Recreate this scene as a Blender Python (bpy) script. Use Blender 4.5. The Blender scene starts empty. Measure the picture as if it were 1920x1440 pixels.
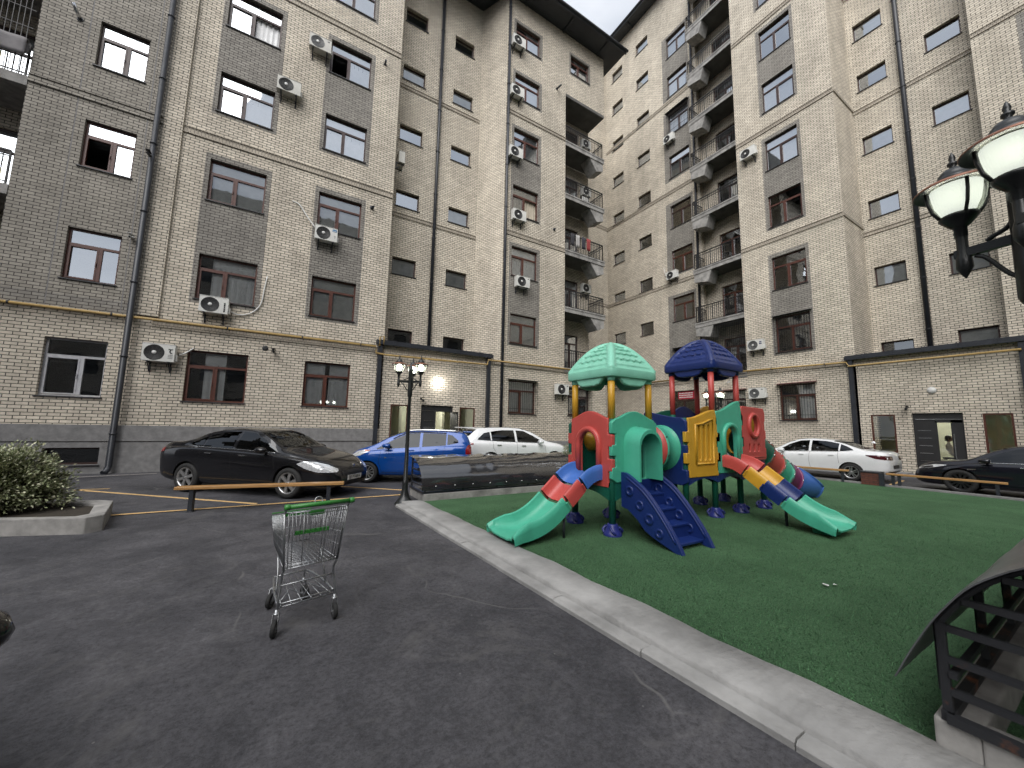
import bpy, bmesh, math, random
from math import sin, cos, pi, radians, sqrt, atan2, hypot
from mathutils import Vector, Matrix
from mathutils.bvhtree import BVHTree

random.seed(7)
scene = bpy.context.scene
COL = scene.collection

# ------------------------------------------------------------------ camera
yaw, pitch, roll = radians(59.143), radians(6.491), radians(1.206)
fwd = Vector((cos(pitch)*cos(yaw), cos(pitch)*sin(yaw), sin(pitch)))
rt = Vector((sin(yaw), -cos(yaw), 0))
up = rt.cross(fwd)
rt2 = cos(roll)*rt + sin(roll)*up
up2 = -sin(roll)*rt + cos(roll)*up
cam_data = bpy.data.cameras.new("camera")
cam_data.sensor_width = 36
cam_data.lens = 13.183
cam_data.clip_start = 0.05
cam_data.clip_end = 2000
cam = bpy.data.objects.new("camera", cam_data)
COL.objects.link(cam)
mw = Matrix.Identity(4)
for i in range(3):
    mw[i][0] = rt2[i]; mw[i][1] = up2[i]; mw[i][2] = -fwd[i]
mw[0][3], mw[1][3], mw[2][3] = 0, 0, 1.67
cam.matrix_world = mw
scene.camera = cam

# ------------------------------------------------------------------ world, sun, exposure
SUN_EL, SUN_AZ = radians(43), radians(222)      # azimuth measured from +X, anticlockwise
world = bpy.data.worlds.new("World")
scene.world = world
world.use_nodes = True
nt = world.node_tree
nt.nodes.clear()
wo = nt.nodes.new('ShaderNodeOutputWorld')
bg = nt.nodes.new('ShaderNodeBackground')
sky = nt.nodes.new('ShaderNodeTexSky')
sky.sky_type = 'NISHITA'
sky.sun_disc = False
sky.sun_elevation = SUN_EL
sky.sun_rotation = pi/2 - SUN_AZ
sky.air_density = 1.0
sky.dust_density = 3.0
tc = nt.nodes.new('ShaderNodeTexCoord')
mp = nt.nodes.new('ShaderNodeMapping'); mp.inputs['Scale'].default_value = (1, 1, 2.2)
ns = nt.nodes.new('ShaderNodeTexNoise'); ns.inputs['Scale'].default_value = 2.6; ns.inputs['Detail'].default_value = 7
cr = nt.nodes.new('ShaderNodeValToRGB')
cr.color_ramp.elements[0].position = 0.34; cr.color_ramp.elements[0].color = (3.5, 3.8, 4.3, 1)
cr.color_ramp.elements[1].position = 0.66; cr.color_ramp.elements[1].color = (6.1, 6.3, 6.6, 1)
mx = nt.nodes.new('ShaderNodeMixRGB'); mx.inputs['Fac'].default_value = 0.86
nt.links.new(tc.outputs['Generated'], mp.inputs['Vector'])
nt.links.new(mp.outputs['Vector'], ns.inputs['Vector'])
nt.links.new(ns.outputs['Fac'], cr.inputs['Fac'])
nt.links.new(sky.outputs['Color'], mx.inputs['Color1'])
nt.links.new(cr.outputs['Color'], mx.inputs['Color2'])
nt.links.new(mx.outputs['Color'], bg.inputs['Color'])
bg.inputs['Strength'].default_value = 0.06
nt.links.new(bg.outputs['Background'], wo.inputs['Surface'])

sd = bpy.data.lights.new("sun", 'SUN')
sd.energy = 1.5
sd.angle = radians(65)
sd.color = (1.0, 0.985, 0.96)
sun = bpy.data.objects.new("sun", sd)
COL.objects.link(sun)
sdir = Vector((cos(SUN_EL)*cos(SUN_AZ), cos(SUN_EL)*sin(SUN_AZ), sin(SUN_EL)))
sun.rotation_euler = sdir.to_track_quat('Z', 'Y').to_euler()

scene.view_settings.view_transform = 'Standard'
scene.view_settings.look = 'None'
scene.view_settings.gamma = 1
scene.view_settings.exposure = 1.6
scene.render.engine = 'CYCLES'
scene.cycles.max_bounces = 6
scene.cycles.transparent_max_bounces = 12
scene.cycles.use_denoising = True
scene.cycles.denoising_prefilter = 'NONE'
scene.cycles.denoising_input_passes = 'RGB_ALBEDO'
scene.cycles.caustics_reflective = False
scene.cycles.caustics_refractive = False
scene.cycles.blur_glossy = 1.0
scene.cycles.sample_clamp_indirect = 3.0

# ------------------------------------------------------------------ materials
MATS = {}
def srgb(r, g, b):
    f = lambda c: (c/255/12.92) if c/255 <= 0.04045 else ((c/255+0.055)/1.055)**2.4
    return (f(r), f(g), f(b))

def newmat(name):
    m = bpy.data.materials.new(name); m.use_nodes = True
    n = m.node_tree.nodes; n.clear()
    out = n.new('ShaderNodeOutputMaterial'); b = n.new('ShaderNodeBsdfPrincipled')
    m.node_tree.links.new(b.outputs[0], out.inputs[0])
    MATS[name] = m
    return m, m.node_tree, b

def N(t, typ, **kw):
    n = t.nodes.new(typ)
    for k, v in kw.items():
        if k in n.inputs: n.inputs[k].default_value = v
        else: setattr(n, k, v)
    return n

def pm(name, col, rough=0.6, metal=0.0, coat=0.0, var=0.12, vscale=6.0, bump=0.0, bscale=60.0, spec=0.5, coords='Object', emit=None, es=1.0):
    """principled material with mottled colour and optional fine bump"""
    if name in MATS: return MATS[name]
    m, t, b = newmat(name)
    b.inputs['Roughness'].default_value = rough
    b.inputs['Metallic'].default_value = metal
    b.inputs['Coat Weight'].default_value = coat
    b.inputs['Coat Roughness'].default_value = 0.04
    b.inputs['Specular IOR Level'].default_value = spec
    tcn = N(t, 'ShaderNodeTexCoord')
    if var:
        no = N(t, 'ShaderNodeTexNoise', Scale=vscale, Detail=6.0, Roughness=0.62)
        t.links.new(tcn.outputs[coords], no.inputs['Vector'])
        r = N(t, 'ShaderNodeValToRGB')
        r.color_ramp.elements[0].position = 0.3; r.color_ramp.elements[1].position = 0.7
        r.color_ramp.elements[0].color = (*[c*(1-var) for c in col], 1)
        r.color_ramp.elements[1].color = (*[min(1, c*(1+var)) for c in col], 1)
        t.links.new(no.outputs['Fac'], r.inputs['Fac'])
        t.links.new(r.outputs['Color'], b.inputs['Base Color'])
        mr = N(t, 'ShaderNodeMapRange'); mr.inputs['To Min'].default_value = max(0.02, rough*0.85); mr.inputs['To Max'].default_value = min(1, rough*1.15)
        t.links.new(no.outputs['Fac'], mr.inputs['Value']); t.links.new(mr.outputs[0], b.inputs['Roughness'])
    else:
        b.inputs['Base Color'].default_value = (*col, 1)
    if bump:
        n2 = N(t, 'ShaderNodeTexNoise', Scale=bscale, Detail=4.0)
        t.links.new(tcn.outputs[coords], n2.inputs['Vector'])
        bp = N(t, 'ShaderNodeBump', Strength=bump, Distance=0.01)
        t.links.new(n2.outputs['Fac'], bp.inputs['Height']); t.links.new(bp.outputs[0], b.inputs['Normal'])
    if emit:
        if es in (3, 6): m.cycles.emission_sampling = 'NONE'
        b.inputs['Emission Color'].default_value = (*emit, 1); b.inputs['Emission Strength'].default_value = es
    return m

def brickmat(name, c1, c2, mortar, bw=0.26, bh=0.1, mo=0.012, stain=0.22):
    m, t, b = newmat(name)
    b.inputs['Roughness'].default_value = 0.85
    uv = N(t, 'ShaderNodeUVMap')
    br = N(t, 'ShaderNodeTexBrick', offset=0.5, squash=1.0)
    br.inputs['Color1'].default_value = (*c1, 1); br.inputs['Color2'].default_value = (*c2, 1)
    br.inputs['Mortar'].default_value = (*mortar, 1)
    br.inputs['Scale'].default_value = 1.0
    br.inputs['Mortar Size'].default_value = mo/2
    br.inputs['Mortar Smooth'].default_value = 0.15
    br.inputs['Bias'].default_value = 0.0
    br.inputs['Brick Width'].default_value = bw; br.inputs['Row Height'].default_value = bh
    wob = N(t, 'ShaderNodeTexNoise', Scale=1.2, Detail=3.0)
    t.links.new(uv.outputs[0], wob.inputs['Vector'])
    wm = N(t, 'ShaderNodeMixRGB', blend_type='ADD'); wm.inputs['Fac'].default_value = 0.012
    t.links.new(uv.outputs[0], wm.inputs['Color1']); t.links.new(wob.outputs['Color'], wm.inputs['Color2'])
    t.links.new(wm.outputs['Color'], br.inputs['Vector'])
    big = N(t, 'ShaderNodeTexNoise', Scale=0.55, Detail=5.0, Roughness=0.65)
    fine = N(t, 'ShaderNodeTexNoise', Scale=14.0, Detail=4.0, Roughness=0.7)
    t.links.new(uv.outputs[0], big.inputs['Vector']); t.links.new(uv.outputs[0], fine.inputs['Vector'])
    r1 = N(t, 'ShaderNodeMapRange'); r1.inputs['From Min'].default_value = 0.3; r1.inputs['From Max'].default_value = 0.7
    r1.inputs['To Min'].default_value = 1-stain; r1.inputs['To Max'].default_value = 1.06
    t.links.new(big.outputs['Fac'], r1.inputs['Value'])
    r2 = N(t, 'ShaderNodeMapRange'); r2.inputs['From Min'].default_value = 0.3; r2.inputs['From Max'].default_value = 0.7
    r2.inputs['To Min'].default_value = 0.84; r2.inputs['To Max'].default_value = 1.1
    t.links.new(fine.outputs['Fac'], r2.inputs['Value'])
    mu = N(t, 'ShaderNodeMath', operation='MULTIPLY')
    t.links.new(r1.outputs[0], mu.inputs[0]); t.links.new(r2.outputs[0], mu.inputs[1])
    smp = N(t, 'ShaderNodeMapping'); smp.inputs['Scale'].default_value = (1.3, 0.14, 1)
    t.links.new(uv.outputs[0], smp.inputs[0])
    stn = N(t, 'ShaderNodeTexNoise', Scale=1.0, Detail=6.0, Roughness=0.7); t.links.new(smp.outputs[0], stn.inputs['Vector'])
    r3 = N(t, 'ShaderNodeMapRange'); r3.inputs['From Min'].default_value = 0.36; r3.inputs['From Max'].default_value = 0.6; r3.inputs['To Min'].default_value = 0.88; r3.inputs['To Max'].default_value = 1.04
    t.links.new(stn.outputs['Fac'], r3.inputs['Value'])
    mu3 = N(t, 'ShaderNodeMath', operation='MULTIPLY'); t.links.new(mu.outputs[0], mu3.inputs[0]); t.links.new(r3.outputs[0], mu3.inputs[1]); mu = mu3
    mc = N(t, 'ShaderNodeMixRGB', blend_type='MULTIPLY'); mc.inputs['Fac'].default_value = 1
    t.links.new(br.outputs['Color'], mc.inputs['Color1']); t.links.new(mu.outputs[0], mc.inputs['Color2'])
    t.links.new(mc.outputs['Color'], b.inputs['Base Color'])
    iv = N(t, 'ShaderNodeMath', operation='SUBTRACT'); iv.inputs[0].default_value = 1
    t.links.new(br.outputs['Fac'], iv.inputs[1])
    ad = N(t, 'ShaderNodeMath', operation='MULTIPLY_ADD'); ad.inputs[1].default_value = 0.12
    t.links.new(fine.outputs['Fac'], ad.inputs[0]); t.links.new(iv.outputs[0], ad.inputs[2])
    bp = N(t, 'ShaderNodeBump', Strength=0.55, Distance=0.012)
    t.links.new(ad.outputs[0], bp.inputs['Height']); t.links.new(bp.outputs[0], b.inputs['Normal'])
    return m

BRK = brickmat('light_brick', (0.74, 0.67, 0.555), (0.58, 0.52, 0.425), (0.065, 0.056, 0.048), mo=0.020)
BRKD = brickmat('grey_brick', (0.33, 0.31, 0.275), (0.25, 0.232, 0.207), (0.035, 0.03, 0.027), mo=0.018)
BRKT = brickmat('taupe_brick', (0.40, 0.37, 0.32), (0.31, 0.285, 0.245), (0.03, 0.027, 0.023), mo=0.018)
BRKL = brickmat('ledge_brick', (0.52, 0.465, 0.38), (0.43, 0.38, 0.31), (0.06, 0.05, 0.045), bw=0.1, bh=0.14)
BRKR = brickmat('red_brick', (0.16, 0.05, 0.03), (0.11, 0.035, 0.024), (0.05, 0.045, 0.04), bw=0.2, bh=0.06)

def glassmat(name, refl, tint=(0.9, 0.95, 1.0), gcol=(0.92, 0.96, 1.0), ior=1.5):
    m = bpy.data.materials.new(name); m.use_nodes = True
    t = m.node_tree; t.nodes.clear()
    out = t.nodes.new('ShaderNodeOutputMaterial')
    tr = N(t, 'ShaderNodeBsdfTransparent'); tr.inputs[0].default_value = (*tint, 1)
    gl = N(t, 'ShaderNodeBsdfGlossy'); gl.inputs['Roughness'].default_value = 0.015; gl.inputs['Color'].default_value = (*gcol, 1)
    no = N(t, 'ShaderNodeTexNoise', Scale=1.3, Detail=2.0)
    tcn = N(t, 'ShaderNodeTexCoord'); t.links.new(tcn.outputs['Object'], no.inputs['Vector'])
    bp = N(t, 'ShaderNodeBump', Strength=0.05, Distance=0.05)
    t.links.new(no.outputs['Fac'], bp.inputs['Height']); t.links.new(bp.outputs[0], gl.inputs['Normal'])
    fr = N(t, 'ShaderNodeFresnel', IOR=ior)
    mr = N(t, 'ShaderNodeMapRange'); mr.inputs['To Min'].default_value = refl; mr.inputs['To Max'].default_value = 1
    t.links.new(fr.outputs[0], mr.inputs['Value'])
    ms = N(t, 'ShaderNodeMixShader')
    t.links.new(mr.outputs[0], ms.inputs[0]); t.links.new(tr.outputs[0], ms.inputs[1]); t.links.new(gl.outputs[0], ms.inputs[2])
    t.links.new(ms.outputs[0], out.inputs[0])
    MATS[name] = m
    return m

GLASS = glassmat('window_glass', 0.48, (0.9, 0.93, 0.94))
GLASS2 = glassmat('lower_window_glass', 0.20, (0.92, 0.94, 0.94))
GLASSC = glassmat('clear_glass', 0.05, (0.9, 0.93, 0.93))
GLASSK = glassmat('dark_tinted_glass', 0.025, (0.04, 0.045, 0.05), ior=1.4)
GLASSM = glassmat('car_glass', 0.0, (0.06, 0.065, 0.07), ior=1.42)

BROWN = pm('brown_window_frame', (0.085, 0.028, 0.018), 0.4, var=0.25, vscale=9)
DBROWN = pm('dark_brown_frame', (0.045, 0.022, 0.018), 0.4, var=0.25, vscale=9)
GREYF = pm('white_grey_frame', (0.42, 0.42, 0.44), 0.45, var=0.2)
SILL = pm('sill_metal', (0.03, 0.03, 0.032), 0.45)
CURT = pm('sheer_curtain', (0.8, 0.8, 0.8), 0.9, var=0.1, vscale=5)
PAPER = pm('window_paper', (0.5, 0.5, 0.48), 0.9, var=0.18, vscale=3)
BEIGEC = pm('beige_curtain', (0.45, 0.4, 0.32), 0.9, var=0.15, vscale=4)
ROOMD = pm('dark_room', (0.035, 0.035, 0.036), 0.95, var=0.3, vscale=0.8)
CONC = pm('concrete', (0.27, 0.262, 0.25), 0.9, var=0.42, vscale=3.2, bump=0.35, bscale=45)
CONCS = pm('shaded_concrete', (0.10, 0.097, 0.092), 0.95, var=0.35, vscale=1.5)  # slab concrete with the shade of the balcony undersides put into its colour
CONCL = pm('kerb_concrete', (0.29, 0.287, 0.28), 0.88, var=0.32, vscale=1.9, bump=0.5, bscale=38)
CONCD = pm('plinth_stone', (0.20, 0.196, 0.195), 0.8, var=0.25, vscale=7, bump=0.4, bscale=90)
METAL = pm('dark_metal', (0.022, 0.025, 0.032), 0.42, var=0.25, vscale=4)
RAILM = pm('black_railing', (0.014, 0.014, 0.015), 0.5, var=0.2)
ROOFM = pm('roof_metal', (0.028, 0.032, 0.038), 0.5, var=0.2, vscale=2)
GASY = pm('gas_pipe_yellow', (0.38, 0.26, 0.095), 0.5, var=0.22, vscale=5)
WHITEP = pm('white_plastic', (0.62, 0.62, 0.6), 0.45, var=0.1, vscale=4)
BLACKP = pm('black_plastic', (0.018, 0.018, 0.019), 0.5, var=0.15)
RUBBER = pm('rubber', (0.016, 0.016, 0.016), 0.8, var=0.2)
CHROME = pm('chrome', (0.62, 0.63, 0.64), 0.2, metal=1.0, var=0.12, vscale=20)
STEELG = pm('galvanised_wire', (0.36, 0.37, 0.38), 0.35, metal=0.9, var=0.2, vscale=15)
WOOD = None

# ------------------------------------------------------------------ mesh helpers
class MB:
    def __init__(s): s.v = []; s.f = []; s.m = []; s.uv = {}; s.sm = []
    def add(s, vs, fs, mi=0, smooth=False, uvs=None):
        o = len(s.v); s.v += [tuple(p) for p in vs]
        for i, f in enumerate(fs):
            if uvs: s.uv[len(s.f)] = uvs[i]
            s.f.append([o+k for k in f]); s.m.append(mi); s.sm.append(smooth)
    def quad(s, a, b, c, d, mi=0, uv=None):
        s.add([a, b, c, d], [(0, 1, 2, 3)], mi, False, [uv] if uv else None)
    def box(s, x0, x1, y0, y1, z0, z1, mi=0):
        s.add([(x0,y0,z0),(x1,y0,z0),(x1,y1,z0),(x0,y1,z0),(x0,y0,z1),(x1,y0,z1),(x1,y1,z1),(x0,y1,z1)],
              [(3,2,1,0),(4,5,6,7),(0,1,5,4),(1,2,6,5),(2,3,7,6),(3,0,4,7)], mi)
    def obox(s, c, ax, ay, az, mi=0):
        """oriented box: centre + three half-axis vectors"""
        c, ax, ay, az = map(Vector, (c, ax, ay, az))
        P = [c+i*ax+j*ay+k*az for k in (-1, 1) for j in (-1, 1) for i in (-1, 1)]
        s.add(P, [(0,2,3,1),(4,5,7,6),(0,1,5,4),(1,3,7,5),(3,2,6,7),(2,0,4,6)], mi)
    def bar(s, a, b, w, h=None, mi=0, upv=(0, 0, 1)):
        a, b = Vector(a), Vector(b); h = h or w
        d = b-a; L = d.length
        if L < 1e-6: return
        d /= L; u = Vector(upv)
        if abs(d.dot(u)) > 0.98: u = Vector((1, 0, 0))
        sx = d.cross(u).normalized(); uz = sx.cross(d)
        s.obox((a+b)/2, d*L/2, sx*w/2, uz*h/2, mi)
    def tube(s, pts, r, n=8, mi=0, cap=True, closed=False, smooth=True):
        pts = [Vector(p) for p in pts]; m = len(pts)
        rr = r if isinstance(r, (list, tuple)) else [r]*m
        rings = []; prev = None
        for i, p in enumerate(pts):
            if closed: d = pts[(i+1) % m]-pts[i-1]
            else: d = pts[min(i+1, m-1)]-pts[max(i-1, 0)]
            d.normalize()
            if prev is None:
                u = Vector((0, 0, 1)) if abs(d.z) < 0.9 else Vector((1, 0, 0))
                x = d.cross(u).normalized()
            else:
                x = (prev - d*prev.dot(d)).normalized()
            y = d.cross(x); prev = x
            rings.append([p + rr[i]*(cos(2*pi*k/n)*x + sin(2*pi*k/n)*y) for k in range(n)])
        vs = [v for R in rings for v in R]; fs = []
        for i in range(m if closed else m-1):
            j = (i+1) % m
            for k in range(n):
                fs.append((i*n+k, i*n+(k+1) % n, j*n+(k+1) % n, j*n+k))
        s.add(vs, fs, mi, smooth)
        if cap and not closed:
            o = len(s.v)-len(vs)
            s.f.append([o+k for k in range(n)][::-1]); s.m.append(mi); s.sm.append(False)
            s.f.append([o+(m-1)*n+k for k in range(n)]); s.m.append(mi); s.sm.append(False)
    def cyl(s, a, b, r, n=12, mi=0, r2=None): s.tube([a, b], [r, r if r2 is None else r2], n, mi)
    def lathe(s, prof, c=(0, 0, 0), axis='z', n=24, mi=0, smooth=True, a0=0, a1=2*pi):
        """prof = [(radius, height)]"""
        full = abs(a1-a0-2*pi) < 1e-6
        m = n if full else n+1
        vs = []
        for (r, h) in prof:
            for k in range(m):
                a = a0+(a1-a0)*k/n
                x, y = r*cos(a), r*sin(a)
                P = {'z': (x, y, h), 'y': (x, h, y), 'x': (h, x, y)}[axis]
                vs.append((P[0]+c[0], P[1]+c[1], P[2]+c[2]))
        fs = []
        for i in range(len(prof)-1):
            for k in range(n):
                k2 = (k+1) % m
                fs.append((i*m+k, i*m+k2, (i+1)*m+k2, (i+1)*m+k))
        s.add(vs, fs, mi, smooth)
    def prism(s, poly, d, mi=0, to3=None):
        """polygon (2D list) -> to3(u,v,w) with w in d=(w0,w1)"""
        n = len(poly)
        vs = [to3(u, v, d[0]) for u, v in poly]+[to3(u, v, d[1]) for u, v in poly]
        fs = [list(range(n))[::-1], list(range(n, 2*n))]+[(i, (i+1) % n, n+(i+1) % n, n+i) for i in range(n)]
        s.add(vs, fs, mi)
    def grid(s, P, mi=0, smooth=True, closeu=False):
        """P = list of rows of points"""
        R, C = len(P), len(P[0])
        fs = []
        for i in range(R-1):
            for j in range(C if closeu else C-1):
                j2 = (j+1) % C
                fs.append((i*C+j, i*C+j2, (i+1)*C+j2, (i+1)*C+j))
        s.add([p for r in P for p in r], fs, mi, smooth)
    def mesh(s, name, mats, off=(0, 0, 0), sharp=None):
        me = bpy.data.meshes.new(name)
        me.from_pydata([(v[0]-off[0], v[1]-off[1], v[2]-off[2]) for v in s.v], [], s.f)
        for m in mats: me.materials.append(m)
        me.polygons.foreach_set('material_index', s.m)
        me.polygons.foreach_set('use_smooth', s.sm)
        if s.uv:
            ul = me.uv_layers.new(name='UVMap')
            for pi_, uvs in s.uv.items():
                p = me.polygons[pi_]
                for k, li in enumerate(p.loop_indices): ul.data[li].uv = uvs[k]
        me.validate(); me.update()
        if sharp is not None:
            me.polygons.foreach_set('use_smooth', [True]*len(me.polygons))
            me.set_sharp_from_angle(angle=radians(sharp))
        return me
    def build(s, name, mats, parent=None, world=False, sharp=None, bevel=0, fixn=False, bseg=2):
        if not isinstance(mats, (list, tuple)): mats = [mats]
        off = (0, 0, 0)
        if world and parent is not None:
            off = parent.location if parent.parent is None else (parent.parent.location + parent.location)
        me = s.mesh(name, mats, off, sharp)
        if fixn: fix_normals(me)
        o = bpy.data.objects.new(name, me); COL.objects.link(o)
        if parent is not None: o.parent = parent
        if bevel:
            b = o.modifiers.new('bevel', 'BEVEL'); b.width = bevel; b.segments = bseg; b.limit_method = 'ANGLE'; b.angle_limit = radians(40)
        return o

def fix_normals(me):
    bm = bmesh.new(); bm.from_mesh(me)
    bmesh.ops.remove_doubles(bm, verts=bm.verts, dist=1e-5)
    bmesh.ops.recalc_face_normals(bm, faces=bm.faces)
    bm.to_mesh(me); bm.free()

def tag(o, label=None, cat=None, group=None, kind=None):
    if label: o['label'] = label
    if cat: o['category'] = cat
    if group: o['group'] = group
    if kind: o['kind'] = kind
    return o

def thing(name, label, cat, loc=(0, 0, 0), rotz=0, group=None):
    o = bpy.data.objects.new(name, None); COL.objects.link(o)
    o.location = loc; o.rotation_euler = (0, 0, rotz); o.empty_display_size = 0.2
    return tag(o, label, cat, group)

def copy_tree(o, parent=None):
    c = o.copy(); COL.objects.link(c)
    if parent is not None: c.parent = parent
    for ch in list(o.children): copy_tree(ch, c)
    return c

def smoothpoly(pts, k=3, closed=False):
    """Catmull-Rom through points"""
    P = [Vector(p) for p in pts]; out = []
    n = len(P); rng = n if closed else n-1
    for i in range(rng):
        p1, p2 = P[i], P[(i+1) % n]
        p0 = P[i-1] if (closed or i > 0) else 2*p1-p2
        p3 = P[(i+2) % n] if (closed or i+2 < n) else 2*p2-p1
        for j in range(k):
            t = j/k
            out.append(0.5*((2*p1)+(-p0+p2)*t+(2*p0-5*p1+4*p2-p3)*t*t+(-p0+3*p1-3*p2+p3)*t**3))
    if not closed: out.append(P[-1])
    return out

def plate(name, outline, holes, thick, to3, mat, parent, world=True, bevel=0.0, sharp=40):
    """flat panel with holes: outline/holes in 2D, to3(u,v,w) maps to space, thickness along w"""
    bm = bmesh.new()
    def loop(pts):
        vs = [bm.verts.new((p[0], p[1], 0)) for p in pts]
        return [bm.edges.new((vs[i], vs[(i+1) % len(vs)])) for i in range(len(vs))]
    ed = loop(outline)
    for h in holes: ed += loop(h)
    bmesh.ops.triangle_fill(bm, use_beauty=True, use_dissolve=False, edges=ed)
    r = bmesh.ops.extrude_face_region(bm, geom=list(bm.faces))
    for v in [g for g in r['geom'] if isinstance(g, bmesh.types.BMVert)]: v.co.z += thick
    bmesh.ops.recalc_face_normals(bm, faces=bm.faces)
    off = Vector((0, 0, 0))
    if world and parent is not None: off = parent.location if parent.parent is None else parent.parent.location+parent.location
    for v in bm.verts: v.co = Vector(to3(v.co.x, v.co.y, v.co.z)) - Vector(off)
    bmesh.ops.recalc_face_normals(bm, faces=bm.faces)
    me = bpy.data.meshes.new(name); bm.to_mesh(me); bm.free()
    me.materials.append(mat)
    me.polygons.foreach_set('use_smooth', [True]*len(me.polygons)); me.set_sharp_from_angle(angle=radians(sharp))
    o = bpy.data.objects.new(name, me); COL.objects.link(o); o.parent = parent
    if bevel:
        b = o.modifiers.new('bevel', 'BEVEL'); b.width = bevel; b.segments = 2; b.limit_method = 'ANGLE'; b.angle_limit = radians(40)
    return o

FONT = None
def text_mesh(name, txt, size, mat, parent, M, extrude=0.001, align='CENTER'):
    """lettering turned into a mesh; M = 4x4 local matrix (x along the text, y up, z towards the viewer)"""
    cu = bpy.data.curves.new(name, 'FONT'); cu.body = txt; cu.size = size; cu.extrude = extrude
    cu.align_x = align; cu.align_y = 'CENTER'
    tmp = bpy.data.objects.new(name+'_curve', cu); COL.objects.link(tmp)
    dg = bpy.context.evaluated_depsgraph_get()
    me = bpy.data.meshes.new_from_object(tmp.evaluated_get(dg))
    bpy.data.objects.remove(tmp)
    me.materials.clear(); me.materials.append(mat)
    me.transform(M)
    o = bpy.data.objects.new(name, me); COL.objects.link(o); o.parent = parent
    return o
# ------------------------------------------------------------------ buildings
class PL:
    """a facade plane: u runs along the wall, z up, d into the building"""
    def __init__(s, kind, c): s.k = kind; s.c = c
    def P(s, u, z, d=0.0): return (u, s.c+d, z) if s.k == 'A' else (s.c+d, u, z)
    def flip(s): return s.k == 'B'

def pquad(mb, pl, pts, mi=0, uv=None):
    """pts = [(u,z,d)...] anticlockwise seen from outside for an A wall"""
    if uv is None: uv = [(p[0], p[1]) for p in pts]
    V = [pl.P(*p) for p in pts]
    if pl.flip(): V = V[::-1]; uv = uv[::-1]
    mb.quad(*V, mi=mi, uv=uv)

def pbox(mb, pl, u0, u1, z0, z1, d0, d1, mi=0):
    q = lambda pts, uv: pquad(mb, pl, pts, mi, uv)
    q([(u0,z0,d0),(u1,z0,d0),(u1,z1,d0),(u0,z1,d0)], [(u0,z0),(u1,z0),(u1,z1),(u0,z1)])
    q([(u1,z0,d1),(u0,z0,d1),(u0,z1,d1),(u1,z1,d1)], [(u1,z0),(u0,z0),(u0,z1),(u1,z1)])
    q([(u0,z0,d1),(u0,z0,d0),(u0,z1,d0),(u0,z1,d1)], [(d1,z0),(d0,z0),(d0,z1),(d1,z1)])
    q([(u1,z0,d0),(u1,z0,d1),(u1,z1,d1),(u1,z1,d0)], [(d0,z0),(d1,z0),(d1,z1),(d0,z1)])
    q([(u0,z1,d0),(u1,z1,d0),(u1,z1,d1),(u0,z1,d1)], [(u0,d0),(u1,d0),(u1,d1),(u0,d1)])
    q([(u0,z0,d1),(u1,z0,d1),(u1,z0,d0),(u0,z0,d0)], [(u0,d1),(u1,d1),(u1,d0),(u0,d0)])

def wall(mb, pl, u0, u1, z0, z1, openings=(), zones=(), mi=0, reveal=0.24, rmi=None):
    us = {u0, u1}; zs = {z0, z1}
    for o in list(openings)+[z[:4] for z in zones]:
        us.update([min(max(o[0], u0), u1), min(max(o[1], u0), u1)]); zs.update([min(max(o[2], z0), z1), min(max(o[3], z0), z1)])
    us = sorted(us); zs = sorted(zs)
    for i in range(len(us)-1):
        for j in range(len(zs)-1):
            a, b, c, d = us[i], us[i+1], zs[j], zs[j+1]
            if b-a < 1e-5 or d-c < 1e-5: continue
            cu, cz = (a+b)/2, (c+d)/2
            if any(o[0] < cu < o[1] and o[2] < cz < o[3] for o in openings): continue
            m = mi
            for zn in zones:
                if zn[0] < cu < zn[1] and zn[2] < cz < zn[3]: m = zn[4]
            pquad(mb, pl, [(a,c,0),(b,c,0),(b,d,0),(a,d,0)], m)
    for o in openings:
        a, b, c, d = o[:4]; m = mi if rmi is None else rmi
        for zn in zones:
            if rmi is None and zn[0] < (a+b)/2 < zn[1] and zn[2] < (c+d)/2 < zn[3]: m = zn[4]
        r = reveal
        pquad(mb, pl, [(a,c,0),(a,d,0),(a,d,r),(a,c,r)], m, [(0,c),(0,d),(r,d),(r,c)])
        pquad(mb, pl, [(b,c,r),(b,d,r),(b,d,0),(b,c,0)], m, [(r,c),(r,d),(0,d),(0,c)])
        pquad(mb, pl, [(a,d,0),(b,d,0),(b,d,r),(a,d,r)], m, [(a,0),(b,0),(b,r),(a,r)])
        pquad(mb, pl, [(a,c,r),(b,c,r),(b,c,0),(a,c,0)], m, [(a,r),(b,r),(b,0),(a,0)])

def curtain(pl, win, u0, u1, z0, z1, mat, d=0.42, amp=0.025, name='curtain'):
    mb = MB(); n = max(8, int((u1-u0)/0.035)); ph = random.random()*6
    top = []; bot = []
    for i in range(n+1):
        u = u0+(u1-u0)*i/n
        w = amp*sin(u*38+ph)+amp*0.6*sin(u*71+ph*2)
        top.append(pl.P(u, z1, d+w*0.6)); bot.append(pl.P(u+0.01*sin(u*20+ph), z0, d+w*1.3))
    mb.grid([bot, top])
    return mb.build(name, mat, win, world=True)

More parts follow.
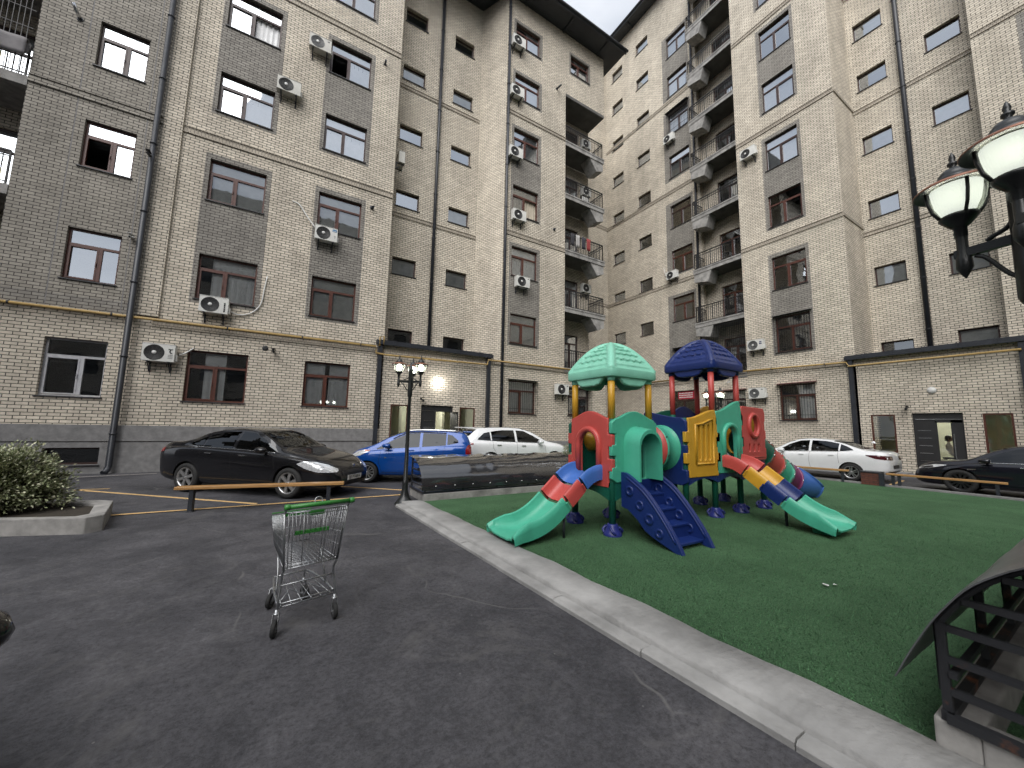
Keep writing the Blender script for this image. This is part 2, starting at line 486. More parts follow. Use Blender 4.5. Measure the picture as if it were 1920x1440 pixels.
def window(pl, bld, u0, u1, z0, z1, mat=None, style='T', cur=None, mull=0.46, tr=0.70, glass=None, grille=False, sill=True, d0=0.13, label=None, grmat=None, awn=None, opened=None):
    """a framed window seated in an opening of the wall: style T = transom over two lights, S = one light, G = tall side light"""
    mat = mat or BROWN; glass = glass or GLASS
    mb = MB(); w = 0.055; da, db = d0, d0+0.07
    W, H = u1-u0, z1-z0
    pbox(mb, pl, u0, u0+w, z0, z1, da, db); pbox(mb, pl, u1-w, u1, z0, z1, da, db)
    pbox(mb, pl, u0+w, u1-w, z0, z0+w, da, db); pbox(mb, pl, u0+w, u1-w, z1-w, z1, da, db)
    panes = []
    if style == 'T':
        zt = z0+H*tr; um = u0+W*mull; m = 0.045
        pbox(mb, pl, u0+w, u1-w, zt-m, zt+m*0.6, da-0.012, db)
        pbox(mb, pl, um-m, um+m, z0+w, zt-m, da-0.012, db)
        # an opening sash sits proud of the fixed frame on the left light
        s = 0.04
        a, b, c, dd = u0+w, um-m, z0+w, zt-m
        pbox(mb, pl, a, a+s, c, dd, da-0.022, db); pbox(mb, pl, b-s, b, c, dd, da-0.022, db)
        pbox(mb, pl, a+s, b-s, c, c+s, da-0.022, db); pbox(mb, pl, a+s, b-s, dd-s, dd, da-0.022, db)
        pbox(mb, pl, b-s*0.75, b-s*0.3, c+(dd-c)*0.45, c+(dd-c)*0.45+0.11, da-0.055, da-0.022)
        panes = [(u0+w, u1-w, zt+m*0.6, z1-w), (a+s, b-s, c+s, dd-s), (um+m, u1-w, z0+w, zt-m)]
    else:
        panes = [(u0+w, u1-w, z0+w, z1-w)]
    win = mb.build('window', mat, bld, world=True)
    if label: win['label'] = label
    g = MB()
    for i, (a, b, c, e) in enumerate(panes):
        if opened == i: continue
        tl = (random.random()-0.5)*0.012
        pquad(g, pl, [(a,c,da+0.03+tl),(b,c,da+0.03-tl),(b,e,da+0.03-tl),(a,e,da+0.03+tl)])
    g.build('pane', glass, win, world=True)
    if sill:
        sb = MB(); pbox(sb, pl, u0-0.04, u1+0.04, z0-0.035, z0-0.004, -0.05, da-0.002)
        sb.build('sill', SILL, win, world=True)
    if cur:
        for (f0, f1, k) in cur:
            m = {'c': CURT, 'p': PAPER, 'b': BEIGEC}[k]
            curtain(pl, win, u0+W*f0, u0+W*f1, z0+0.03, z1-0.02, m, d=0.26 if k != 'p' else 0.22, amp=0.022 if k != 'p' else 0.003, name={'c': 'curtain', 'p': 'window_paper', 'b': 'curtain'}[k])
    if grille:
        gb = MB(); dd = -0.12; n = int(W/0.105)
        for i in range(n+1):
            u = u0-0.03+(W+0.06)*i/n
            gb.bar(pl.P(u, z0-0.05, dd), pl.P(u, z1+0.05, dd), 0.012)
        for z in (z0-0.05, z0+0.25, z0+H*0.7, z1+0.05):
            gb.bar(pl.P(u0-0.05, z, dd), pl.P(u1+0.05, z, dd), 0.018)
            for u in (u0-0.03, u1+0.03): gb.bar(pl.P(u, z, dd), pl.P(u, z, 0.0), 0.014)
        if awn is not None:
            vs = [pl.P(u0-0.1, z1+0.07, 0.0), pl.P(u1+0.1, z1+0.07, 0.0), pl.P(u1+0.1, z1+0.03, dd-0.16), pl.P(u0-0.1, z1+0.03, dd-0.16)]
            vb = [(v[0], v[1], v[2]-0.012) for v in vs]
            gb.add(vs+vb, [(0,1,2,3),(7,6,5,4),(0,4,5,1),(1,5,6,2),(2,6,7,3),(3,7,4,0)], 1)
        gb.build('grille', [RAILM, awn or ROOFM], win, world=True)
    return win

def ledge(mb, pl, u0, u1, z, mi, h=0.2):
    pbox(mb, pl, u0, u1, z, z+h, -0.02, 0.05, mi)
    pbox(mb, pl, u0, u1, z+h, z+h+0.03, -0.05, 0.05, mi)
    pbox(mb, pl, u0, u1, z-0.03, z, -0.045, 0.05, mi)

def railing(pl, bal, u0, u1, z, d=0.06, h=1.08, ends=(None, None)):
    r = MB()
    r.bar(pl.P(u0, z+h, d), pl.P(u1, z+h, d), 0.055, 0.05)
    r.bar(pl.P(u0, z+0.1, d), pl.P(u1, z+0.1, d), 0.03, 0.03)
    r.bar(pl.P(u0, z+h-0.16, d), pl.P(u1, z+h-0.16, d), 0.025, 0.025)
    n = int(abs(u1-u0)/0.13)
    for i in range(n+1):
        u = u0+(u1-u0)*i/n
        w = 0.04 if i % 7 == 0 or i == n else 0.021
        r.bar(pl.P(u, z, d), pl.P(u, z+h, d), w)
    for e, u in zip(ends, (u0, u1)):
        if e:
            m = int(e/0.13)
            for i in range(m+1):
                r.bar(pl.P(u, z, d+e*i/m), pl.P(u, z+h, d+e*i/m), 0.021 if i else 0.04)
            for zz, w in ((h, 0.045), (0.1, 0.03), (h-0.16, 0.025)):
                r.bar(pl.P(u, z+zz, d), pl.P(u, z+zz, d+e), w)
    return r.build('railing', RAILM, bal, world=True)

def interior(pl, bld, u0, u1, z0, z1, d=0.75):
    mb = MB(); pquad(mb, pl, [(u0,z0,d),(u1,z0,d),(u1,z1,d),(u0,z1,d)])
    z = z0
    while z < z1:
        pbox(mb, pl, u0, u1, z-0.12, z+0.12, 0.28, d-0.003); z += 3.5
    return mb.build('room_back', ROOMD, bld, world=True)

BM = [BRK, BRKD, BRKT, BRKL, CONCD]     # material slots of brick walls
# ================= left wing (the long block facing the camera)
bA = thing('apartment_building', 'long beige brick apartment wing on the left with grey window panels and black downpipes', 'building', (4.0, 17.5, 0))
A0 = PL('A', 16.4); AT = PL('A', 16.31); AR = PL('A', 18.0); AL = PL('A', 17.9); ABK = PL('A', 22.7)
hA = [4.04, 7.47, 11.05, 14.55, 18.03, 21.53]; sA = [2.3, 5.85, 9.48, 12.95, 16.46, 19.98]
opA = []
for h, s in zip(hA, sA): opA += [(-3.03, -1.33, s, h), (0.46, 2.1, s, h)]
zA = []
for (a, b, c0, c1) in ((-3.03, -1.33, 1, 2), (0.46, 2.1, 1, 2), (-3.03, -1.33, 3, 4), (0.46, 2.1, 3, 4), (-3.03, -1.33, 5, 5), (0.46, 2.1, 5, 5)):
    zA.append((a-0.14, b+0.16, sA[c0]-0.14, hA[c1]+0.2, 1))
zA.append((-30, 30, -1, 0.0, 4))
mb = MB()
tw_op0 = [(-6.28, -4.95, 2.3, 4.04)]
wall(mb, A0, -13, -4.4, 1.46, 5.0, tw_op0)
wall(mb, A0, -4.4, 3.36, 1.46, 26.2, opA, zA)
ledge(mb, A0, -4.0, 3.36, 4.72, 3, 0.16)
for z in (11.75, 18.75): ledge(mb, A0, -3.86, 3.36, z, 3)
# corner return of the block towards the stair recess
mb.quad((3.36, 16.4, 0), (3.36, 18.0, 0), (3.36, 18.0, 26.2), (3.36, 16.4, 26.2), 0, [(0,0),(1.6,0),(1.6,26.2),(0,26.2)])
pbox(mb, A0, -4.36, -3.86, 5.02, 26.2, -0.09, 0.02, 0)          # pale pilaster beside the downpipe
mb.build('wall', BM, bA, world=True)
# taupe brick bay on the far left, standing a little proud above the first floor
mb = MB()
opT = [(-6.14, -4.95, s, h) for h, s in zip(hA[1:], sA[1:])]
wall(mb, AT, -7.42, -4.36, 4.98, 26.2, opT, [(-7.6, -4.3, 4.98, 5.35, 1)], 2)
pquad(mb, AT, [(-7.42,4.98,0.1),(-7.42,26.2,0.1),(-7.42,26.2,1.6),(-7.42,4.98,1.6)], 2, [(0,4.98),(0,26.2),(1.5,26.2),(1.5,4.98)])
pbox(mb, AT, -7.42, -4.36, 4.90, 4.98, 0.0, 0.09, 2)
pquad(mb, AT, [(-7.42,4.98,0.0),(-7.42,26.2,0.0),(-7.42,26.2,0.1),(-7.42,4.98,0.1)], 2)
pquad(mb, AT, [(-4.36,4.98,0.1),(-4.36,26.2,0.1),(-4.36,26.2,0.0),(-4.36,4.98,0.0)], 2)
for z in (11.72, 18.75): ledge(mb, AT, -7.42, -4.36, z, 2)
for u in (-6.36, -4.75): pbox(mb, AT, u-0.012, u+0.012, 4.99, 26.1, -0.004, 0.02, 4)
mb.build('brick_bay', BM, bA, world=True)
# plinth with a shadow joint and basement window
mb = MB(); PLN = PL('A', 16.32)
bwo = [(-5.95, -4.78, 0.27, 0.78)]
wall(mb, PLN, -13, 3.15, 0.0, 0.94, bwo, (), 0, 0.3)
pbox(mb, A0, -13, 3.15, 0.97, 1.46, -0.1, 0.0, 0)
pbox(mb, A0, -13, 3.15, 0.935, 0.972, -0.02, 0.0, 0)
mb.build('plinth', CONCD, bA, world=True)
window(PLN, bA, -5.95, -4.78, 0.27, 0.78, DBROWN, 'S', None, glass=GLASSK, d0=0.2)
mb = MB(); pbox(mb, PLN, 0.75, 1.35, 0.3, 0.45, 0.002, -0.012); mb.build('vent', BLACKP, bA, world=True)

# windows: what hangs behind each pane differs
curA = {(0, 0): [(0.27, 0.62, 'c')], (0, 1): [(0.02, 0.45, 'c'), (0.55, 1, 'c')], (1, 0): [(0.22, 1, 'c')], (1, 1): [(0, 1, 'p')],
        (2, 0): [(0, 1, 'p')], (2, 1): [(0, 1, 'p')], (3, 0): [(0, 1, 'c')], (3, 1): [(0, 1, 'c')], (4, 0): [(0.5, 1, 'c')], (4, 1): [(0.5, 1, 'c')]}
for k in range(6):
    for c, (a, b) in enumerate(((-3.03, -1.33), (0.46, 2.1))):
        window(A0, bA, a, b, sA[k], hA[k], [BROWN, DBROWN][k >= 3], 'T', curA.get((k, c)), mull=0.46 if k else 0.47, glass=GLASS2 if k < 3 else GLASS, opened={(4, 0): 2, (4, 1): 1}.get((k, c)))
window(A0, bA, -6.28, -4.95, 2.3, 4.04, GREYF, 'T', None, mull=0.6, glass=GLASS2, label='grey framed window of the ground floor')
for k in range(1, 6):
    window(AT, bA, -6.14, -4.95, sA[k], hA[k], [BROWN, DBROWN][k > 2], 'T', [(0, 1, 'c')] if k > 2 else None, mull=0.62 if k == 1 else 0.58, d0=0.11, opened=1 if k == 2 else None)
interior(A0, bA, -7.4, 3.3, 0.0, 26.0, 0.9)
# loggia left of the taupe bay
for k, zf in enumerate((8.35, 11.82, 15.3)):
    s = MB(); pbox(s, AT, -12.0, -7.42, zf-0.3, zf, -0.02, 1.6)
    bal = s.build('balcony', CONC, bA, world=True)
    railing(AT, bal, -11.9, -7.5, zf, 0.04, 1.05)
    if k == 1:
        g = MB()
        for i in range(40): g.bar(AT.P(-11.9+0.11*i, zf+1.05, 0.03), AT.P(-11.9+0.11*i, zf+3.15, 0.03), 0.016)
        for zz in (1.6, 2.2, 2.9): g.bar(AT.P(-11.9, zf+zz, 0.03), AT.P(-7.5, zf+zz, 0.03), 0.02)
        g.build('grille', RAILM, bal, world=True)
mb = MB(); LB = PL('A', 17.9)
wall(mb, LB, -12, -7.42, 4.9, 26.2, [(-10.4, -7.6, zf+0.05, zf+2.5) for zf in (8.35, 11.82, 15.3)], (), 0)
mb.build('loggia_wall', BM, bA, world=True)
for zf in (8.35, 11.82, 15.3):
    window(LB, bA, -10.4, -7.6, zf+0.05, zf+2.5, DBROWN, 'T', [(0, 1, 'c')], sill=False, d0=0.1)
interior(LB, bA, -12, -7.4, 5, 26, 0.8)

# stair recess
mb = MB()
hS = [6.2, 9.8, 13.3, 16.86, 20.25, 23.58]
opS = []
for h in hS: opS += [(3.83, 5.0, h-0.86, h), (6.58, 7.76, h-0.86, h)]
wall(mb, AR, 3.36, 8.24, 5.0, 26.2, opS)
for z in (11.9, 18.9): ledge(mb, AR, 3.36, 8.2, z, 3, 0.14)
mb.build('stair_wall', BM, bA, world=True)
for i, h in enumerate(hS):
    for j, (a, b) in enumerate(((3.83, 5.0), (6.58, 7.76))):
        window(AR, bA, a, b, h-0.86, h, DBROWN, 'S', [(0, 1, 'p')] if (i, j) in ((1, 0), (1, 1), (2, 1), (4, 0), (4, 1)) else None, glass=GLASS2 if (i, j) in ((1, 0), (1, 1), (2, 1), (4, 0), (4, 1), (0, 0), (0, 1)) else GLASS, sill=True, d0=0.15)
interior(AR, bA, 3.4, 8.2, 5.0, 26, 0.8)

# entrance porch in the recess
def porch(pl, bld, u0, u1, door, sl, sr, zc, zsill, lobby_light=True, dooropen=False):
    mb = MB()
    wall(mb, pl, u0, u1, 0.0, zc, [(door[0], door[1], 0.02, 2.56), (sl[0], sl[1], zsill, 2.52), (sr[0], sr[1], zsill, 2.52)], [(-99, 99, zc-0.3, zc-0.12, 3)], 0, 0.2)
    mb.build('porch_wall', BM, bld, world=True)
    c = MB()
    pbox(c, pl, u0-0.22, u1+0.25, zc, zc+0.16, -0.16, 2.4)
    pbox(c, pl, u0-0.22, u1+0.25, zc-0.05, zc+0.1, -0.26, -0.16)
    n = 5
    for i in range(n):
        u = u0+(u1-u0)*(i+0.5)/n
        pbox(c, pl, u-0.05, u-0.03, zc-0.03, zc+0.17, -0.28, -0.26); pbox(c, pl, u+0.03, u+0.05, zc-0.03, zc+0.17, -0.28, -0.26)
    can = c.build('canopy', METAL, bld, world=True)
    for u in (u0-0.06, u1+0.06):
        p = MB(); pbox(p, pl, u-0.08, u+0.08, 0.0, zc-0.05, -0.2, -0.06); p.build('canopy_post', METAL, can, world=True, bevel=0.012)
    # double door: fixed dark leaf with bright strips, glazed leaf
    d = MB(); a, b = door; lo = pl.k == 'A'
    um = a+(b-a)*0.46 if lo else b-(b-a)*0.44
    pbox(d, pl, a, b, 2.28, 2.56, 0.09, 0.16)
    pbox(d, pl, a, a+0.05, 0.02, 2.28, 0.09, 0.16); pbox(d, pl, b-0.05, b, 0.02, 2.28, 0.09, 0.16)
    f0, f1 = (a+0.05, um) if lo else (um, b-0.05)
    pbox(d, pl, f0, f1, 0.02, 2.28, 0.1, 0.15)
    for k in range(6):
        z = 0.35+k*0.3
        pbox(d, pl, f0+0.12, f1-0.06, z, z+0.022, 0.088, 0.1, 1)
    pbox(d, pl, a+0.06, b-0.06, 2.30, 2.325, 0.08, 0.09, 1)
    g0, g1 = (um, b-0.05) if lo else (a+0.05, um)
    if dooropen:
        pbox(d, pl, g1-0.05, g1, 0.02, 2.28, -0.75, 0.1, 0)
        pbox(d, pl, um-0.015, um+0.015, 0.02, 2.28, 0.07, 0.15, 1)
    else:
        pbox(d, pl, g0, g0+(0.3 if not lo else 0.08), 0.02, 2.28, 0.1, 0.15); pbox(d, pl, g1-0.05, g1, 0.02, 2.28, 0.1, 0.15)
        pbox(d, pl, g0, g1, 2.18, 2.28, 0.1, 0.15); pbox(d, pl, g0, g1, 0.02, 0.2, 0.1, 0.15)
        pbox(d, pl, g0+0.22, g0+0.25, 0.8, 1.75, 0.05, 0.08, 1)
    dr = d.build('door', [BLACKP, CHROME], bld, world=True)
    if not dooropen:
        g = MB(); pquad(g, pl, [(g0+0.3,0.2,0.125),(g1-0.05,0.2,0.125),(g1-0.05,2.18,0.125),(g0+0.3,2.18,0.125)]); g.build('pane', GLASSC, dr, world=True)
    for (x0, x1) in (sl, sr):
        window(pl, bld, x0, x1, zsill, 2.52, BROWN, 'S', None, glass=GLASSC, sill=False, d0=0.02)
    # lobby
    r = MB(); D = 3.2
    pquad(r, pl, [(u0,0,D),(u1,0,D),(u1,2.9,D),(u0,2.9,D)])
    pquad(r, pl, [(u0,0,0.2),(u0,0,D),(u0,2.9,D),(u0,2.9,0.2)]); pquad(r, pl, [(u1,0,D),(u1,0,0.2),(u1,2.9,0.2),(u1,2.9,D)])
    pquad(r, pl, [(u0,2.9,D),(u1,2.9,D),(u1,2.9,0.2),(u0,2.9,0.2)]); pquad(r, pl, [(u0,0.012,0.2),(u1,0.012,0.2),(u1,0.012,D),(u0,0.012,D)])
    w1 = u0+(u1-u0)*0.3; w2 = u0+(u1-u0)*0.72
    pbox(r, pl, w1-0.06, w1+0.06, 0.02, 2.88, 2.1, D-0.01); pbox(r, pl, w2-0.06, w2+0.06, 0.02, 2.88, 1.9, D-0.01)
    r.build('lobby', pm('lobby_paint', (0.5, 0.5, 0.4), 0.8, var=0.08, vscale=1.5), bld, world=True)
    if lobby_light:
        lm = MB(); um2 = (door[0]+door[1])/2; c0 = pl.P(um2, 2.84, 1.6)
        lm.lathe([(0.0, 0.03), (0.1, 0.025), (0.13, 0.0), (0.13, -0.02), (0.0, -0.03)], (c0[0], c0[1], c0[2]), n=16)
        lm.build('ceiling_lamp', pm('lobby_lamp', (0.9, 0.9, 0.8), 0.5, var=0, emit=(1.0, 0.96, 0.86), es=3), bld, world=True)
        ld = bpy.data.lights.new('lobby_bulb', 'POINT'); ld.energy = 28; ld.color = (1.0, 0.97, 0.9); ld.shadow_soft_size = 0.15
        lo = bpy.data.objects.new('lobby_bulb', ld); COL.objects.link(lo); lo.parent = bld; lo.location = Vector((c0[0], c0[1], 2.6))-bld.location
porch(A0, bA, 3.25, 8.3, (5.12, 6.64), (3.79, 4.55), (6.96, 7.76), 5.06, 0.55, True, True)

# right part of the left wing with its loggia column
mb = MB()
hC = [4.04, 7.56, 11.27, 14.77, 18.15, 21.53, 24.73]; sC = [2.34, 5.98, 9.62, 13.08, 16.52, 20.01, 23.33]
opC = [(9.6, 11.27, s, h) for h, s in zip(hC, sC)]
zC = [(9.6-0.14, 11.27+0.16, sC[a]-0.14, hC[b]+0.18, 1) for a, b in ((1, 2), (3, 4), (5, 5), (6, 6))]
wall(mb, A0, 9.06, 13.2, 0.0, 26.2, opC, zC)
wall(mb, A0, 13.2, 16.4, 22.07, 26.2, [(13.6, 15.1, 23.7, 24.95)], [(13.48, 15.22, 23.55, 25.12, 1)])
wall(mb, A0, 13.2, 16.4, 0.0, 4.72, [(13.47, 15.08, 2.38, 3.9)])
wall(mb, A0, 8.3, 9.06, 0.0, 5.06)
for z in (11.85, 18.9): ledge(mb, A0, 9.06, 13.2, z, 3, 0.16)
ledge(mb, A0, 8.4, 16.4, 4.78, 3, 0.14)
# canted side face beside the recess
a_, b_ = Vector((8.24, 18.0, 0)), Vector((9.06, 16.4, 0)); L_ = (b_-a_).length
mb.quad((a_.x, a_.y, 5.0), (b_.x, b_.y, 5.0), (b_.x, b_.y, 26.2), (a_.x, a_.y, 26.2), 0, [(0,5.0),(L_,5.0),(L_,26.2),(0,26.2)])
# loggia side walls and soffit, end wall of the wing
for u, f in ((13.2, 1), (16.4, 0)):
    z0_, z1_ = (4.72, 22.07) if f else (0, 26.2)
    y1_ = 17.9 if f else 22.7
    mb.quad((u, 16.4 if f else 17.9, z0_), (u, y1_, z0_), (u, y1_, z1_), (u, 16.4 if f else 17.9, z1_), 0, [(0,z0_),(y1_-16.4,z0_),(y1_-16.4,z1_),(0,z1_)])
mb.quad((16.4, 16.4, 22.07), (16.4, 17.9, 22.07), (16.4, 17.9, 26.2), (16.4, 16.4, 26.2), 0, [(0,22.07),(1.5,22.07),(1.5,26.2),(0,26.2)])
mb.quad((16.4, 16.4, 0), (16.4, 17.9, 0), (16.4, 17.9, 4.72), (16.4, 16.4, 4.72), 0, [(0,0),(1.5,0),(1.5,4.72),(0,4.72)])
opL = []
zf5 = [5.0, 8.55, 12.0, 15.5, 18.9]
for zf in zf5: opL += [(14.3, 15.5, zf+0.02, zf+2.45)]
wall(mb, AL, 13.2, 16.4, 4.7, 22.07, opL)
wall(mb, ABK, 16.4, 23.0, 0, 36)
for z in (12.05, 19.0): ledge(mb, ABK, 16.4, 23.0, z, 3)
mb.build('wall', BM, bA, world=True)
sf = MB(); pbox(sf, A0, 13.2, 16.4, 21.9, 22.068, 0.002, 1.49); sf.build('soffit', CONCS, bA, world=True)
pcd = MB(); pbox(pcd, A0, 8.4, 16.4, 0.0, 0.95, -0.06, 0.0); pcd.build('plinth', CONCD, bA, world=True)
curC = [[(0, 1, 'c')], [(0, 1, 'p')], [(0, 1, 'c')], [(0, 1, 'b')], [(0, 1, 'c')], [(0, 1, 'c')], [(0.5, 1, 'c')]]
for k in range(7):
    window(A0, bA, 9.6, 11.27, sC[k], hC[k], BROWN, 'T', curC[k], glass=GLASS2 if k < 4 else GLASS, opened={3: 2, 6: 1}.get(k), grille=(k == 0), mull=0.47, awn=ROOFM if k == 0 else None)
window(A0, bA, 13.6, 15.1, 23.7, 24.95, BROWN, 'T', [(0.3, 0.9, 'p')], mull=0.46)
window(A0, bA, 13.47, 15.08, 2.38, 3.9, DBROWN, 'T', None, grille=True, awn=ROOFM)
interior(A0, bA, 9.1, 13.1, 0.0, 26, 0.9)
interior(A0, bA, 13.3, 16.3, 22.2, 26, 0.9); interior(A0, bA, 13.3, 16.3, 0.0, 4.6, 0.9)
interior(AL, bA, 13.2, 16.4, 4.8, 22, 0.8)
for zf in zf5:
    s = MB()
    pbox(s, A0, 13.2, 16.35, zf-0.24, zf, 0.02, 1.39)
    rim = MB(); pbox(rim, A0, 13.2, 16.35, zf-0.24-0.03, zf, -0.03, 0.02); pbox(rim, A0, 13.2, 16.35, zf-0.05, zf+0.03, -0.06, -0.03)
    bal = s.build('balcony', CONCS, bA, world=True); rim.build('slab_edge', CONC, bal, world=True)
    b = MB()
    pr = [(15.15, zf-0.24), (16.3, zf-0.24), (16.3, zf-0.78), (15.75, zf-0.98)]
    b.prism(pr, (0.02, 0.85), 0, lambda u, v, w: A0.P(u, v, w)); b.build('bracket', CONC, bal, world=True)
    railing(A0, bal, 13.25, 16.25, zf, 0.05, 1.08, (None, 1.3))
    window(AL, bA, 14.3, 15.5, zf+0.02, zf+2.45, DBROWN, 'T', [(0.3, 1, 'c')] if zf < 16 else None, sill=False, mull=0.5, tr=0.78, d0=0.1)
# roof edge of the left wing
rf = MB()
rf.box(8.2, 17.3, 15.35, 24, 26.2, 26.34); rf.box(-13, 8.2, 15.35, 24, 26.2, 26.34)
rf.box(-13, 17.34, 15.25, 15.35, 26.14, 26.42)
for u in (10.2, 13.0, 15.8): rf.box(u-0.05, u+0.05, 15.3, 16.38, 26.12, 26.2)
rf.tube([(-13, 15.2, 26.3), (17.4, 15.2, 26.3)], 0.085, 8)
y_ = 15.3
rf.add([(-13, 15.2, 26.42), (17.36, 15.2, 26.42), (17.36, 20, 28.6), (-13, 20, 28.6)], [(0, 1, 2, 3)])
roof = rf.build('roof', ROOFM, bA, world=True)
ex = MB(); ex.quad((-13, 16.4, 0), (-13, 30, 0), (-13, 30, 26.2), (-13, 16.4, 26.2)); ex.quad((-13, 24, 0), (16.4, 24, 0), (16.4, 24, 26.3), (-13, 24, 26.3))
ex.build('rear_wall', BRKD, bA, world=True)

# ================= right wing
bB = thing('apartment_building', 'taller beige brick apartment wing on the right with a column of railed balconies', 'building', (23.0, 9.0, 0))
B0 = PL('B', 22.0); BC = PL('B', 23.0); BR = PL('B', 24.5); BL = PL('B', 23.4)
hB = [4.12, 7.74, 11.07, 14.62, 17.95, 21.5, 24.85, 28.3, 31.7]; sB = [2.3, 5.85, 9.25, 12.8, 16.15, 19.7, 23.05, 26.5, 29.9]
mb = MB()
opB = [(8.0, 9.56, s, h) for h, s in zip(hB, sB)]
zB = [(7.86, 9.72, sB[a]-0.14, hB[b]+0.2, 1) for a, b in ((1, 2), (3, 4), (5, 6), (7, 8))]
wall(mb, B0, 6.42, 11.1, 0.0, 36.0, opB, zB)
wall(mb, B0, 11.1, 14.08, 0.0, 4.72, [(11.25, 12.95, 2.4, 4.0)])
wall(mb, BC, 14.08, 22.7, 0.0, 36.0, 
     [(19.28-1.22, 19.28, h-0.95, h) for h in (9.75, 13.2, 16.7, 20.25, 23.75, 27.15, 30.65, 33.9)] +
     [(20.75, 21.95, h-0.95, h) for h in (9.5, 12.95, 16.45, 20.0, 23.5, 26.9, 30.4, 33.6)] +
     [(14.75, 16.38, h-1.75, h) for h in (7.3, 11.0, 14.5, 17.95, 21.85, 25.3, 28.4, 31.7)] + [(14.75, 16.9, 2.2, 4.35)],
     [(14.6, 16.75, a, b, 1) for a, b in ((5.4, 11.2), (12.6, 18.2), (19.9, 25.5), (26.5, 31.9))])
for z in (4.84, 12.0, 18.55, 25.3): ledge(mb, B0, 6.42, 11.1, z, 3, 0.16)
ledge(mb, B0, 11.1, 14.08, 4.84, 3, 0.16)
for z in (4.84, 12.0, 18.95, 26.2): ledge(mb, BC, 14.08, 22.7, z, 3, 0.16)
def sidey(y, x0, x1, z0, z1, mi=0):
    mb.quad((x0, y, z0), (x1, y, z0), (x1, y, z1), (x0, y, z1), mi, [(0, z0), (x1-x0, z0), (x1-x0, z1), (0, z1)])
sidey(6.42, 22.0, 24.5, 0, 36)
sidey(11.1, 22.0, 23.4, 4.72, 36)
sidey(14.08, 22.0, 23.0, 0.0, 4.72); sidey(14.08, 23.0, 23.4, 4.72, 36)
for z in (12.0, 18.55, 25.3): mb.box(22.0, 24.5, 6.38, 6.43, z, z+0.16, 3)
wall(mb, BL, 11.1, 14.08, 4.7, 36, [(11.6, 13.1, zf+0.02, zf+2.45) for zf in (5.0, 8.42, 11.95, 15.6, 19.1, 22.5, 26.0, 29.5, 33.0)])
mb.build('wall', BM, bB, world=True)
curB = [[(0.5, 1, 'c')], None, None, None, [(0, 1, 'c')], [(0, 1, 'c')], None, None, None]
for k in range(9):
    window(B0, bB, 8.0, 9.56, sB[k], hB[k], BROWN if k < 4 else DBROWN, 'T', [(0.02, 0.5, 'c')] if k == 0 else curB[k], mull=0.54, glass=GLASS2 if k < 4 else GLASS, grille=(k in (0, 1)),
           awn=None if k > 1 else [pm('red_awning', (0.2, 0.04, 0.05), 0.6), ROOFM][k])
window(B0, bB, 11.25, 12.95, 2.4, 4.0, DBROWN, 'T', [(0, 1, 'b')], grille=True, awn=MATS['red_awning'])
for h in (9.75, 13.2, 16.7, 20.25, 23.75, 27.15, 30.65, 33.9): window(BC, bB, 18.06, 19.28, h-0.95, h, DBROWN, 'S', None if h < 22 else [(0, 1, 'p')], d0=0.15)
for h in (9.5, 12.95, 16.45, 20.0, 23.5, 26.9, 30.4, 33.6): window(BC, bB, 20.75, 21.95, h-0.95, h, DBROWN, 'S', None if h < 22 else [(0, 1, 'p')], d0=0.15)
for i, h in enumerate((7.3, 11.0, 14.5, 17.95, 21.85, 25.3, 28.4, 31.7)):
    window(BC, bB, 14.75, 16.38, h-1.75, h, BROWN if i < 3 else DBROWN, 'T', [None, [(0.2, 1, 'p')], None, None, [(0, 1, 'c')], [(0, 1, 'c')], [(0.2, 1, 'c')], [(0, 1, 'c')]][i], mull=0.5, grille=(i == 5 or i == 0), awn=ROOFM)
rw = window(BC, bB, 14.75, 16.9, 2.2, 4.35, DBROWN, 'T', None, mull=0.5, label='ground floor window with a red notice board behind its transom')
sg = MB()
pbox(sg, BC, 15.05, 16.25, 3.78, 4.28, 0.10, 0.112, 0)
random.seed(3)
for r_ in range(3):
    u = 16.18
    while u > 15.15:
        w_ = random.uniform(0.04, 0.09); pbox(sg, BC, u-w_, u, 3.86+0.14*r_, 3.93+0.14*r_, 0.096, 0.10, 1); u -= w_+0.025
sg.build('notice_board', [pm('red_notice', (0.36, 0.02, 0.04), 0.5), WHITEP], rw, world=True)
for (pl_, a, b, z0, z1) in ((B0, 6.6, 11.0, 0, 36), (B0, 11.2, 14, 0, 4.6), (BC, 14.2, 22.6, 0, 36), (BL, 11.1, 14.1, 4.8, 36)):
    interior(pl_, bB, a, b, z0, z1, 0.9)
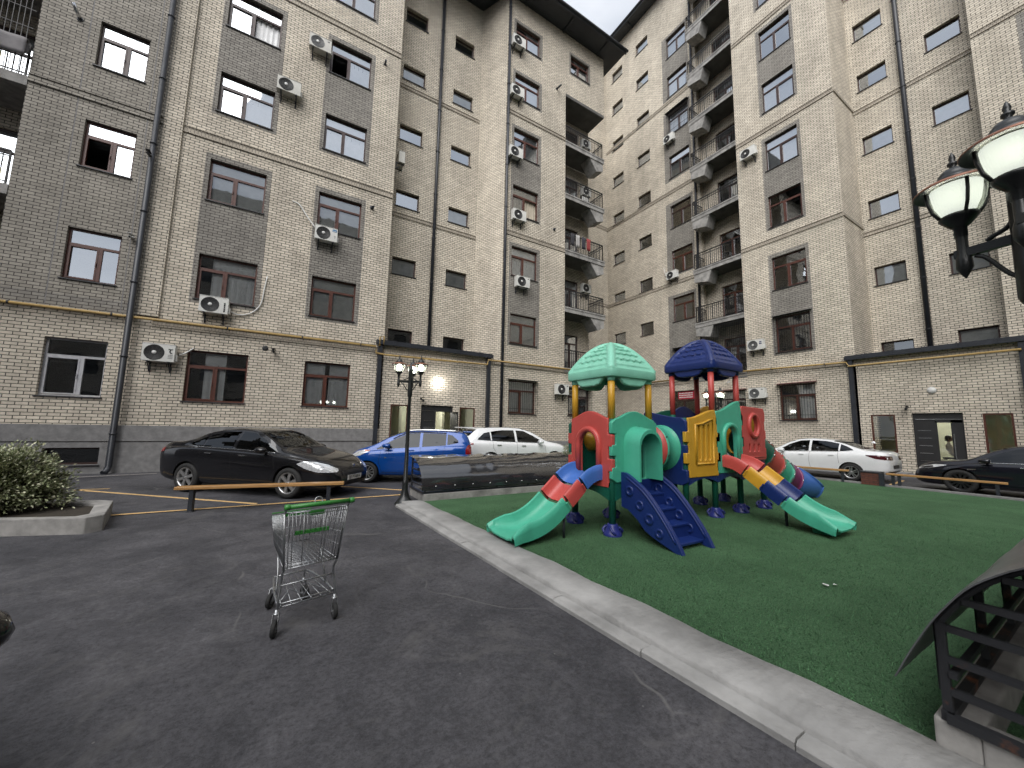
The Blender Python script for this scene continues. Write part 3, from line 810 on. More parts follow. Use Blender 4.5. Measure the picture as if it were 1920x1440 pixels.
for i, zf in enumerate((5.0, 8.42, 11.95, 15.6, 19.1, 22.5, 26.0, 29.5, 33.0)):
    s = MB()
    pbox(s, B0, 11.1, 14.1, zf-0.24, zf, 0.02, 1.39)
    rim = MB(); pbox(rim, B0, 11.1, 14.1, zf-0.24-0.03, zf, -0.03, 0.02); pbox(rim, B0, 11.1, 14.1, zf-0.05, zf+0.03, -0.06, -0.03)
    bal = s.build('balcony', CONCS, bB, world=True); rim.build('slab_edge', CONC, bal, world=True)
    if i:
        b = MB(); b.prism([(14.06, zf-0.24), (12.9, zf-0.24), (13.15, zf-0.98), (14.06, zf-0.78)], (0.0, 0.8), 0, lambda u, v, w: B0.P(u, v, w)); b.build('bracket', CONC, bal, world=True)
    railing(B0, bal, 11.15, 14.02, zf, 0.05, 1.08, (None, 1.0))
    dw = window(BL, bB, 11.6, 13.1, zf+0.02, zf+2.45, DBROWN if i > 2 else BROWN, 'T', [(0, 0.6, 'c')] if i in (3, 5, 6, 7) else None, sill=False, mull=0.5, tr=0.78, d0=0.1)
    if i == 0:
        g = MB()
        for k in range(27): g.bar(B0.P(11.15+0.108*k, zf+1.08, 0.05), B0.P(11.15+0.108*k, 8.1, 0.05), 0.018)
        for zz in (6.4, 7.2, 8.05): g.bar(B0.P(11.15, zz, 0.05), B0.P(14.0, zz, 0.05), 0.025)
        g.build('grille', RAILM, bal, world=True)
# stair recess of the right wing
mb = MB()
hR = [6.1, 9.9, 13.4, 16.9, 20.45, 23.4, 26.9, 30.4]; hR2 = [6.2, 9.65, 13.05, 16.75, 20.5, 24.0, 27.5, 31.0]
opR = [(5.03, 6.15, h-0.95, h) for h in hR]+[(2.6, 3.7, h-0.95, h) for h in hR2]
wall(mb, BR, 2.3, 6.42, 5.0, 36, opR)
for z in (11.65, 18.4, 25.2): ledge(mb, BR, 2.3, 6.4, z, 3, 0.15)
mb.build('stair_wall', BM, bB, world=True)
for i, h in enumerate(hR): window(BR, bB, 5.03, 6.15, h-0.95, h, DBROWN, 'S', [(0, 1, 'p')] if i in (1, 3, 5) else None, glass=GLASS2 if i < 2 else GLASS, d0=0.15)
for i, h in enumerate(hR2): window(BR, bB, 2.6, 3.7, h-0.95, h, DBROWN, 'S', [(0, 1, 'p')] if i in (0, 1, 3) else None, glass=GLASS2 if i < 2 else GLASS, d0=0.15)
interior(BR, bB, 2.3, 6.4, 5, 36, 0.8)
# block right of the recess
mb = MB(); BQ = PL('B', 23.6)
opQ = [(-1.2, 0.95, s, h) for h, s in zip([4.1, 7.6, 11.1, 14.6, 18.1, 21.6], [2.3, 5.8, 9.3, 12.8, 16.3, 19.6])]
wall(mb, BQ, -14, 2.3, 0, 36, opQ, [(-1.4, 1.15, a, b, 1) for a, b in ((5.6, 11.3), (12.6, 18.3), (19.4, 21.8))])
for z in (11.65, 18.4, 25.2): ledge(mb, BQ, -14, 2.3, z, 3, 0.15)
mb.build('wall', BM, bB, world=True)
for o in opQ: window(BQ, bB, *o, DBROWN, 'T', [(0, 1, 'c')], mull=0.5)
interior(BQ, bB, -14, 2.2, 0, 36, 0.9)
porch(B0, bB, 1.95, 6.5, (3.43, 4.79), (2.27, 2.96), (5.29, 6.06), 5.06, 0.92)
pcd = MB(); pbox(pcd, B0, 6.6, 11.25, 0.0, 0.85, -0.06, 0.0); pbox(pcd, B0, 11.25, 14.08, 0, 0.85, -0.06, 0.0); pbox(pcd, BC, 14.08, 22.7, 0, 0.85, -0.06, 0.0)
pbox(pcd, BQ, -14, 1.9, 0, 0.85, -0.06, 0); pcd.build('plinth', CONCD, bB, world=True)
stp = MB(); pbox(stp, B0, 4.9, 6.5, 0.0, 0.16, -1.0, -0.02); pbox(stp, B0, 3.2, 4.9, 0.0, 0.12, -0.8, -0.02); stp.build('step', CONCD, bB, world=True)
rf = MB()
rf.box(22.2, 30, -14, 23.9, 36.0, 36.2); rf.box(22.1, 22.2, -14, 24.0, 35.92, 36.3); rf.tube([(22.05, -14, 36.15), (22.05, 24.0, 36.15)], 0.09, 8)
for y in (7, 10.5, 13.8, 16.5, 19.5, 22.4): rf.box(22.15, 22.98, y-0.05, y+0.05, 35.9, 36.0)
rf.build('roof', ROOFM, bB, world=True)
ex = MB(); ex.quad((30, -14, 0), (30, 24, 0), (30, 24, 36), (30, -14, 36)); ex.quad((23, 22.7, 0), (30, 22.7, 0), (30, 22.7, 36), (23, 22.7, 36)); ex.quad((23.6, -14, 0), (30, -14, 0), (30, -14, 36), (23.6, -14, 36))
ex.build('rear_wall', BRKD, bB, world=True)

# ================= unseen blocks added around the courtyard, sized and coloured for the window reflections
def plain_block(label, pl, u0, u1, h, d, sgn):
    b = thing('apartment_building', label, 'building', pl.P((u0+u1)/2, 0, 0))
    mb = MB(); op = []
    u = u0+1.5
    while u+1.7 < u1:
        for k in range(int(h/3.5)): op.append((u, u+1.7, 2.3+3.5*k, 4.0+3.5*k))
        u += 3.6
    wall(mb, pl, u0, u1, 0, h, op, (), 1, 0.22*sgn)
    pquad(mb, pl, [(u0,h,0),(u1,h,0),(u1,h,d),(u0,h,d)], 4); pquad(mb, pl, [(u0,0,d),(u1,0,d),(u1,h,d),(u0,h,d)], 0)
    for u in (u0, u1): pquad(mb, pl, [(u,0,0),(u,h,0),(u,h,d),(u,0,d)], 0, [(0,0),(0,h),(d,h),(d,0)])
    mb.build('wall', BM, b, world=True)
    g = MB(); pquad(g, pl, [(u0+.1,0,0.2*sgn),(u1-.1,0,0.2*sgn),(u1-.1,h-.1,0.2*sgn),(u0+.1,h-.1,0.2*sgn)]); g.build('window_band', pm('far_glass', (0.05, 0.055, 0.06), 0.1, var=0), b, world=True)
plain_block('tall grey brick block added unseen behind the viewer to darken window reflections', PL('A', -17), -10, 34, 27, -10, -1)
plain_block('low grey brick block added unseen behind the viewer for ground floor window reflections', PL('A', -17), -34, -10.5, 9.5, -8, -1)
plain_block('grey brick block added unseen on the far left for right wing window reflections', PL('B', -24), -12, 15.5, 26, -10, -1)
# ------------------------------------------------------------------ ground
def asphalt():
    m, t, b = newmat('asphalt')
    tcn = N(t, 'ShaderNodeTexCoord')
    def noise(scale, det=5.0, rough=0.6, dist=0.0):
        n = N(t, 'ShaderNodeTexNoise', Scale=scale, Detail=det, Roughness=rough, Distortion=dist)
        t.links.new(tcn.outputs['Object'], n.inputs['Vector']); return n
    def mul(a, bb, fac=1.0):
        x = N(t, 'ShaderNodeMixRGB', blend_type='MULTIPLY'); x.inputs['Fac'].default_value = fac
        t.links.new(a, x.inputs['Color1']); t.links.new(bb, x.inputs['Color2']); return x.outputs[0]
    def ramp(src, p0, c0, p1, c1):
        r = N(t, 'ShaderNodeValToRGB'); e = r.color_ramp.elements
        e[0].position, e[0].color, e[1].position, e[1].color = p0, (*c0, 1), p1, (*c1, 1)
        t.links.new(src, r.inputs['Fac']); return r.outputs['Color']
    base = ramp(noise(0.55, 6, 0.65, 0.6).outputs['Fac'], 0.34, (0.029, 0.0293, 0.0345), 0.66, (0.071, 0.070, 0.077))
    mid = ramp(noise(3.2, 8, 0.78, 0.4).outputs['Fac'], 0.32, (0.6, 0.6, 0.62), 0.68, (1.42, 1.4, 1.38))
    fine = ramp(noise(26, 6, 0.9).outputs['Fac'], 0.36, (0.5, 0.5, 0.5), 0.64, (1.6, 1.6, 1.6))
    c = mul(mul(base, mid), fine)
    # pale dusty scuffs, darker oily patches
    du = noise(1.1, 8, 0.75, 1.5)
    dm = N(t, 'ShaderNodeMapRange'); dm.inputs['From Min'].default_value = 0.54; dm.inputs['From Max'].default_value = 0.74; dm.inputs['To Max'].default_value = 0.7
    t.links.new(du.outputs['Fac'], dm.inputs['Value'])
    mx1 = N(t, 'ShaderNodeMixRGB'); mx1.inputs['Color2'].default_value = (0.118, 0.114, 0.114, 1)
    t.links.new(dm.outputs[0], mx1.inputs['Fac']); t.links.new(c, mx1.inputs['Color1'])
    # specks of grit
    vo = N(t, 'ShaderNodeTexVoronoi', Scale=7.0); t.links.new(tcn.outputs['Object'], vo.inputs['Vector'])
    vm = N(t, 'ShaderNodeMapRange'); vm.inputs['From Min'].default_value = 0.035; vm.inputs['From Max'].default_value = 0.055; vm.inputs['To Min'].default_value = 0.6; vm.inputs['To Max'].default_value = 0
    t.links.new(vo.outputs['Distance'], vm.inputs['Value'])
    gate = N(t, 'ShaderNodeMath', operation='GREATER_THAN'); gate.inputs[1].default_value = 0.72
    sp = N(t, 'ShaderNodeSeparateColor'); t.links.new(vo.outputs['Color'], sp.inputs[0]); t.links.new(sp.outputs[0], gate.inputs[0])
    vv = N(t, 'ShaderNodeMath', operation='MULTIPLY'); t.links.new(vm.outputs[0], vv.inputs[0]); t.links.new(gate.outputs[0], vv.inputs[1])
    mx2 = N(t, 'ShaderNodeMixRGB'); mx2.inputs['Color2'].default_value = (0.22, 0.21, 0.2, 1)
    t.links.new(vv.outputs[0], mx2.inputs['Fac']); t.links.new(mx1.outputs[0], mx2.inputs['Color1'])
    # fine scratches and hair cracks: thin cell borders of a warped voronoi, broken up by noise
    wn = noise(0.7, 3, 0.6); wa = N(t, 'ShaderNodeMixRGB', blend_type='ADD'); wa.inputs['Fac'].default_value = 0.7
    t.links.new(tcn.outputs['Object'], wa.inputs['Color1']); t.links.new(wn.outputs['Color'], wa.inputs['Color2'])
    ve = N(t, 'ShaderNodeTexVoronoi', feature='DISTANCE_TO_EDGE', Scale=0.42); t.links.new(wa.outputs[0], ve.inputs['Vector'])
    vem = N(t, 'ShaderNodeMapRange'); vem.inputs['From Min'].default_value = 0.001; vem.inputs['From Max'].default_value = 0.006; vem.inputs['To Min'].default_value = 0.5; vem.inputs['To Max'].default_value = 0
    t.links.new(ve.outputs['Distance'], vem.inputs['Value'])
    br = noise(0.9, 2); bm_ = N(t, 'ShaderNodeMapRange'); bm_.inputs['From Min'].default_value = 0.52; bm_.inputs['From Max'].default_value = 0.62
    t.links.new(br.outputs['Fac'], bm_.inputs['Value'])
    pv = N(t, 'ShaderNodeMath', operation='MULTIPLY'); t.links.new(vem.outputs[0], pv.inputs[0]); t.links.new(bm_.outputs[0], pv.inputs[1])
    mx3 = N(t, 'ShaderNodeMixRGB'); mx3.inputs['Color2'].default_value = (0.16, 0.155, 0.15, 1)
    t.links.new(pv.outputs[0], mx3.inputs['Fac']); t.links.new(mx2.outputs[0], mx3.inputs['Color1'])
    t.links.new(mx3.outputs[0], b.inputs['Base Color'])
    rr = N(t, 'ShaderNodeMapRange'); rr.inputs['To Min'].default_value = 0.5; rr.inputs['To Max'].default_value = 0.95
    t.links.new(noise(0.8, 5).outputs['Fac'], rr.inputs['Value']); t.links.new(rr.outputs[0], b.inputs['Roughness'])
    bp = N(t, 'ShaderNodeBump', Strength=0.5, Distance=0.008); t.links.new(noise(160, 3).outputs['Fac'], bp.inputs['Height'])
    bp2 = N(t, 'ShaderNodeBump', Strength=0.25, Distance=0.04); t.links.new(noise(4, 3).outputs['Fac'], bp2.inputs['Height']); t.links.new(bp.outputs[0], bp2.inputs['Normal'])
    t.links.new(bp2.outputs[0], b.inputs['Normal'])
    return m

def turfmat():
    m, t, b = newmat('artificial_turf'); b.inputs['Roughness'].default_value = 0.85; b.inputs['Specular IOR Level'].default_value = 0.25
    tcn = N(t, 'ShaderNodeTexCoord')
    def noise(scale, det=4.0, rough=0.6):
        n = N(t, 'ShaderNodeTexNoise', Scale=scale, Detail=det, Roughness=rough); t.links.new(tcn.outputs['Object'], n.inputs['Vector']); return n
    r = N(t, 'ShaderNodeValToRGB'); e = r.color_ramp.elements
    e[0].position, e[0].color = 0.34, (0.029, 0.075, 0.033, 1); e[1].position, e[1].color = 0.68, (0.098, 0.215, 0.104, 1)
    t.links.new(noise(95, 3, 0.75).outputs['Fac'], r.inputs['Fac'])
    r2 = N(t, 'ShaderNodeValToRGB'); e = r2.color_ramp.elements
    e[0].position, e[0].color = 0.3, (0.74, 0.76, 0.74, 1); e[1].position, e[1].color = 0.7, (1.25, 1.2, 1.2, 1)
    t.links.new(noise(0.9, 6, 0.7).outputs['Fac'], r2.inputs['Fac'])
    x = N(t, 'ShaderNodeMixRGB', blend_type='MULTIPLY'); x.inputs['Fac'].default_value = 1
    t.links.new(r.outputs[0], x.inputs['Color1']); t.links.new(r2.outputs[0], x.inputs['Color2'])
    t.links.new(x.outputs[0], b.inputs['Base Color'])
    bp = N(t, 'ShaderNodeBump', Strength=1.0, Distance=0.02); t.links.new(noise(120, 3, 0.8).outputs['Fac'], bp.inputs['Height'])
    t.links.new(bp.outputs[0], b.inputs['Normal'])
    return m
ASPH, TURF = asphalt(), turfmat()
mb = MB(); mb.quad((-300, -300, 0), (300, -300, 0), (300, 300, 0), (-300, 300, 0))
tag(mb.build('ground', ASPH), kind='structure')
def kerbx(y): return 2.04+(7.97-y)/7.0*0.40
# artificial turf of the play area (a slightly raised sheet)
ZT = 0.045
mb = MB()
yy = [8.2, 7.69, 6, 4, 2.28, 0.71, -3, -9]
mb.grid([[(2.62+(7.69-y)/6.98*0.45, y, ZT) for y in yy], [(16.55+(6.4-y)*0.05, y, ZT) for y in yy]], 0, False)
mb.quad((2.62, 8.15, ZT), (16.5, 8.15, ZT), (16.5, 12.0, ZT), (7.2, 12.0, ZT))
tag(mb.build('turf', TURF), kind='structure')
# short fibres standing on the turf near the camera edge, so the sheet has a nap
mb = MB(); random.seed(11)
for i in range(52000):
    y = random.uniform(-0.4, 6.8); x = 2.62+(7.69-y)/6.98*0.45+(random.random()**1.5)*8.0
    a = random.random()*pi; h = random.uniform(0.012, 0.026); w = 0.0032; dx, dy = cos(a)*w, sin(a)*w; lx, ly = random.gauss(0, 0.008), random.gauss(0, 0.008)
    mb.add([(x-dx, y-dy, ZT-0.002), (x+dx, y+dy, ZT-0.002), (x+lx, y+ly, ZT+h)], [(0, 1, 2)], i % 3)
gr = mb.build('turf_fibres', [pm('turf_fibre', (0.04, 0.115, 0.045), 0.7, var=0), pm('turf_fibre_pale', (0.07, 0.185, 0.076), 0.7, var=0), pm('turf_fibre_dark', (0.018, 0.06, 0.022), 0.7, var=0)])
tag(gr, 'short green artificial grass fibres on the play area', 'turf', kind='stuff')

# kerb: a stone with a rounded lip, a mortar joint, then a flat concrete strip
mb = MB()
random.seed(5)
y = 7.95; first = True
while y > -3:
    L = random.uniform(0.94, 1.02); y1 = y-L
    j = random.uniform(-0.006, 0.006); hz = 0.052+random.uniform(-0.004, 0.004)
    xa, xb = kerbx(y)+j, kerbx(y1)+j
    pr = [(0, -0.02), (0.0, hz-0.018), (0.018, hz), (0.115, hz+0.002), (0.135, hz-0.008), (0.138, -0.02)]
    P = [[(xa+u, y-0.004, z) for u, z in pr], [(xb+u, y1+0.004, z) for u, z in pr]]
    mb.grid(P, 0, False)
    for R in P: mb.add(R, [list(range(len(R)))], 0)
    y = y1
tag(mb.build('kerb', CONCL, fixn=True), kind='structure')
mb = MB()
rows = []
for i in range(90):
    y = 7.98-i*0.125
    w = 0.008*sin(i*1.9)+0.006*sin(i*0.73+1)
    xk = kerbx(y)
    xi = 2.62+(7.69-y)/6.98*0.45+0.015*sin(i*0.6)
    rows.append([(xk+0.128+w, y, 0.02), (xk+0.134+w, y, 0.078+w*0.4), (xk+0.146+w, y, 0.090+w*0.3), (xk+0.3, y, 0.093+0.003*sin(i*2.6)), (xi-0.03, y, 0.086+w*0.3), (xi, y, 0.03)])
mb.grid(rows, 0, True)
STRIP = CONCL.copy(); STRIP.name = 'combed_concrete'
_t = STRIP.node_tree; _w = N(_t, 'ShaderNodeTexWave', Scale=5.0, Distortion=9.0, Detail=4.0); _w.bands_direction = 'Y'
_tc = N(_t, 'ShaderNodeTexCoord'); _t.links.new(_tc.outputs['Object'], _w.inputs['Vector'])
_b = N(_t, 'ShaderNodeBump', Strength=0.22, Distance=0.01); _t.links.new(_w.outputs['Fac'], _b.inputs['Height'])
_p = next(n for n in _t.nodes if n.type == 'BSDF_PRINCIPLED'); _t.links.new(_p.inputs['Normal'].links[0].from_socket, _b.inputs['Normal']); _t.links.new(_b.outputs[0], _p.inputs['Normal'])
tag(mb.build('kerb_strip', STRIP), kind='structure')

# road markings
YEL = pm('worn_yellow_paint', (0.60, 0.40, 0.18), 0.8, var=0.3, vscale=14)
WHT = pm('worn_white_paint', (0.38, 0.35, 0.32), 0.8, var=0.3, vscale=10)
def strip(mb, a, b, w, z=0.004, n=12):
    a, b = Vector(a), Vector(b); d = (b-a).normalized(); s = Vector((-d.y, d.x))*w/2
    rows = []
    for i in range(n+1):
        p = a+(b-a)*i/n; k = 1+0.12*sin(i*2.3)
        rows.append([(p.x-s.x*k, p.y-s.y*k, z), (p.x+s.x*k, p.y+s.y*k, z)])
    mb.grid(rows, 0, False)
mb = MB()
strip(mb, (-4.05, 12.83), (-0.39, 9.4), 0.10); strip(mb, (-4.0, 12.83), (-3.46, 12.72), 0.07, 0.008)
strip(mb, (-2.6, 9.27), (2.62, 9.18), 0.095, 0.012); strip(mb, (1.0, 11.4), (2.72, 9.82), 0.10)
strip(mb, (16.9, 4.42), (19.6, 4.66), 0.1)
tag(mb.build('parking_marking', YEL), kind='structure')
mb = MB()
strip(mb, (-4.9, 15.5), (-3.3, 15.82), 0.08); strip(mb, (16.6, 6.6), (17.0, 5.0), 0.08); strip(mb, (16.62, 4.1), (17.35, 1.2), 0.08)
tag(mb.build('pale_marking', WHT), kind='structure')
# red chalk scribbles on the tarmac under the trolley
# dark kerb between turf and parking
mb = MB(); mb.box(16.35, 16.53, 0.2, 7.6, 0.0, 0.1); mb.box(16.6, 16.78, -8, 0.2, 0.0, 0.1)
tag(mb.build('edge_kerb', CONCD, bevel=0.01), kind='structure')

# ------------------------------------------------------------------ planter and shrubs
def leafmat(name, c, v=0.35):
    m, t, b = newmat(name); b.inputs['Roughness'].default_value = 0.45
    oi = N(t, 'ShaderNodeTexCoord'); no = N(t, 'ShaderNodeTexNoise', Scale=9.0, Detail=3.0); t.links.new(oi.outputs['Object'], no.inputs['Vector'])
    r = N(t, 'ShaderNodeValToRGB'); r.color_ramp.elements[0].position = 0.3; r.color_ramp.elements[1].position = 0.7
    r.color_ramp.elements[0].color = (*[k*(1-v) for k in c], 1); r.color_ramp.elements[1].color = (*[k*(1+v) for k in c], 1)
    t.links.new(no.outputs['Fac'], r.inputs['Fac']); t.links.new(r.outputs[0], b.inputs['Base Color'])
    return m
LF1, LF2, LF3 = leafmat('leaf_green', (0.25, 0.28, 0.15)), leafmat('leaf_pale', (0.56, 0.56, 0.40)), leafmat('leaf_dark', (0.13, 0.155, 0.075))
BARK = pm('bark', (0.06, 0.048, 0.035), 0.9, var=0.3)
def leaf(mb, p, d, n, L, W, mi):
    d = d.normalized(); s = d.cross(n)
    if s.length < 1e-4: return
    s.normalize(); n2 = s.cross(d)
    a = p; b = p+d*L*0.5+s*W/2+n2*L*0.06; c = p+d*L; e = p+d*L*0.5-s*W/2+n2*L*0.06; mid = p+d*L*0.5
    mb.add([a, b, c, mid, e], [(0, 1, 2, 3), (0, 3, 2, 4)], mi)
def shrub(name, label, cat, c, R, H, nst, nlf, base=0.25):
    t = thing(name, label, cat, c)
    st = MB(); lf = MB(); cen = Vector((0, 0, base+H*0.45))
    tips = []
    for i in range(nst):
        a = random.random()*2*pi; el = random.uniform(-0.05, 1.0)
        r = R*sqrt(max(0.02, 1-el*el*0.96))*random.uniform(0.72, 1.05)*(0.85+0.25*sin(a*3+1))
        tip = Vector((cos(a)*r, sin(a)*r*0.9, base*0.4+H*(0.12+0.85*el)*random.uniform(0.8, 1.06)))
        b0 = Vector((cos(a)*0.06, sin(a)*0.06, 0))
        m1 = b0.lerp(tip, 0.5)+Vector((0, 0, 0.10*H))+Vector((random.gauss(0, .03), random.gauss(0, .03), 0))
        st.tube(smoothpoly([b0, m1, tip], 3), [0.012, 0.011, 0.010, 0.009, 0.007, 0.005, 0.003], 4)
        tips.append((b0, m1, tip))
    for i in range(nlf):
        b0, m1, tip = random.choice(tips)
        t_ = 0.35+0.65*random.random()**0.6
        p = (b0.lerp(m1, t_*2) if t_ < 0.5 else m1.lerp(tip, t_*2-1))+Vector((random.gauss(0, .045), random.gauss(0, .045), random.gauss(0, .04)))
        out = (p-cen); 
        if out.length < 1e-3: continue
        d = (out.normalized()+Vector((random.gauss(0, .6), random.gauss(0, .6), random.gauss(0.35, .5)))).normalized()
        nrm = Vector((random.gauss(0, .5), random.gauss(0, .5), 1))
        k = random.random()
        mi = 2 if k < 0.25 else (1 if k > 0.72 and t_ > 0.7 else 0)
        leaf(lf, p, d, nrm, random.uniform(0.04, 0.065), random.uniform(0.022, 0.033), mi)
    st.build('stem', BARK, t); lf.build('foliage', [LF1, LF2, LF3], t)
    return t
random.seed(21)
pl_ = thing('planter', 'low weathered concrete planter with a pointed corner around the bush at the left edge', 'planter', (-3.3, 8.9, 0))
mb = MB()
out = [(-2.38, 7.98), (-2.22, 8.12), (-2.5, 9.45), (-2.72, 9.6), (-6.2, 10.9), (-5.9, 9.25)]
cx, cy = -4.0, 9.2
inn = [(-2.56, 8.2), (-2.44, 8.28), (-2.68, 9.28), (-2.8, 9.4), (-6.1, 10.6), (-5.85, 9.45)]
n = len(out)
for i in range(n):
    j = (i+1) % n
    zi, zj = 0.235+0.008*sin(i*2), 0.235+0.008*sin(j*2)
    mb.quad((*out[i], 0), (*out[j], 0), (*out[j], zj), (*out[i], zi)); mb.quad((*out[i], zi), (*out[j], zj), (*inn[j], zj-.01), (*inn[i], zi-.01))
    mb.quad((*inn[j], 0.1), (*inn[i], 0.1), (*inn[i], zi-.01), (*inn[j], zj-.01))
mb.build('planter_wall', CONC, pl_, world=True, fixn=True, bevel=0.015)
mb = MB(); mb.add([(x, y, 0.17) for x, y in inn], [list(range(n))]); mb.build('soil', pm('soil', (0.035, 0.028, 0.02), 0.95, var=0.4, vscale=12, bump=1, bscale=30), pl_, world=True)
shrub('bush', 'rounded variegated green bush growing in the concrete planter at the left edge', 'bush', (-3.78, 9.2, 0.17), 0.80, 1.12, 340, 26000, 0.0)
shrub('bush', 'small pale green shrub poking out behind the end of the dark cover beside the playset', 'bush', (7.35, 9.0, 0.1), 0.38, 0.98, 60, 1700, 0.2)

# ------------------------------------------------------------------ benches
def woodmat():
    m, t, b = newmat('varnished_wood'); b.inputs['Roughness'].default_value = 0.42
    tcn = N(t, 'ShaderNodeTexCoord'); mpn = N(t, 'ShaderNodeMapping'); mpn.inputs['Scale'].default_value = (1.2, 22, 22)
    t.links.new(tcn.outputs['Object'], mpn.inputs[0])
    no = N(t, 'ShaderNodeTexNoise', Scale=2.0, Detail=6.0, Distortion=1.2); t.links.new(mpn.outputs[0], no.inputs['Vector'])
    r = N(t, 'ShaderNodeValToRGB'); r.color_ramp.elements[0].position = 0.3; r.color_ramp.elements[1].position = 0.7
    r.color_ramp.elements[0].color = (0.27, 0.135, 0.045, 1); r.color_ramp.elements[1].color = (0.47, 0.27, 0.10, 1)
    t.links.new(no.outputs['Fac'], r.inputs['Fac']); t.links.new(r.outputs[0], b.inputs['Base Color'])
    return m
WOOD = woodmat()
def bench(label, a, b, legs, group='wooden benches'):
    a, b = Vector((*a, 0)), Vector((*b, 0)); L = (b-a).length; c = (a+b)/2
    t = thing('bench', label, 'bench', c, atan2((b-a).y, (b-a).x), group)
    s = MB(); s.box(-L/2, L/2, -0.09, 0.09, 0.405, 0.46); s.build('seat', WOOD, t, bevel=0.008)
    for f in legs:
        x = -L/2+L*f
        l = MB(); l.box(x-0.035, x+0.035, -0.055, 0.055, 0, 0.405); l.box(x-0.05, x+0.05, -0.07, 0.07, 0, 0.012); l.box(x-0.09, x+0.09, -0.05, 0.05, 0.393, 0.405)
        l.build('leg', METAL, t, bevel=0.005)
    return t
bench('long wooden beam bench on dark legs between the trolley and the black sedan', (-1.62, 9.13), (1.14, 8.64), (0.09, 0.9))
bench('wooden beam bench at the far right in front of the black car', (16.43, 4.27), (16.68, 1.95), (0.06, 0.12, 0.92))
bench('wooden beam bench in front of the white sedan, ending beside the red brick box', (16.1, 6.9), (16.42, 5.19), (0.08, 0.9))
bx = thing('brick_box', 'low red brick box with dark corners between the two right benches', 'brick box', (16.5, 4.63, 0))
mb = MB()
def bq(a, b, c, d, w, h): mb.quad(a, b, c, d, 0, [(0, 0), (w, 0), (w, h), (0, h)])
x0, x1, y0, y1, h = 16.3, 16.75, 4.42, 4.86, 0.44
bq((x0,y1,0),(x0,y0,0),(x0,y0,h),(x0,y1,h), y1-y0, h); bq((x0,y0,0),(x1,y0,0),(x1,y0,h),(x0,y0,h), x1-x0, h)
bq((x1,y0,0),(x1,y1,0),(x1,y1,h),(x1,y0,h), y1-y0, h); bq((x1,y1,0),(x0,y1,0),(x0,y1,h),(x1,y1,h), x1-x0, h)
mb.build('brick_side', BRKR, bx, world=True)
mb = MB(); mb.box(x0-0.02, x1+0.02, y0-0.02, y1+0.02, h, h+0.03); mb.box(x0-0.02, x0+0.05, y0-0.12, y0+0.0, 0, h); mb.build('trim', METAL, bx, world=True)

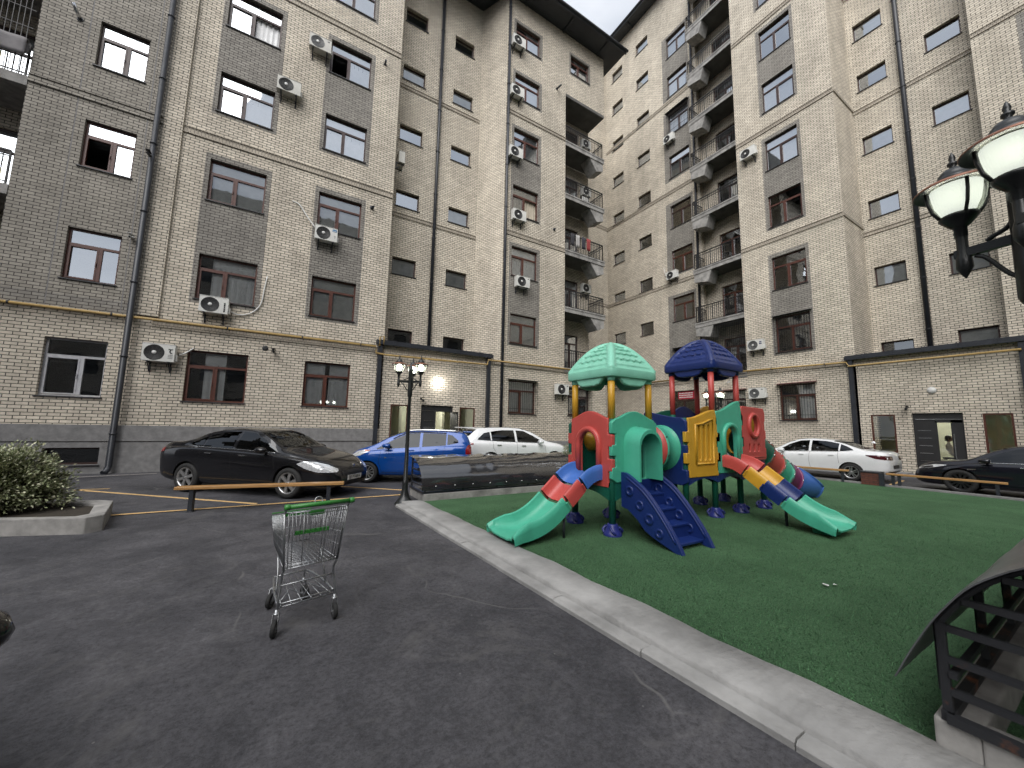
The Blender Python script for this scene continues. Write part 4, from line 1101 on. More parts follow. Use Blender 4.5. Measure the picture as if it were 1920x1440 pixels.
# ------------------------------------------------------------------ barrel covers over basement stairs
POLY = pm('dark_polycarbonate', (0.02, 0.02, 0.022), 0.12, var=0.3, vscale=2.5, spec=1.0, coat=1.0)
POLYB = pm('scuffed_polycarbonate', (0.085, 0.087, 0.092), 0.3, var=0.35, vscale=3.0, spec=0.5)
RUSTM = pm('rusty_steel', (0.02, 0.019, 0.02), 0.6, var=0.3, vscale=7)
_t = RUSTM.node_tree; _r = next(n for n in _t.nodes if n.type == 'VALTORGB'); _r.color_ramp.elements[0].position = 0.6; _r.color_ramp.elements[0].color = (0.014, 0.015, 0.018, 1); _r.color_ramp.elements[1].position = 0.72; _r.color_ramp.elements[1].color = (0.13, 0.045, 0.018, 1)
def cover(label, x0, x1, ylow, yhigh, hb, prof, mat, group, over=0.06, bars=True, lip=0.0, nribs=6, rail=0.0, fr=None, nbolts=10):
    """lean-to quarter barrel on a concrete upstand; prof = [(f,z)] f from 0 at the low edge to 1 at the high edge"""
    t = thing('basement_cover', label, 'stair cover', ((x0+x1)/2, (ylow+yhigh)/2, 0), 0, group)
    fr = fr or METAL
    sgn = 1 if yhigh > ylow else -1
    Y = lambda f: ylow+(yhigh-ylow)*f
    mb = MB(); w = 0.16
    ya, yb = min(ylow, yhigh), max(ylow, yhigh)
    mb.box(x0, x1, ya, ya+w, 0, hb); mb.box(x0, x1, yb-w, yb, 0, hb); mb.box(x0, x0+w, ya+w, yb-w, 0, hb); mb.box(x1-w, x1, ya+w, yb-w, 0, hb)
    mb.build('base', CONC, t, world=True, bevel=0.012)
    mb = MB(); mb.box(x0+w, x1-w, ya+w, yb-w, 0.0, 0.02); mb.build('stair_floor', pm('dusty_floor', (0.16, 0.12, 0.085), 0.95, var=0.35, vscale=3), t, world=True)
    sp = smoothpoly([(f, z, 0) for f, z in prof], 5)
    sheet = MB(); rows = []
    nx = max(10, int((x1-x0)/0.12))
    for i in range(nx+1):
        x = x0-over+(x1-x0+2*over)*i/nx
        bow = 0.010*sin(i*0.9)+0.006*sin(i*2.2)
        rows.append([(x, Y(p.x)-sgn*0.0, p.y+bow*(0.4+p.x*0.6)) for p in sp])
    inner = [[(q[0], q[1]+sgn*0.004, q[2]-0.006) for q in r] for r in rows]
    sheet.grid(rows, 0); sheet.grid(inner, 0)
    for r, q in ((rows[0], inner[0]), (rows[-1], inner[-1])): sheet.grid([r, q], 0, False)
    sheet.grid([[r[0] for r in rows], [q[0] for q in inner]], 0, False); sheet.grid([[r[-1] for r in rows], [q[-1] for q in inner]], 0, False)
    sheet.build('sheet', mat, t, world=True)
    f = MB()
    for i in range(nribs):
        x = x0+0.03+(x1-x0-0.06)*i/(nribs-1)
        f.tube([(x, Y(min(max(p.x, 0.04), 1)), p.y-0.03) for p in sp], 0.018, 4, smooth=False)
        zl = [p.y for p in sp if p.x >= 0.04][0]
        f.bar((x, Y(0.05), hb), (x, Y(0.05), zl-0.06), 0.035); f.bar((x, Y(1.0)-sgn*0.03, hb), (x, Y(1)-sgn*0.03, sp[-1].y-0.02), 0.035)
    f.bar((x0, Y(0.05), hb+0.02), (x1, Y(0.05), hb+0.02), 0.045); f.bar((x0, Y(0.05), hb+0.02), (x0, Y(1), hb+0.02), 0.045)
    zl = sp[2].y
    f.bar((x0, Y(0.08), sp[3].y-0.05), (x1, Y(0.08), sp[3].y-0.05), 0.03); f.bar((x0, Y(0.5), sp[len(sp)//2].y-0.06), (x1, Y(0.5), sp[len(sp)//2].y-0.06), 0.03)
    if bars:
        z = hb+0.14
        while z < sp[-1].y-0.06:
            f0 = next((p.x for p in sp if p.y-0.03 > z), 1.0)
            f0 = max(f0, 0.05)
            f.bar((x0+0.03, Y(f0), z), (x0+0.03, Y(1), z), 0.032, 0.032); z += 0.155
    f.build('frame', fr, t, world=True)
    for i in range(nbolts):
        x = x0+0.25+(x1-x0-0.5)*i/max(1, nbolts-1); p, q = sp[2], sp[3]
        c = Vector((x, Y((p.x+q.x)/2), (p.y+q.y)/2)); nv = Vector((0, -sgn*abs(q.y-p.y), abs((q.x-p.x)*(yhigh-ylow)))).normalized()
        b = MB(); b.tube([c-nv*0.01, c+nv*0.012, c+nv*0.018], [0.017, 0.017, 0.006], 8); b.build('bolt', CHROME, t, world=True)
    return t
cover('long dark polycarbonate barrel cover on a concrete base behind the lamp post, reflecting the sky', 2.66, 7.15, 8.02, 9.1, 0.19,
      [(-0.02, 0.27), (0.0, 0.42), (0.10, 0.62), (0.30, 0.80), (0.60, 0.90), (1.0, 0.93)], POLY, 'basement stair covers')
cover('open ended scuffed barrel cover with rusty frame in the right foreground corner', 3.02, 7.6, 0.69, -0.40, 0.22,
      [(-0.10, 0.38), (-0.02, 0.58), (0.08, 0.79), (0.22, 0.99), (0.46, 1.14), (1.0, 1.22)], POLYB, 'basement stair covers', over=0.10, fr=RUSTM, nbolts=0)

# ------------------------------------------------------------------ street lamps
LAMPB = pm('lamp_black', (0.012, 0.014, 0.014), 0.35, var=0.2)
COPPER = pm('lamp_copper', (0.26, 0.115, 0.07), 0.42, metal=0.35, var=0.2)
GLOW = pm('lamp_glow', (0.95, 0.95, 0.85), 0.4, var=0, emit=(1.0, 0.98, 0.92), es=9)
GLOWD = pm('lamp_glow_dim', (0.95, 0.95, 0.85), 0.4, var=0, emit=(0.96, 0.97, 0.94), es=0.42)
def ribglass():
    m = bpy.data.materials.new('ribbed_lamp_glass'); m.use_nodes = True; t = m.node_tree; t.nodes.clear()
    out = t.nodes.new('ShaderNodeOutputMaterial'); tr = N(t, 'ShaderNodeBsdfTransparent'); tr.inputs[0].default_value = (0.88, 0.92, 0.86, 1)
    b = N(t, 'ShaderNodeBsdfPrincipled'); b.inputs['Base Color'].default_value = (0.75, 0.78, 0.7, 1); b.inputs['Roughness'].default_value = 0.12
    ms = N(t, 'ShaderNodeMixShader'); ms.inputs[0].default_value = 0.42
    t.links.new(tr.outputs[0], ms.inputs[1]); t.links.new(b.outputs[0], ms.inputs[2]); t.links.new(ms.outputs[0], out.inputs[0])
    return m
RIBG = ribglass()
def lantern(t, p, k=1.0, bright=True):
    """one lantern head standing on a cup, hat with copper brim and finial; p = bottom of the cup"""
    x, y, z = p
    L = MB()
    L.lathe([(0.02*k, -0.10*k), (0.03*k, -0.09*k), (0.022*k, -0.07*k), (0.035*k, -0.05*k), (0.035*k, 0.02*k), (0.05*k, 0.03*k), (0.095*k, 0.085*k), (0.105*k, 0.10*k), (0.10*k, 0.115*k), (0.0, 0.115*k)], (x, y, z), n=20)
    for a in range(4):
        an = a*pi/2+0.5
        L.tube([(x+cos(an)*r*k, y+sin(an)*r*k, z+h*k) for r, h in ((0.10, 0.11), (0.135, 0.17), (0.155, 0.25), (0.162, 0.335))], 0.011*k, 6)
    L.lathe([(0.10*k, 0.385*k), (0.105*k, 0.40*k), (0.10*k, 0.415*k), (0.088*k, 0.42*k), (0.085*k, 0.445*k), (0.065*k, 0.475*k), (0.03*k, 0.495*k), (0.016*k, 0.51*k), (0.03*k, 0.525*k), (0.03*k, 0.54*k), (0.014*k, 0.55*k), (0.02*k, 0.575*k), (0.014*k, 0.60*k), (0.0, 0.63*k)], (x, y, z), n=24)
    lan = L.build('lantern', LAMPB, t, world=True)
    H = MB()
    H.lathe([(0.222*k, 0.322*k), (0.225*k, 0.33*k), (0.20*k, 0.352*k), (0.15*k, 0.372*k), (0.10*k, 0.388*k)], (x, y, z), n=32)
    H.lathe([(0.222*k, 0.322*k), (0.196*k, 0.342*k), (0.145*k, 0.36*k), (0.09*k, 0.372*k)], (x, y, z), n=32, mi=1)
    H.build('lamp_hat', [COPPER, LAMPB], lan, world=True)
    G = MB(); rows = []; n = 96
    for r, h in ((0.085, 0.115), (0.115, 0.155), (0.138, 0.215), (0.150, 0.28), (0.155, 0.34)):
        rows.append([(x+cos(2*pi*i/n)*(r+0.0022*(i % 2))*k, y+sin(2*pi*i/n)*(r+0.0022*(i % 2))*k, z+h*k) for i in range(n)])
    G.grid(rows, 0, False, True); G.build('lamp_glass', RIBG, lan, world=True)
    B = MB()
    if bright:
        B.lathe([(0, 0.14*k), (0.055*k, 0.16*k), (0.075*k, 0.22*k), (0.07*k, 0.29*k), (0.03*k, 0.33*k), (0, 0.335*k)], (x, y, z), n=16)
    else:
        B.lathe([(0, 0.13*k), (0.09*k, 0.15*k), (0.118*k, 0.22*k), (0.13*k, 0.29*k), (0.135*k, 0.338*k)], (x, y, z), n=24, mi=1)
        B.lathe([(0, 0.2*k), (0.028*k, 0.21*k), (0.034*k, 0.25*k), (0.028*k, 0.29*k), (0, 0.31*k)], (x, y, z), n=12)
    B.build('bulb', [GLOW, GLOWD], lan, world=True)
def lamp_post(label, base, angs, arms=(0.25, 0.25, 0.25), zc=2.62, k=1.0, bright=True):
    t = thing('street_lamp', label, 'street lamp', base, 0, 'three armed lamp posts')
    X, Y = base[0], base[1]
    P = MB()
    P.lathe([(0.0, 0), (0.20, 0), (0.20, 0.03), (0.17, 0.05), (0.15, 0.09), (0.11, 0.13), (0.085, 0.20), (0.062, 0.30), (0.058, 0.42), (0.066, 0.45), (0.045, 0.48), (0.033, zc-0.46), (0.045, zc-0.44), (0.052, zc-0.42), (0.05, zc-0.2), (0.046, zc+0.12), (0.055, zc+0.14), (0.03, zc+0.2), (0.02, zc+0.26), (0, zc+0.28)], (X, Y, 0), n=20)
    P.build('post', LAMPB, t, world=True)
    for a, arm in zip(angs, arms):
        d = Vector((cos(a), sin(a), 0)); c = Vector((X, Y, zc-0.12))
        A = MB()
        A.bar(c, c+d*(arm+0.03)+Vector((0, 0, 0.0)), 0.03, 0.045)
        A.tube(smoothpoly([c+Vector((0, 0, -0.22)), c+d*arm*0.3+Vector((0, 0, -0.17)), c+d*arm*0.62+Vector((0, 0, -0.06)), c+d*arm*0.8+Vector((0, 0, -0.03))], 4), 0.011, 6)
        A.tube(smoothpoly([c+Vector((0, 0, 0.2)), c+d*arm*0.22+Vector((0, 0, 0.08)), c+d*arm*0.5+Vector((0, 0, 0.045)), c+d*arm*0.6+Vector((0, 0, 0.03))], 4), 0.011, 6)
        e = c+d*arm
        A.lathe([(0, -0.14), (0.012, -0.12), (0.022, -0.10), (0.032, -0.08), (0.03, -0.03), (0.022, 0.0), (0.022, 0.10)], tuple(e), n=12)
        A.build('arm', LAMPB, t, world=True)
        lantern(t, (e.x, e.y, e.z+0.13), k, bright)
    return t
lamp_post('black three armed lamp post with lit lanterns beside the long dark cover', (2.28, 8.16, 0), (radians(170), radians(-50), radians(65)), (0.25, 0.25, 0.25), 2.72, 0.72)
lamp_post('lit black lamp post standing far behind the playset', (12.75, 7.55, 0), (radians(120), radians(-20), radians(-110)), (0.26, 0.26, 0.26), 2.72, 0.72)
lamp_post('black lamp post in the right foreground with big glowing lanterns and copper brims', (2.985, 0.20, 0), (radians(79), radians(-178), radians(-52)), (0.21, 0.235, 0.21), 2.756, 0.72, False)

t = thing('litter', 'small white paper scraps lying on the turf in front of the playset', 'litter', (5.05, 1.85, ZT))
mb = MB(); random.seed(4)
for i in range(5):
    x, y, a = random.gauss(0, .07), random.gauss(0, .03), random.random()*3; c, s_ = cos(a)*.02, sin(a)*.02
    mb.add([(x-c, y-s_, .022), (x+s_, y-c, .026), (x+c*1.4, y+s_, .024), (x-s_, y+c, .03)], [(0, 1, 2, 3)])
o = mb.build('scrap', WHITEP, t); sm = o.modifiers.new('thickness', 'SOLIDIFY'); sm.thickness = 0.002
# ------------------------------------------------------------------ pipes on the facades
def pipe(name, label, cat, pts, r, mat, clamps=(), group=None, n=10, shoe=False):
    p0 = pts[0]
    t = thing(name, label, cat, p0, 0, group)
    mb = MB(); mb.tube(pts, r, n); mb.build('pipe', mat, t, world=True)
    if clamps:
        c = MB()
        for a, b in clamps:
            a, b = Vector(a), Vector(b); c.bar(a, b, 0.02)
            ax = (Vector(pts[1])-Vector(pts[0])).normalized()
            c.tube([a-ax*0.02, a+ax*0.02], r*1.25, n)
        c.build('clamp', METAL, t, world=True)
    return t
def downpipe(label, x, y, z0, z1, r, wall_vec, mat=METAL, foot=None):
    wv = Vector(wall_vec)
    pts = [(x, y, z1), (x, y, z0)]
    if foot: pts = [(x, y, z1), (x, y, z0+0.22), (x+foot[0]*0.4, y+foot[1]*0.4, z0+0.1), (x+foot[0], y+foot[1], z0+0.04)]
    cl = []
    z = z0+1.2
    while z < z1: cl.append(((x, y, z), (x+wv.x*0.2, y+wv.y*0.2, z))); z += 2.4
    return pipe('downpipe', label, 'downpipe', pts, r, mat, cl, 'rainwater downpipes')
downpipe('thick dark downpipe at the corner of the taupe bay, reaching the ground', -4.48, 16.14, 0.0, 26.2, 0.08, (0, 1, 0), foot=(-0.05, -0.16))
downpipe('dark downpipe running down the stair recess to the left entrance canopy', 5.8, 17.86, 5.2, 26.2, 0.085, (0, 1, 0))
downpipe('slim dark downpipe just right of the left entrance, down to the ground', 9.12, 16.26, 0.0, 26.2, 0.075, (0, 1, 0))
downpipe('dark downpipe above the right entrance canopy', 24.36, 4.5, 5.2, 36.0, 0.095, (1, 0, 0))
downpipe('thin dark downpipe beside the balconies of the right wing', 22.86, 14.3, 5.0, 36.0, 0.07, (1, 0, 0))
pipe('gas_pipe', 'yellow gas pipe along the ground floor of the left wing and around the entrance', 'gas pipe',
     [(-13, 16.2, 4.87), (3.0, 16.2, 4.9), (3.02, 16.2, 4.62), (3.4, 16.2, 4.58), (8.25, 16.2, 4.66), (8.3, 16.22, 4.9), (16.3, 16.24, 4.95)], 0.042, GASY,
     [((x, 16.2, 4.87+0.002*(x+13)), (x, 16.4, 4.87+0.002*(x+13))) for x in (-7, -4.9, -2, 0.3, 2.4)])
pipe('gas_pipe', 'yellow gas pipe along the ground floor of the right wing', 'gas pipe',
     [(22.82, 22.6, 5.12), (22.82, 14.2, 5.12), (21.82, 14.0, 5.1), (21.82, 6.7, 4.92), (21.78, 6.6, 4.72), (21.75, 1.9, 4.72)], 0.042, GASY,
     [((21.82, y, 4.92+0.0247*(y-6.7)), (22.0, y, 4.92+0.0247*(y-6.7))) for y in (7.5, 9.8, 12.2)])
pipe('gas_riser', 'short yellow gas pipe loop at the left corner of the entrance canopy', 'gas pipe', [(3.14, 16.16, 4.92), (3.14, 16.16, 5.3), (3.3, 16.16, 5.36), (3.3, 16.16, 5.0)], 0.03, GASY)

# ------------------------------------------------------------------ air conditioners
FANG = pm('fan_grille_dark', (0.02, 0.021, 0.022), 0.5, var=0.2); FANL = pm('fan_grille_grey', (0.16, 0.165, 0.165), 0.5, var=0.2)
ACW = pm('ac_casing', (0.60, 0.60, 0.57), 0.5, var=0.1, vscale=3); ACG = pm('ac_casing_aged', (0.50, 0.49, 0.45), 0.55, var=0.14, vscale=3)
AXISB = -pi/2
def ac_unit(label, P, rot, mark=None, case=None, fan=None, w=0.8, h=0.56, hose=None, flip=False):
    """outdoor unit; P = point on the wall behind its centre, front faces local -y"""
    t = thing('air_conditioner', label, 'air conditioner', P, rot, 'air conditioner outdoor units')
    D = 0.28; g = 0.10; sx = -1 if flip else 1
    c = MB(); c.box(-w/2, w/2, -g-D, -g, -h/2, h/2); c.box(-w/2-0.01, w/2+0.01, -g-D-0.01, -g+0.01, h/2, h/2+0.012)
    c.box(sx*(w/2) if sx > 0 else -w/2-0.05, sx*(w/2)+0.05 if sx > 0 else -w/2, -g-0.2, -g-0.02, -h*0.42, -h*0.05)
    c.build('casing', case or ACW, t, bevel=0.012)
    f = MB(); fx = -sx*w*0.13; R = h*0.435; yf = -g-D
    f.lathe([(0.0, -0.004), (R*0.97, -0.004), (R, -0.012), (R*1.03, -0.004), (R*1.03, 0.0)], (fx, yf, 0), axis='y', n=28)
    for k in range(5):
        r = R*(0.3+0.15*k); f.tube([(fx+cos(2*pi*i/24)*r, yf-0.016, sin(2*pi*i/24)*r) for i in range(24)], 0.0045, 4, closed=True, mi=1)
    for k in range(10):
        a = 2*pi*k/10; f.bar((fx+cos(a)*0.05, yf-0.014, sin(a)*0.05), (fx+cos(a)*R*0.97, yf-0.014, sin(a)*R*0.97), 0.005, mi=1)
    f.lathe([(0.0, -0.028), (0.05, -0.026), (0.06, -0.01)], (fx, yf, 0), axis='y', n=14, mi=2)
    f.build('fan_grille', [fan or FANG, pm('fan_wire', (0.07, 0.07, 0.07), 0.5, var=0), WHITEP], t)
    for x in (-w*0.32, w*0.32):
        b = MB()
        b.box(x-0.02, x+0.02, -g-D-0.02, 0.0, -h/2-0.035, -h/2); b.box(x-0.02, x+0.02, -0.03, 0.0, -h/2-0.32, -h/2-0.035)
        b.bar((x, -0.02, -h/2-0.3), (x, -g-D+0.04, -h/2-0.03), 0.022)
        b.build('bracket', METAL if mark != 'light' else WHITEP, t)
    mx = sx*w*0.37; y = yf-0.003
    if mark:
        k = MB()
        if mark == 'words':
            zc = h*0.2
            for hh in (0.05, 0.07, 0.045, 0.06, 0.05): k.box(mx-0.022, mx+0.022, y-0.002, y, zc-hh, zc); zc -= hh+0.012
            k.build('brand_mark', BLACKP, t)
        elif mark == 'tau':
            k.box(mx-0.06, mx+0.055, y-0.002, y, h*0.20, h*0.25)
            k.tube(smoothpoly([(mx-0.005, y, h*0.21), (mx-0.022, y, h*0.1), (mx-0.002, y, h*0.02), (mx+0.04, y, h*0.01)], 4), 0.016, 6)
            for i in range(3): k.box(mx-0.06, mx+0.06, y-0.002, y, -h*0.12-0.05*i, -h*0.12-0.05*i+0.012)
            k.build('brand_mark', BLACKP, t)
        elif mark == 'blue':
            k.box(mx-0.085, mx+0.07, y-0.002, y, h*0.24, h*0.42, 0); k.box(mx-0.07, mx+0.03, y-0.004, y-0.002, h*0.28, h*0.31, 1)
            k.box(mx-0.02, mx+0.05, y-0.002, y, -h*0.1, -h*0.08, 2); k.box(mx+0.01, mx+0.022, y-0.002, y, -h*0.25, -h*0.08, 2)
            k.build('brand_mark', [pm('blue_sticker', (0.05, 0.17, 0.33), 0.5), WHITEP, BLACKP], t)
        elif mark == 'bars':
            k.box(mx-0.07, mx+0.05, y-0.002, y, h*0.18, h*0.28); k.box(mx-0.07, mx+0.05, y-0.002, y, h*0.02, h*0.12)
            k.build('brand_mark', pm('navy_label', (0.012, 0.016, 0.09), 0.5), t)
        elif mark == 'dot':
            k.box(mx-0.05, mx+0.03, y-0.002, y, h*0.3, h*0.36); k.build('brand_mark', BLACKP, t)
    if hose:
        hb = MB(); hb.tube(smoothpoly(hose, 5), 0.024, 6); hb.build('hose', WHITEP, t)
    return t
A_, B_ = 16.4, 22.0
ac_unit('white air conditioner with a bold black mark near the thick downpipe', (-3.67, A_, 3.8), 0, 'tau', hose=[(0.45, -0.1, 0.0), (0.6, -0.06, 0.1), (0.8, -0.02, 0.3)])
ac_unit('white air conditioner under a curtained first floor window with a curling white pipe', (-2.42, A_, 5.62), 0, 'words',
        hose=[(0.42, -0.16, -0.1), (0.7, -0.05, -0.16), (1.05, -0.05, -0.02), (1.3, -0.05, 0.35), (1.36, -0.05, 0.9), (1.42, -0.04, 1.45)])
ac_unit('white air conditioner with a blue sticker below a papered second floor window', (0.82, A_, 9.16), 0, 'blue',
        hose=[(-0.4, -0.2, 0.2), (-0.7, -0.1, 0.62), (-1.0, -0.03, 1.05), (-1.25, 0.0, 1.15)])
ac_unit('air conditioner high on pale brick right of a third floor window', (-0.88, A_, 14.78), 0, None, ACG)
ac_unit('air conditioner tucked at the left side of an open fourth floor window', (0.05, A_, 17.22), 0, 'dot', ACG, FANL)
t = ac_unit('small air conditioner seen edge on at the corner of the stair recess', (3.5, 17.1, 14.15), pi/2, None, ACG, w=0.7)
for (x, z, lb, mk) in ((9.62, 23.15, 'topmost air conditioner beside the downpipe of the corner column', None), (9.58, 20.05, 'air conditioner beside the downpipe, second from the roof of the corner column', None),
                       (9.56, 16.4, 'air conditioner beside the downpipe, third from the roof of the corner column', None), (9.85, 12.88, 'air conditioner below the open casement of the corner column', None),
                       (10.15, 9.25, 'air conditioner low on the corner column under a beige curtain', 'dot'), (12.83, 3.75, 'air conditioner between two barred ground floor windows', 'dot')):
    ac_unit(lb, (x, A_, z), 0, mk)
for (z, lb) in ((20.65, 'air conditioner in the top loggia of the corner column'), (17.25, 'air conditioner in the second loggia from the top with a white panel below it'), (10.6, 'air conditioner in the loggia two floors above ground of the corner column')):
    ac_unit(lb, (15.95, 17.9, z), 0, None, w=0.7)
ac_unit('air conditioner right of the balconies beside the fourth floor window of the right wing', (B_, 10.32, 17.65), AXISB, None, flip=False)
ac_unit('air conditioner with two navy bars right of the lowest balcony', (B_, 10.45, 6.38), AXISB, 'bars', fan=FANL)
ac_unit('air conditioner just above the playset, between ground floor windows of the right wing', (B_, 10.5, 3.74), AXISB, 'dot', fan=FANL)
ac_unit('air conditioner under a caged window left of the balconies', (23.0, 16.15, 23.1), AXISB, None)
ac_unit('air conditioner left of the balconies, two floors above the navy playset roof', (23.0, 16.2, 12.6), AXISB, None, hose=[(-0.4, -0.1, 0), (-0.7, -0.03, 0.3), (-0.85, -0.02, 0.9)])

# ------------------------------------------------------------------ wall lamps, cameras, flue stubs
LAMPON = pm('wall_lamp_glow', (0.95, 0.95, 0.9), 0.4, var=0, emit=(1.0, 0.97, 0.86), es=6)
def wall_lamp(label, P, rot, lit):
    t = thing('wall_lamp', label, 'wall lamp', P, rot)
    r = MB(); r.lathe([(0.13, 0.0), (0.135, -0.03), (0.125, -0.04)], (0, 0, 0), axis='y', n=24); r.build('rim', WHITEP, t)
    d = MB(); d.lathe([(0.125, -0.035), (0.1, -0.07), (0.05, -0.088), (0.0, -0.092)], (0, 0, 0), axis='y', n=24); d.build('diffuser', LAMPON if lit else WHITEP, t)
    if lit:
        ld = bpy.data.lights.new('wall_lamp_bulb', 'POINT'); ld.energy = 7; ld.color = (1.0, 0.97, 0.9); ld.shadow_soft_size = 0.1
        lo = bpy.data.objects.new('bulb', ld); COL.objects.link(lo); lo.parent = t; lo.location = (0, -0.22, 0)
wall_lamp('glowing round wall lamp above the left entrance door', (5.86, 16.4, 3.58), 0, True)
wall_lamp('unlit white oval wall lamp above the right entrance door', (22.0, 4.16, 3.46), AXISB, False)
def camera_unit(label, P, rot, col):
    t = thing('security_camera', label, 'security camera', P, rot)
    m = MB(); m.lathe([(0.0, 0), (0.05, 0), (0.05, -0.02), (0.02, -0.03), (0.018, -0.1)], (0, 0, 0), axis='y', n=12); m.build('mount', col, t)
    b = MB(); b.tube([(0, -0.08, -0.02), (0.02, -0.30, -0.09)], 0.04, 12); b.box(-0.05, 0.06, -0.33, -0.06, 0.03, 0.04); b.build('camera_body', col, t)
    l = MB(); l.tube([(0.021, -0.30, -0.089), (0.022, -0.306, -0.091)], 0.03, 12); l.build('lens', BLACKP, t)
camera_unit('small camera on the taupe bay near the first floor window', (-4.72, 16.31, 7.5), 0, WHITEP)
camera_unit('camera on the thick downpipe corner between first and second floor', (-4.5, 16.05, 10.3), 0, BLACKP)
camera_unit('dark camera above the left entrance door', (5.1, 16.4, 2.82), 0, BLACKP)
camera_unit('dark camera above the right entrance door', (22.0, 4.9, 2.82), AXISB, BLACKP)
camera_unit('dark camera under the gas pipe beside the two flue holes', (-0.6, 16.4, 4.3), 0, BLACKP)
camera_unit('white camera on the gas pipe behind the navy roof of the playset', (21.8, 12.0, 4.5), AXISB, WHITEP)
def flue(label, P, d, r=0.05, mat=None):
    t = thing('flue_pipe', label, 'flue', P, 0)
    m = MB(); a = Vector((0, 0, 0)); b = Vector(d); m.tube([a, b], r, 12); m.build('pipe', mat or CHROME, t)
    m = MB(); m.lathe([(r, 0), (r*1.6, -0.004), (r*1.6, -0.012), (r, -0.016)], (0, 0, 0), axis='y', n=14); m.build('collar', METAL, t)
flue('short tilted metal flue on the taupe bay near the top left balcony', (-6.6, 16.31, 14.3), (-0.08, -0.32, 0.24), 0.05)
flue('dark flue stub right of a papered second floor window', (2.5, 16.4, 11.0), (0.03, -0.22, -0.05), 0.05, METAL)
flue('dark flue stub right of the open fourth floor window', (2.66, 16.4, 18.05), (0.0, -0.2, 0.05), 0.045, METAL)
flue('flue hole beside the dark camera under the gas pipe', (-0.85, 16.4, 4.36), (0, -0.06, 0), 0.06, BLACKP)
flue('pointed metal flue on the corner column left of the top loggia', (12.5, 16.4, 22.0), (0.1, -0.35, 0.05), 0.05, METAL)
flue('rusty vent stub between the windows of the corner column', (12.4, 16.4, 13.0), (0, -0.12, 0), 0.05, METAL)
# things on the balconies
t = thing('laundry', 'grey blanket hung over the balcony railing at the top left corner', 'laundry', (-7.9, 16.2, 12.9))
mb = MB(); rows = []
for i in range(12):
    s = i/11
    row = []
    for j in range(14):
        u = j/13; x = -0.42+0.84*u
        if s < 0.5: p = (x, -0.10-0.02*sin(u*9)-0.03*(0.5-s), -1.0*(0.5-s)*1.2+0.03)
        else: p = (x, 0.04+0.02*sin(u*7), -1.0*(s-0.5)*0.9+0.03)
        row.append(p)
    rows.append(row)
mb.grid(rows, 0); o = mb.build('cloth', pm('grey_blanket', (0.19, 0.18, 0.185), 0.95, var=0.15), t)
sm = o.modifiers.new('thickness', 'SOLIDIFY'); sm.thickness = 0.03
t = thing('laundry', 'small red and dark clothes drying on the third loggia railing of the corner column', 'laundry', (14.2, 16.35, 13.05))
for i, (x, c) in enumerate(((-0.5, (0.03, 0.03, 0.035)), (-0.1, (0.35, 0.34, 0.33)), (0.35, (0.03, 0.03, 0.04)), (0.75, (0.25, 0.04, 0.04)))):
    mb = MB(); mb.grid([[(x-0.15+0.3*j/5, -0.05-0.015*sin(j*2), 0.04-0.75*k/4) for j in range(6)] for k in range(5)], 0)
    o = mb.build('garment', pm('garment_%s' % 'abcd'[i], c, 0.9, var=0.15), t); sm = o.modifiers.new('thickness', 'SOLIDIFY'); sm.thickness = 0.015
t = thing('storage_panel', 'white upright panel leaning in the second loggia from the top', 'panel', (15.9, 17.6, 15.5))
mb = MB(); mb.box(-0.3, 0.3, 0.0, 0.08, 0.02, 1.35); mb.build('panel', WHITEP, t, bevel=0.01)
# ------------------------------------------------------------------ cars
def paint(name, col, rough=0.32, metal=0.0, coat=1.0):
    return pm(name, col, rough, metal, coat, var=0.04, vscale=3, spec=0.12)
PBLK, PBLU, PWHT, PBLK2 = paint('black_paint', (0.006, 0.006, 0.0075)), paint('blue_paint', (0.004, 0.055, 0.26), 0.3, 0.2), paint('white_paint', (0.72, 0.73, 0.74)), paint('blue_black_paint', (0.006, 0.0065, 0.012))
HEADL = pm('headlight_lens', (0.62, 0.64, 0.66), 0.12, metal=0.35, coat=1, var=0.35, vscale=24)
TAILR = pm('tail_light_red', (0.22, 0.008, 0.012), 0.15, coat=1, var=0.3, vscale=18); TAILD = pm('tail_light_dark', (0.06, 0.006, 0.01), 0.12, coat=1, var=0.3, vscale=18)
ORANGE = pm('indicator_orange', (0.5, 0.12, 0.03), 0.2, coat=1, var=0.1)
ARCH = pm('wheel_arch_black', (0.006, 0.006, 0.006), 0.9, var=0)
ALLOY = pm('alloy', (0.46, 0.46, 0.46), 0.3, metal=0.8, var=0.12, vscale=12); ALLOYD = pm('dark_alloy', (0.05, 0.05, 0.052), 0.3, metal=0.7, var=0.2)
SEAM = pm('panel_gap', (0.004, 0.004, 0.004), 0.8, var=0)
PLATEW = pm('plate_white', (0.55, 0.55, 0.54), 0.5, var=0.06)

def interp(pts, x):
    """monotone cubic through (x,v)"""
    n = len(pts)
    if x <= pts[0][0]: return pts[0][1]
    if x >= pts[-1][0]: return pts[-1][1]
    d = [(pts[i+1][1]-pts[i][1])/(pts[i+1][0]-pts[i][0]) for i in range(n-1)]
    m = [d[0]]+[0 if d[i-1]*d[i] <= 0 else 2*d[i-1]*d[i]/(d[i-1]+d[i]) for i in range(1, n-1)]+[d[-1]]
    for i in range(n-1):
        if x <= pts[i+1][0]:
            h = pts[i+1][0]-pts[i][0]; t = (x-pts[i][0])/h
            return (2*t**3-3*t*t+1)*pts[i][1]+(t**3-2*t*t+t)*h*m[i]+(-2*t**3+3*t*t)*pts[i+1][1]+(t**3-t*t)*h*m[i+1]

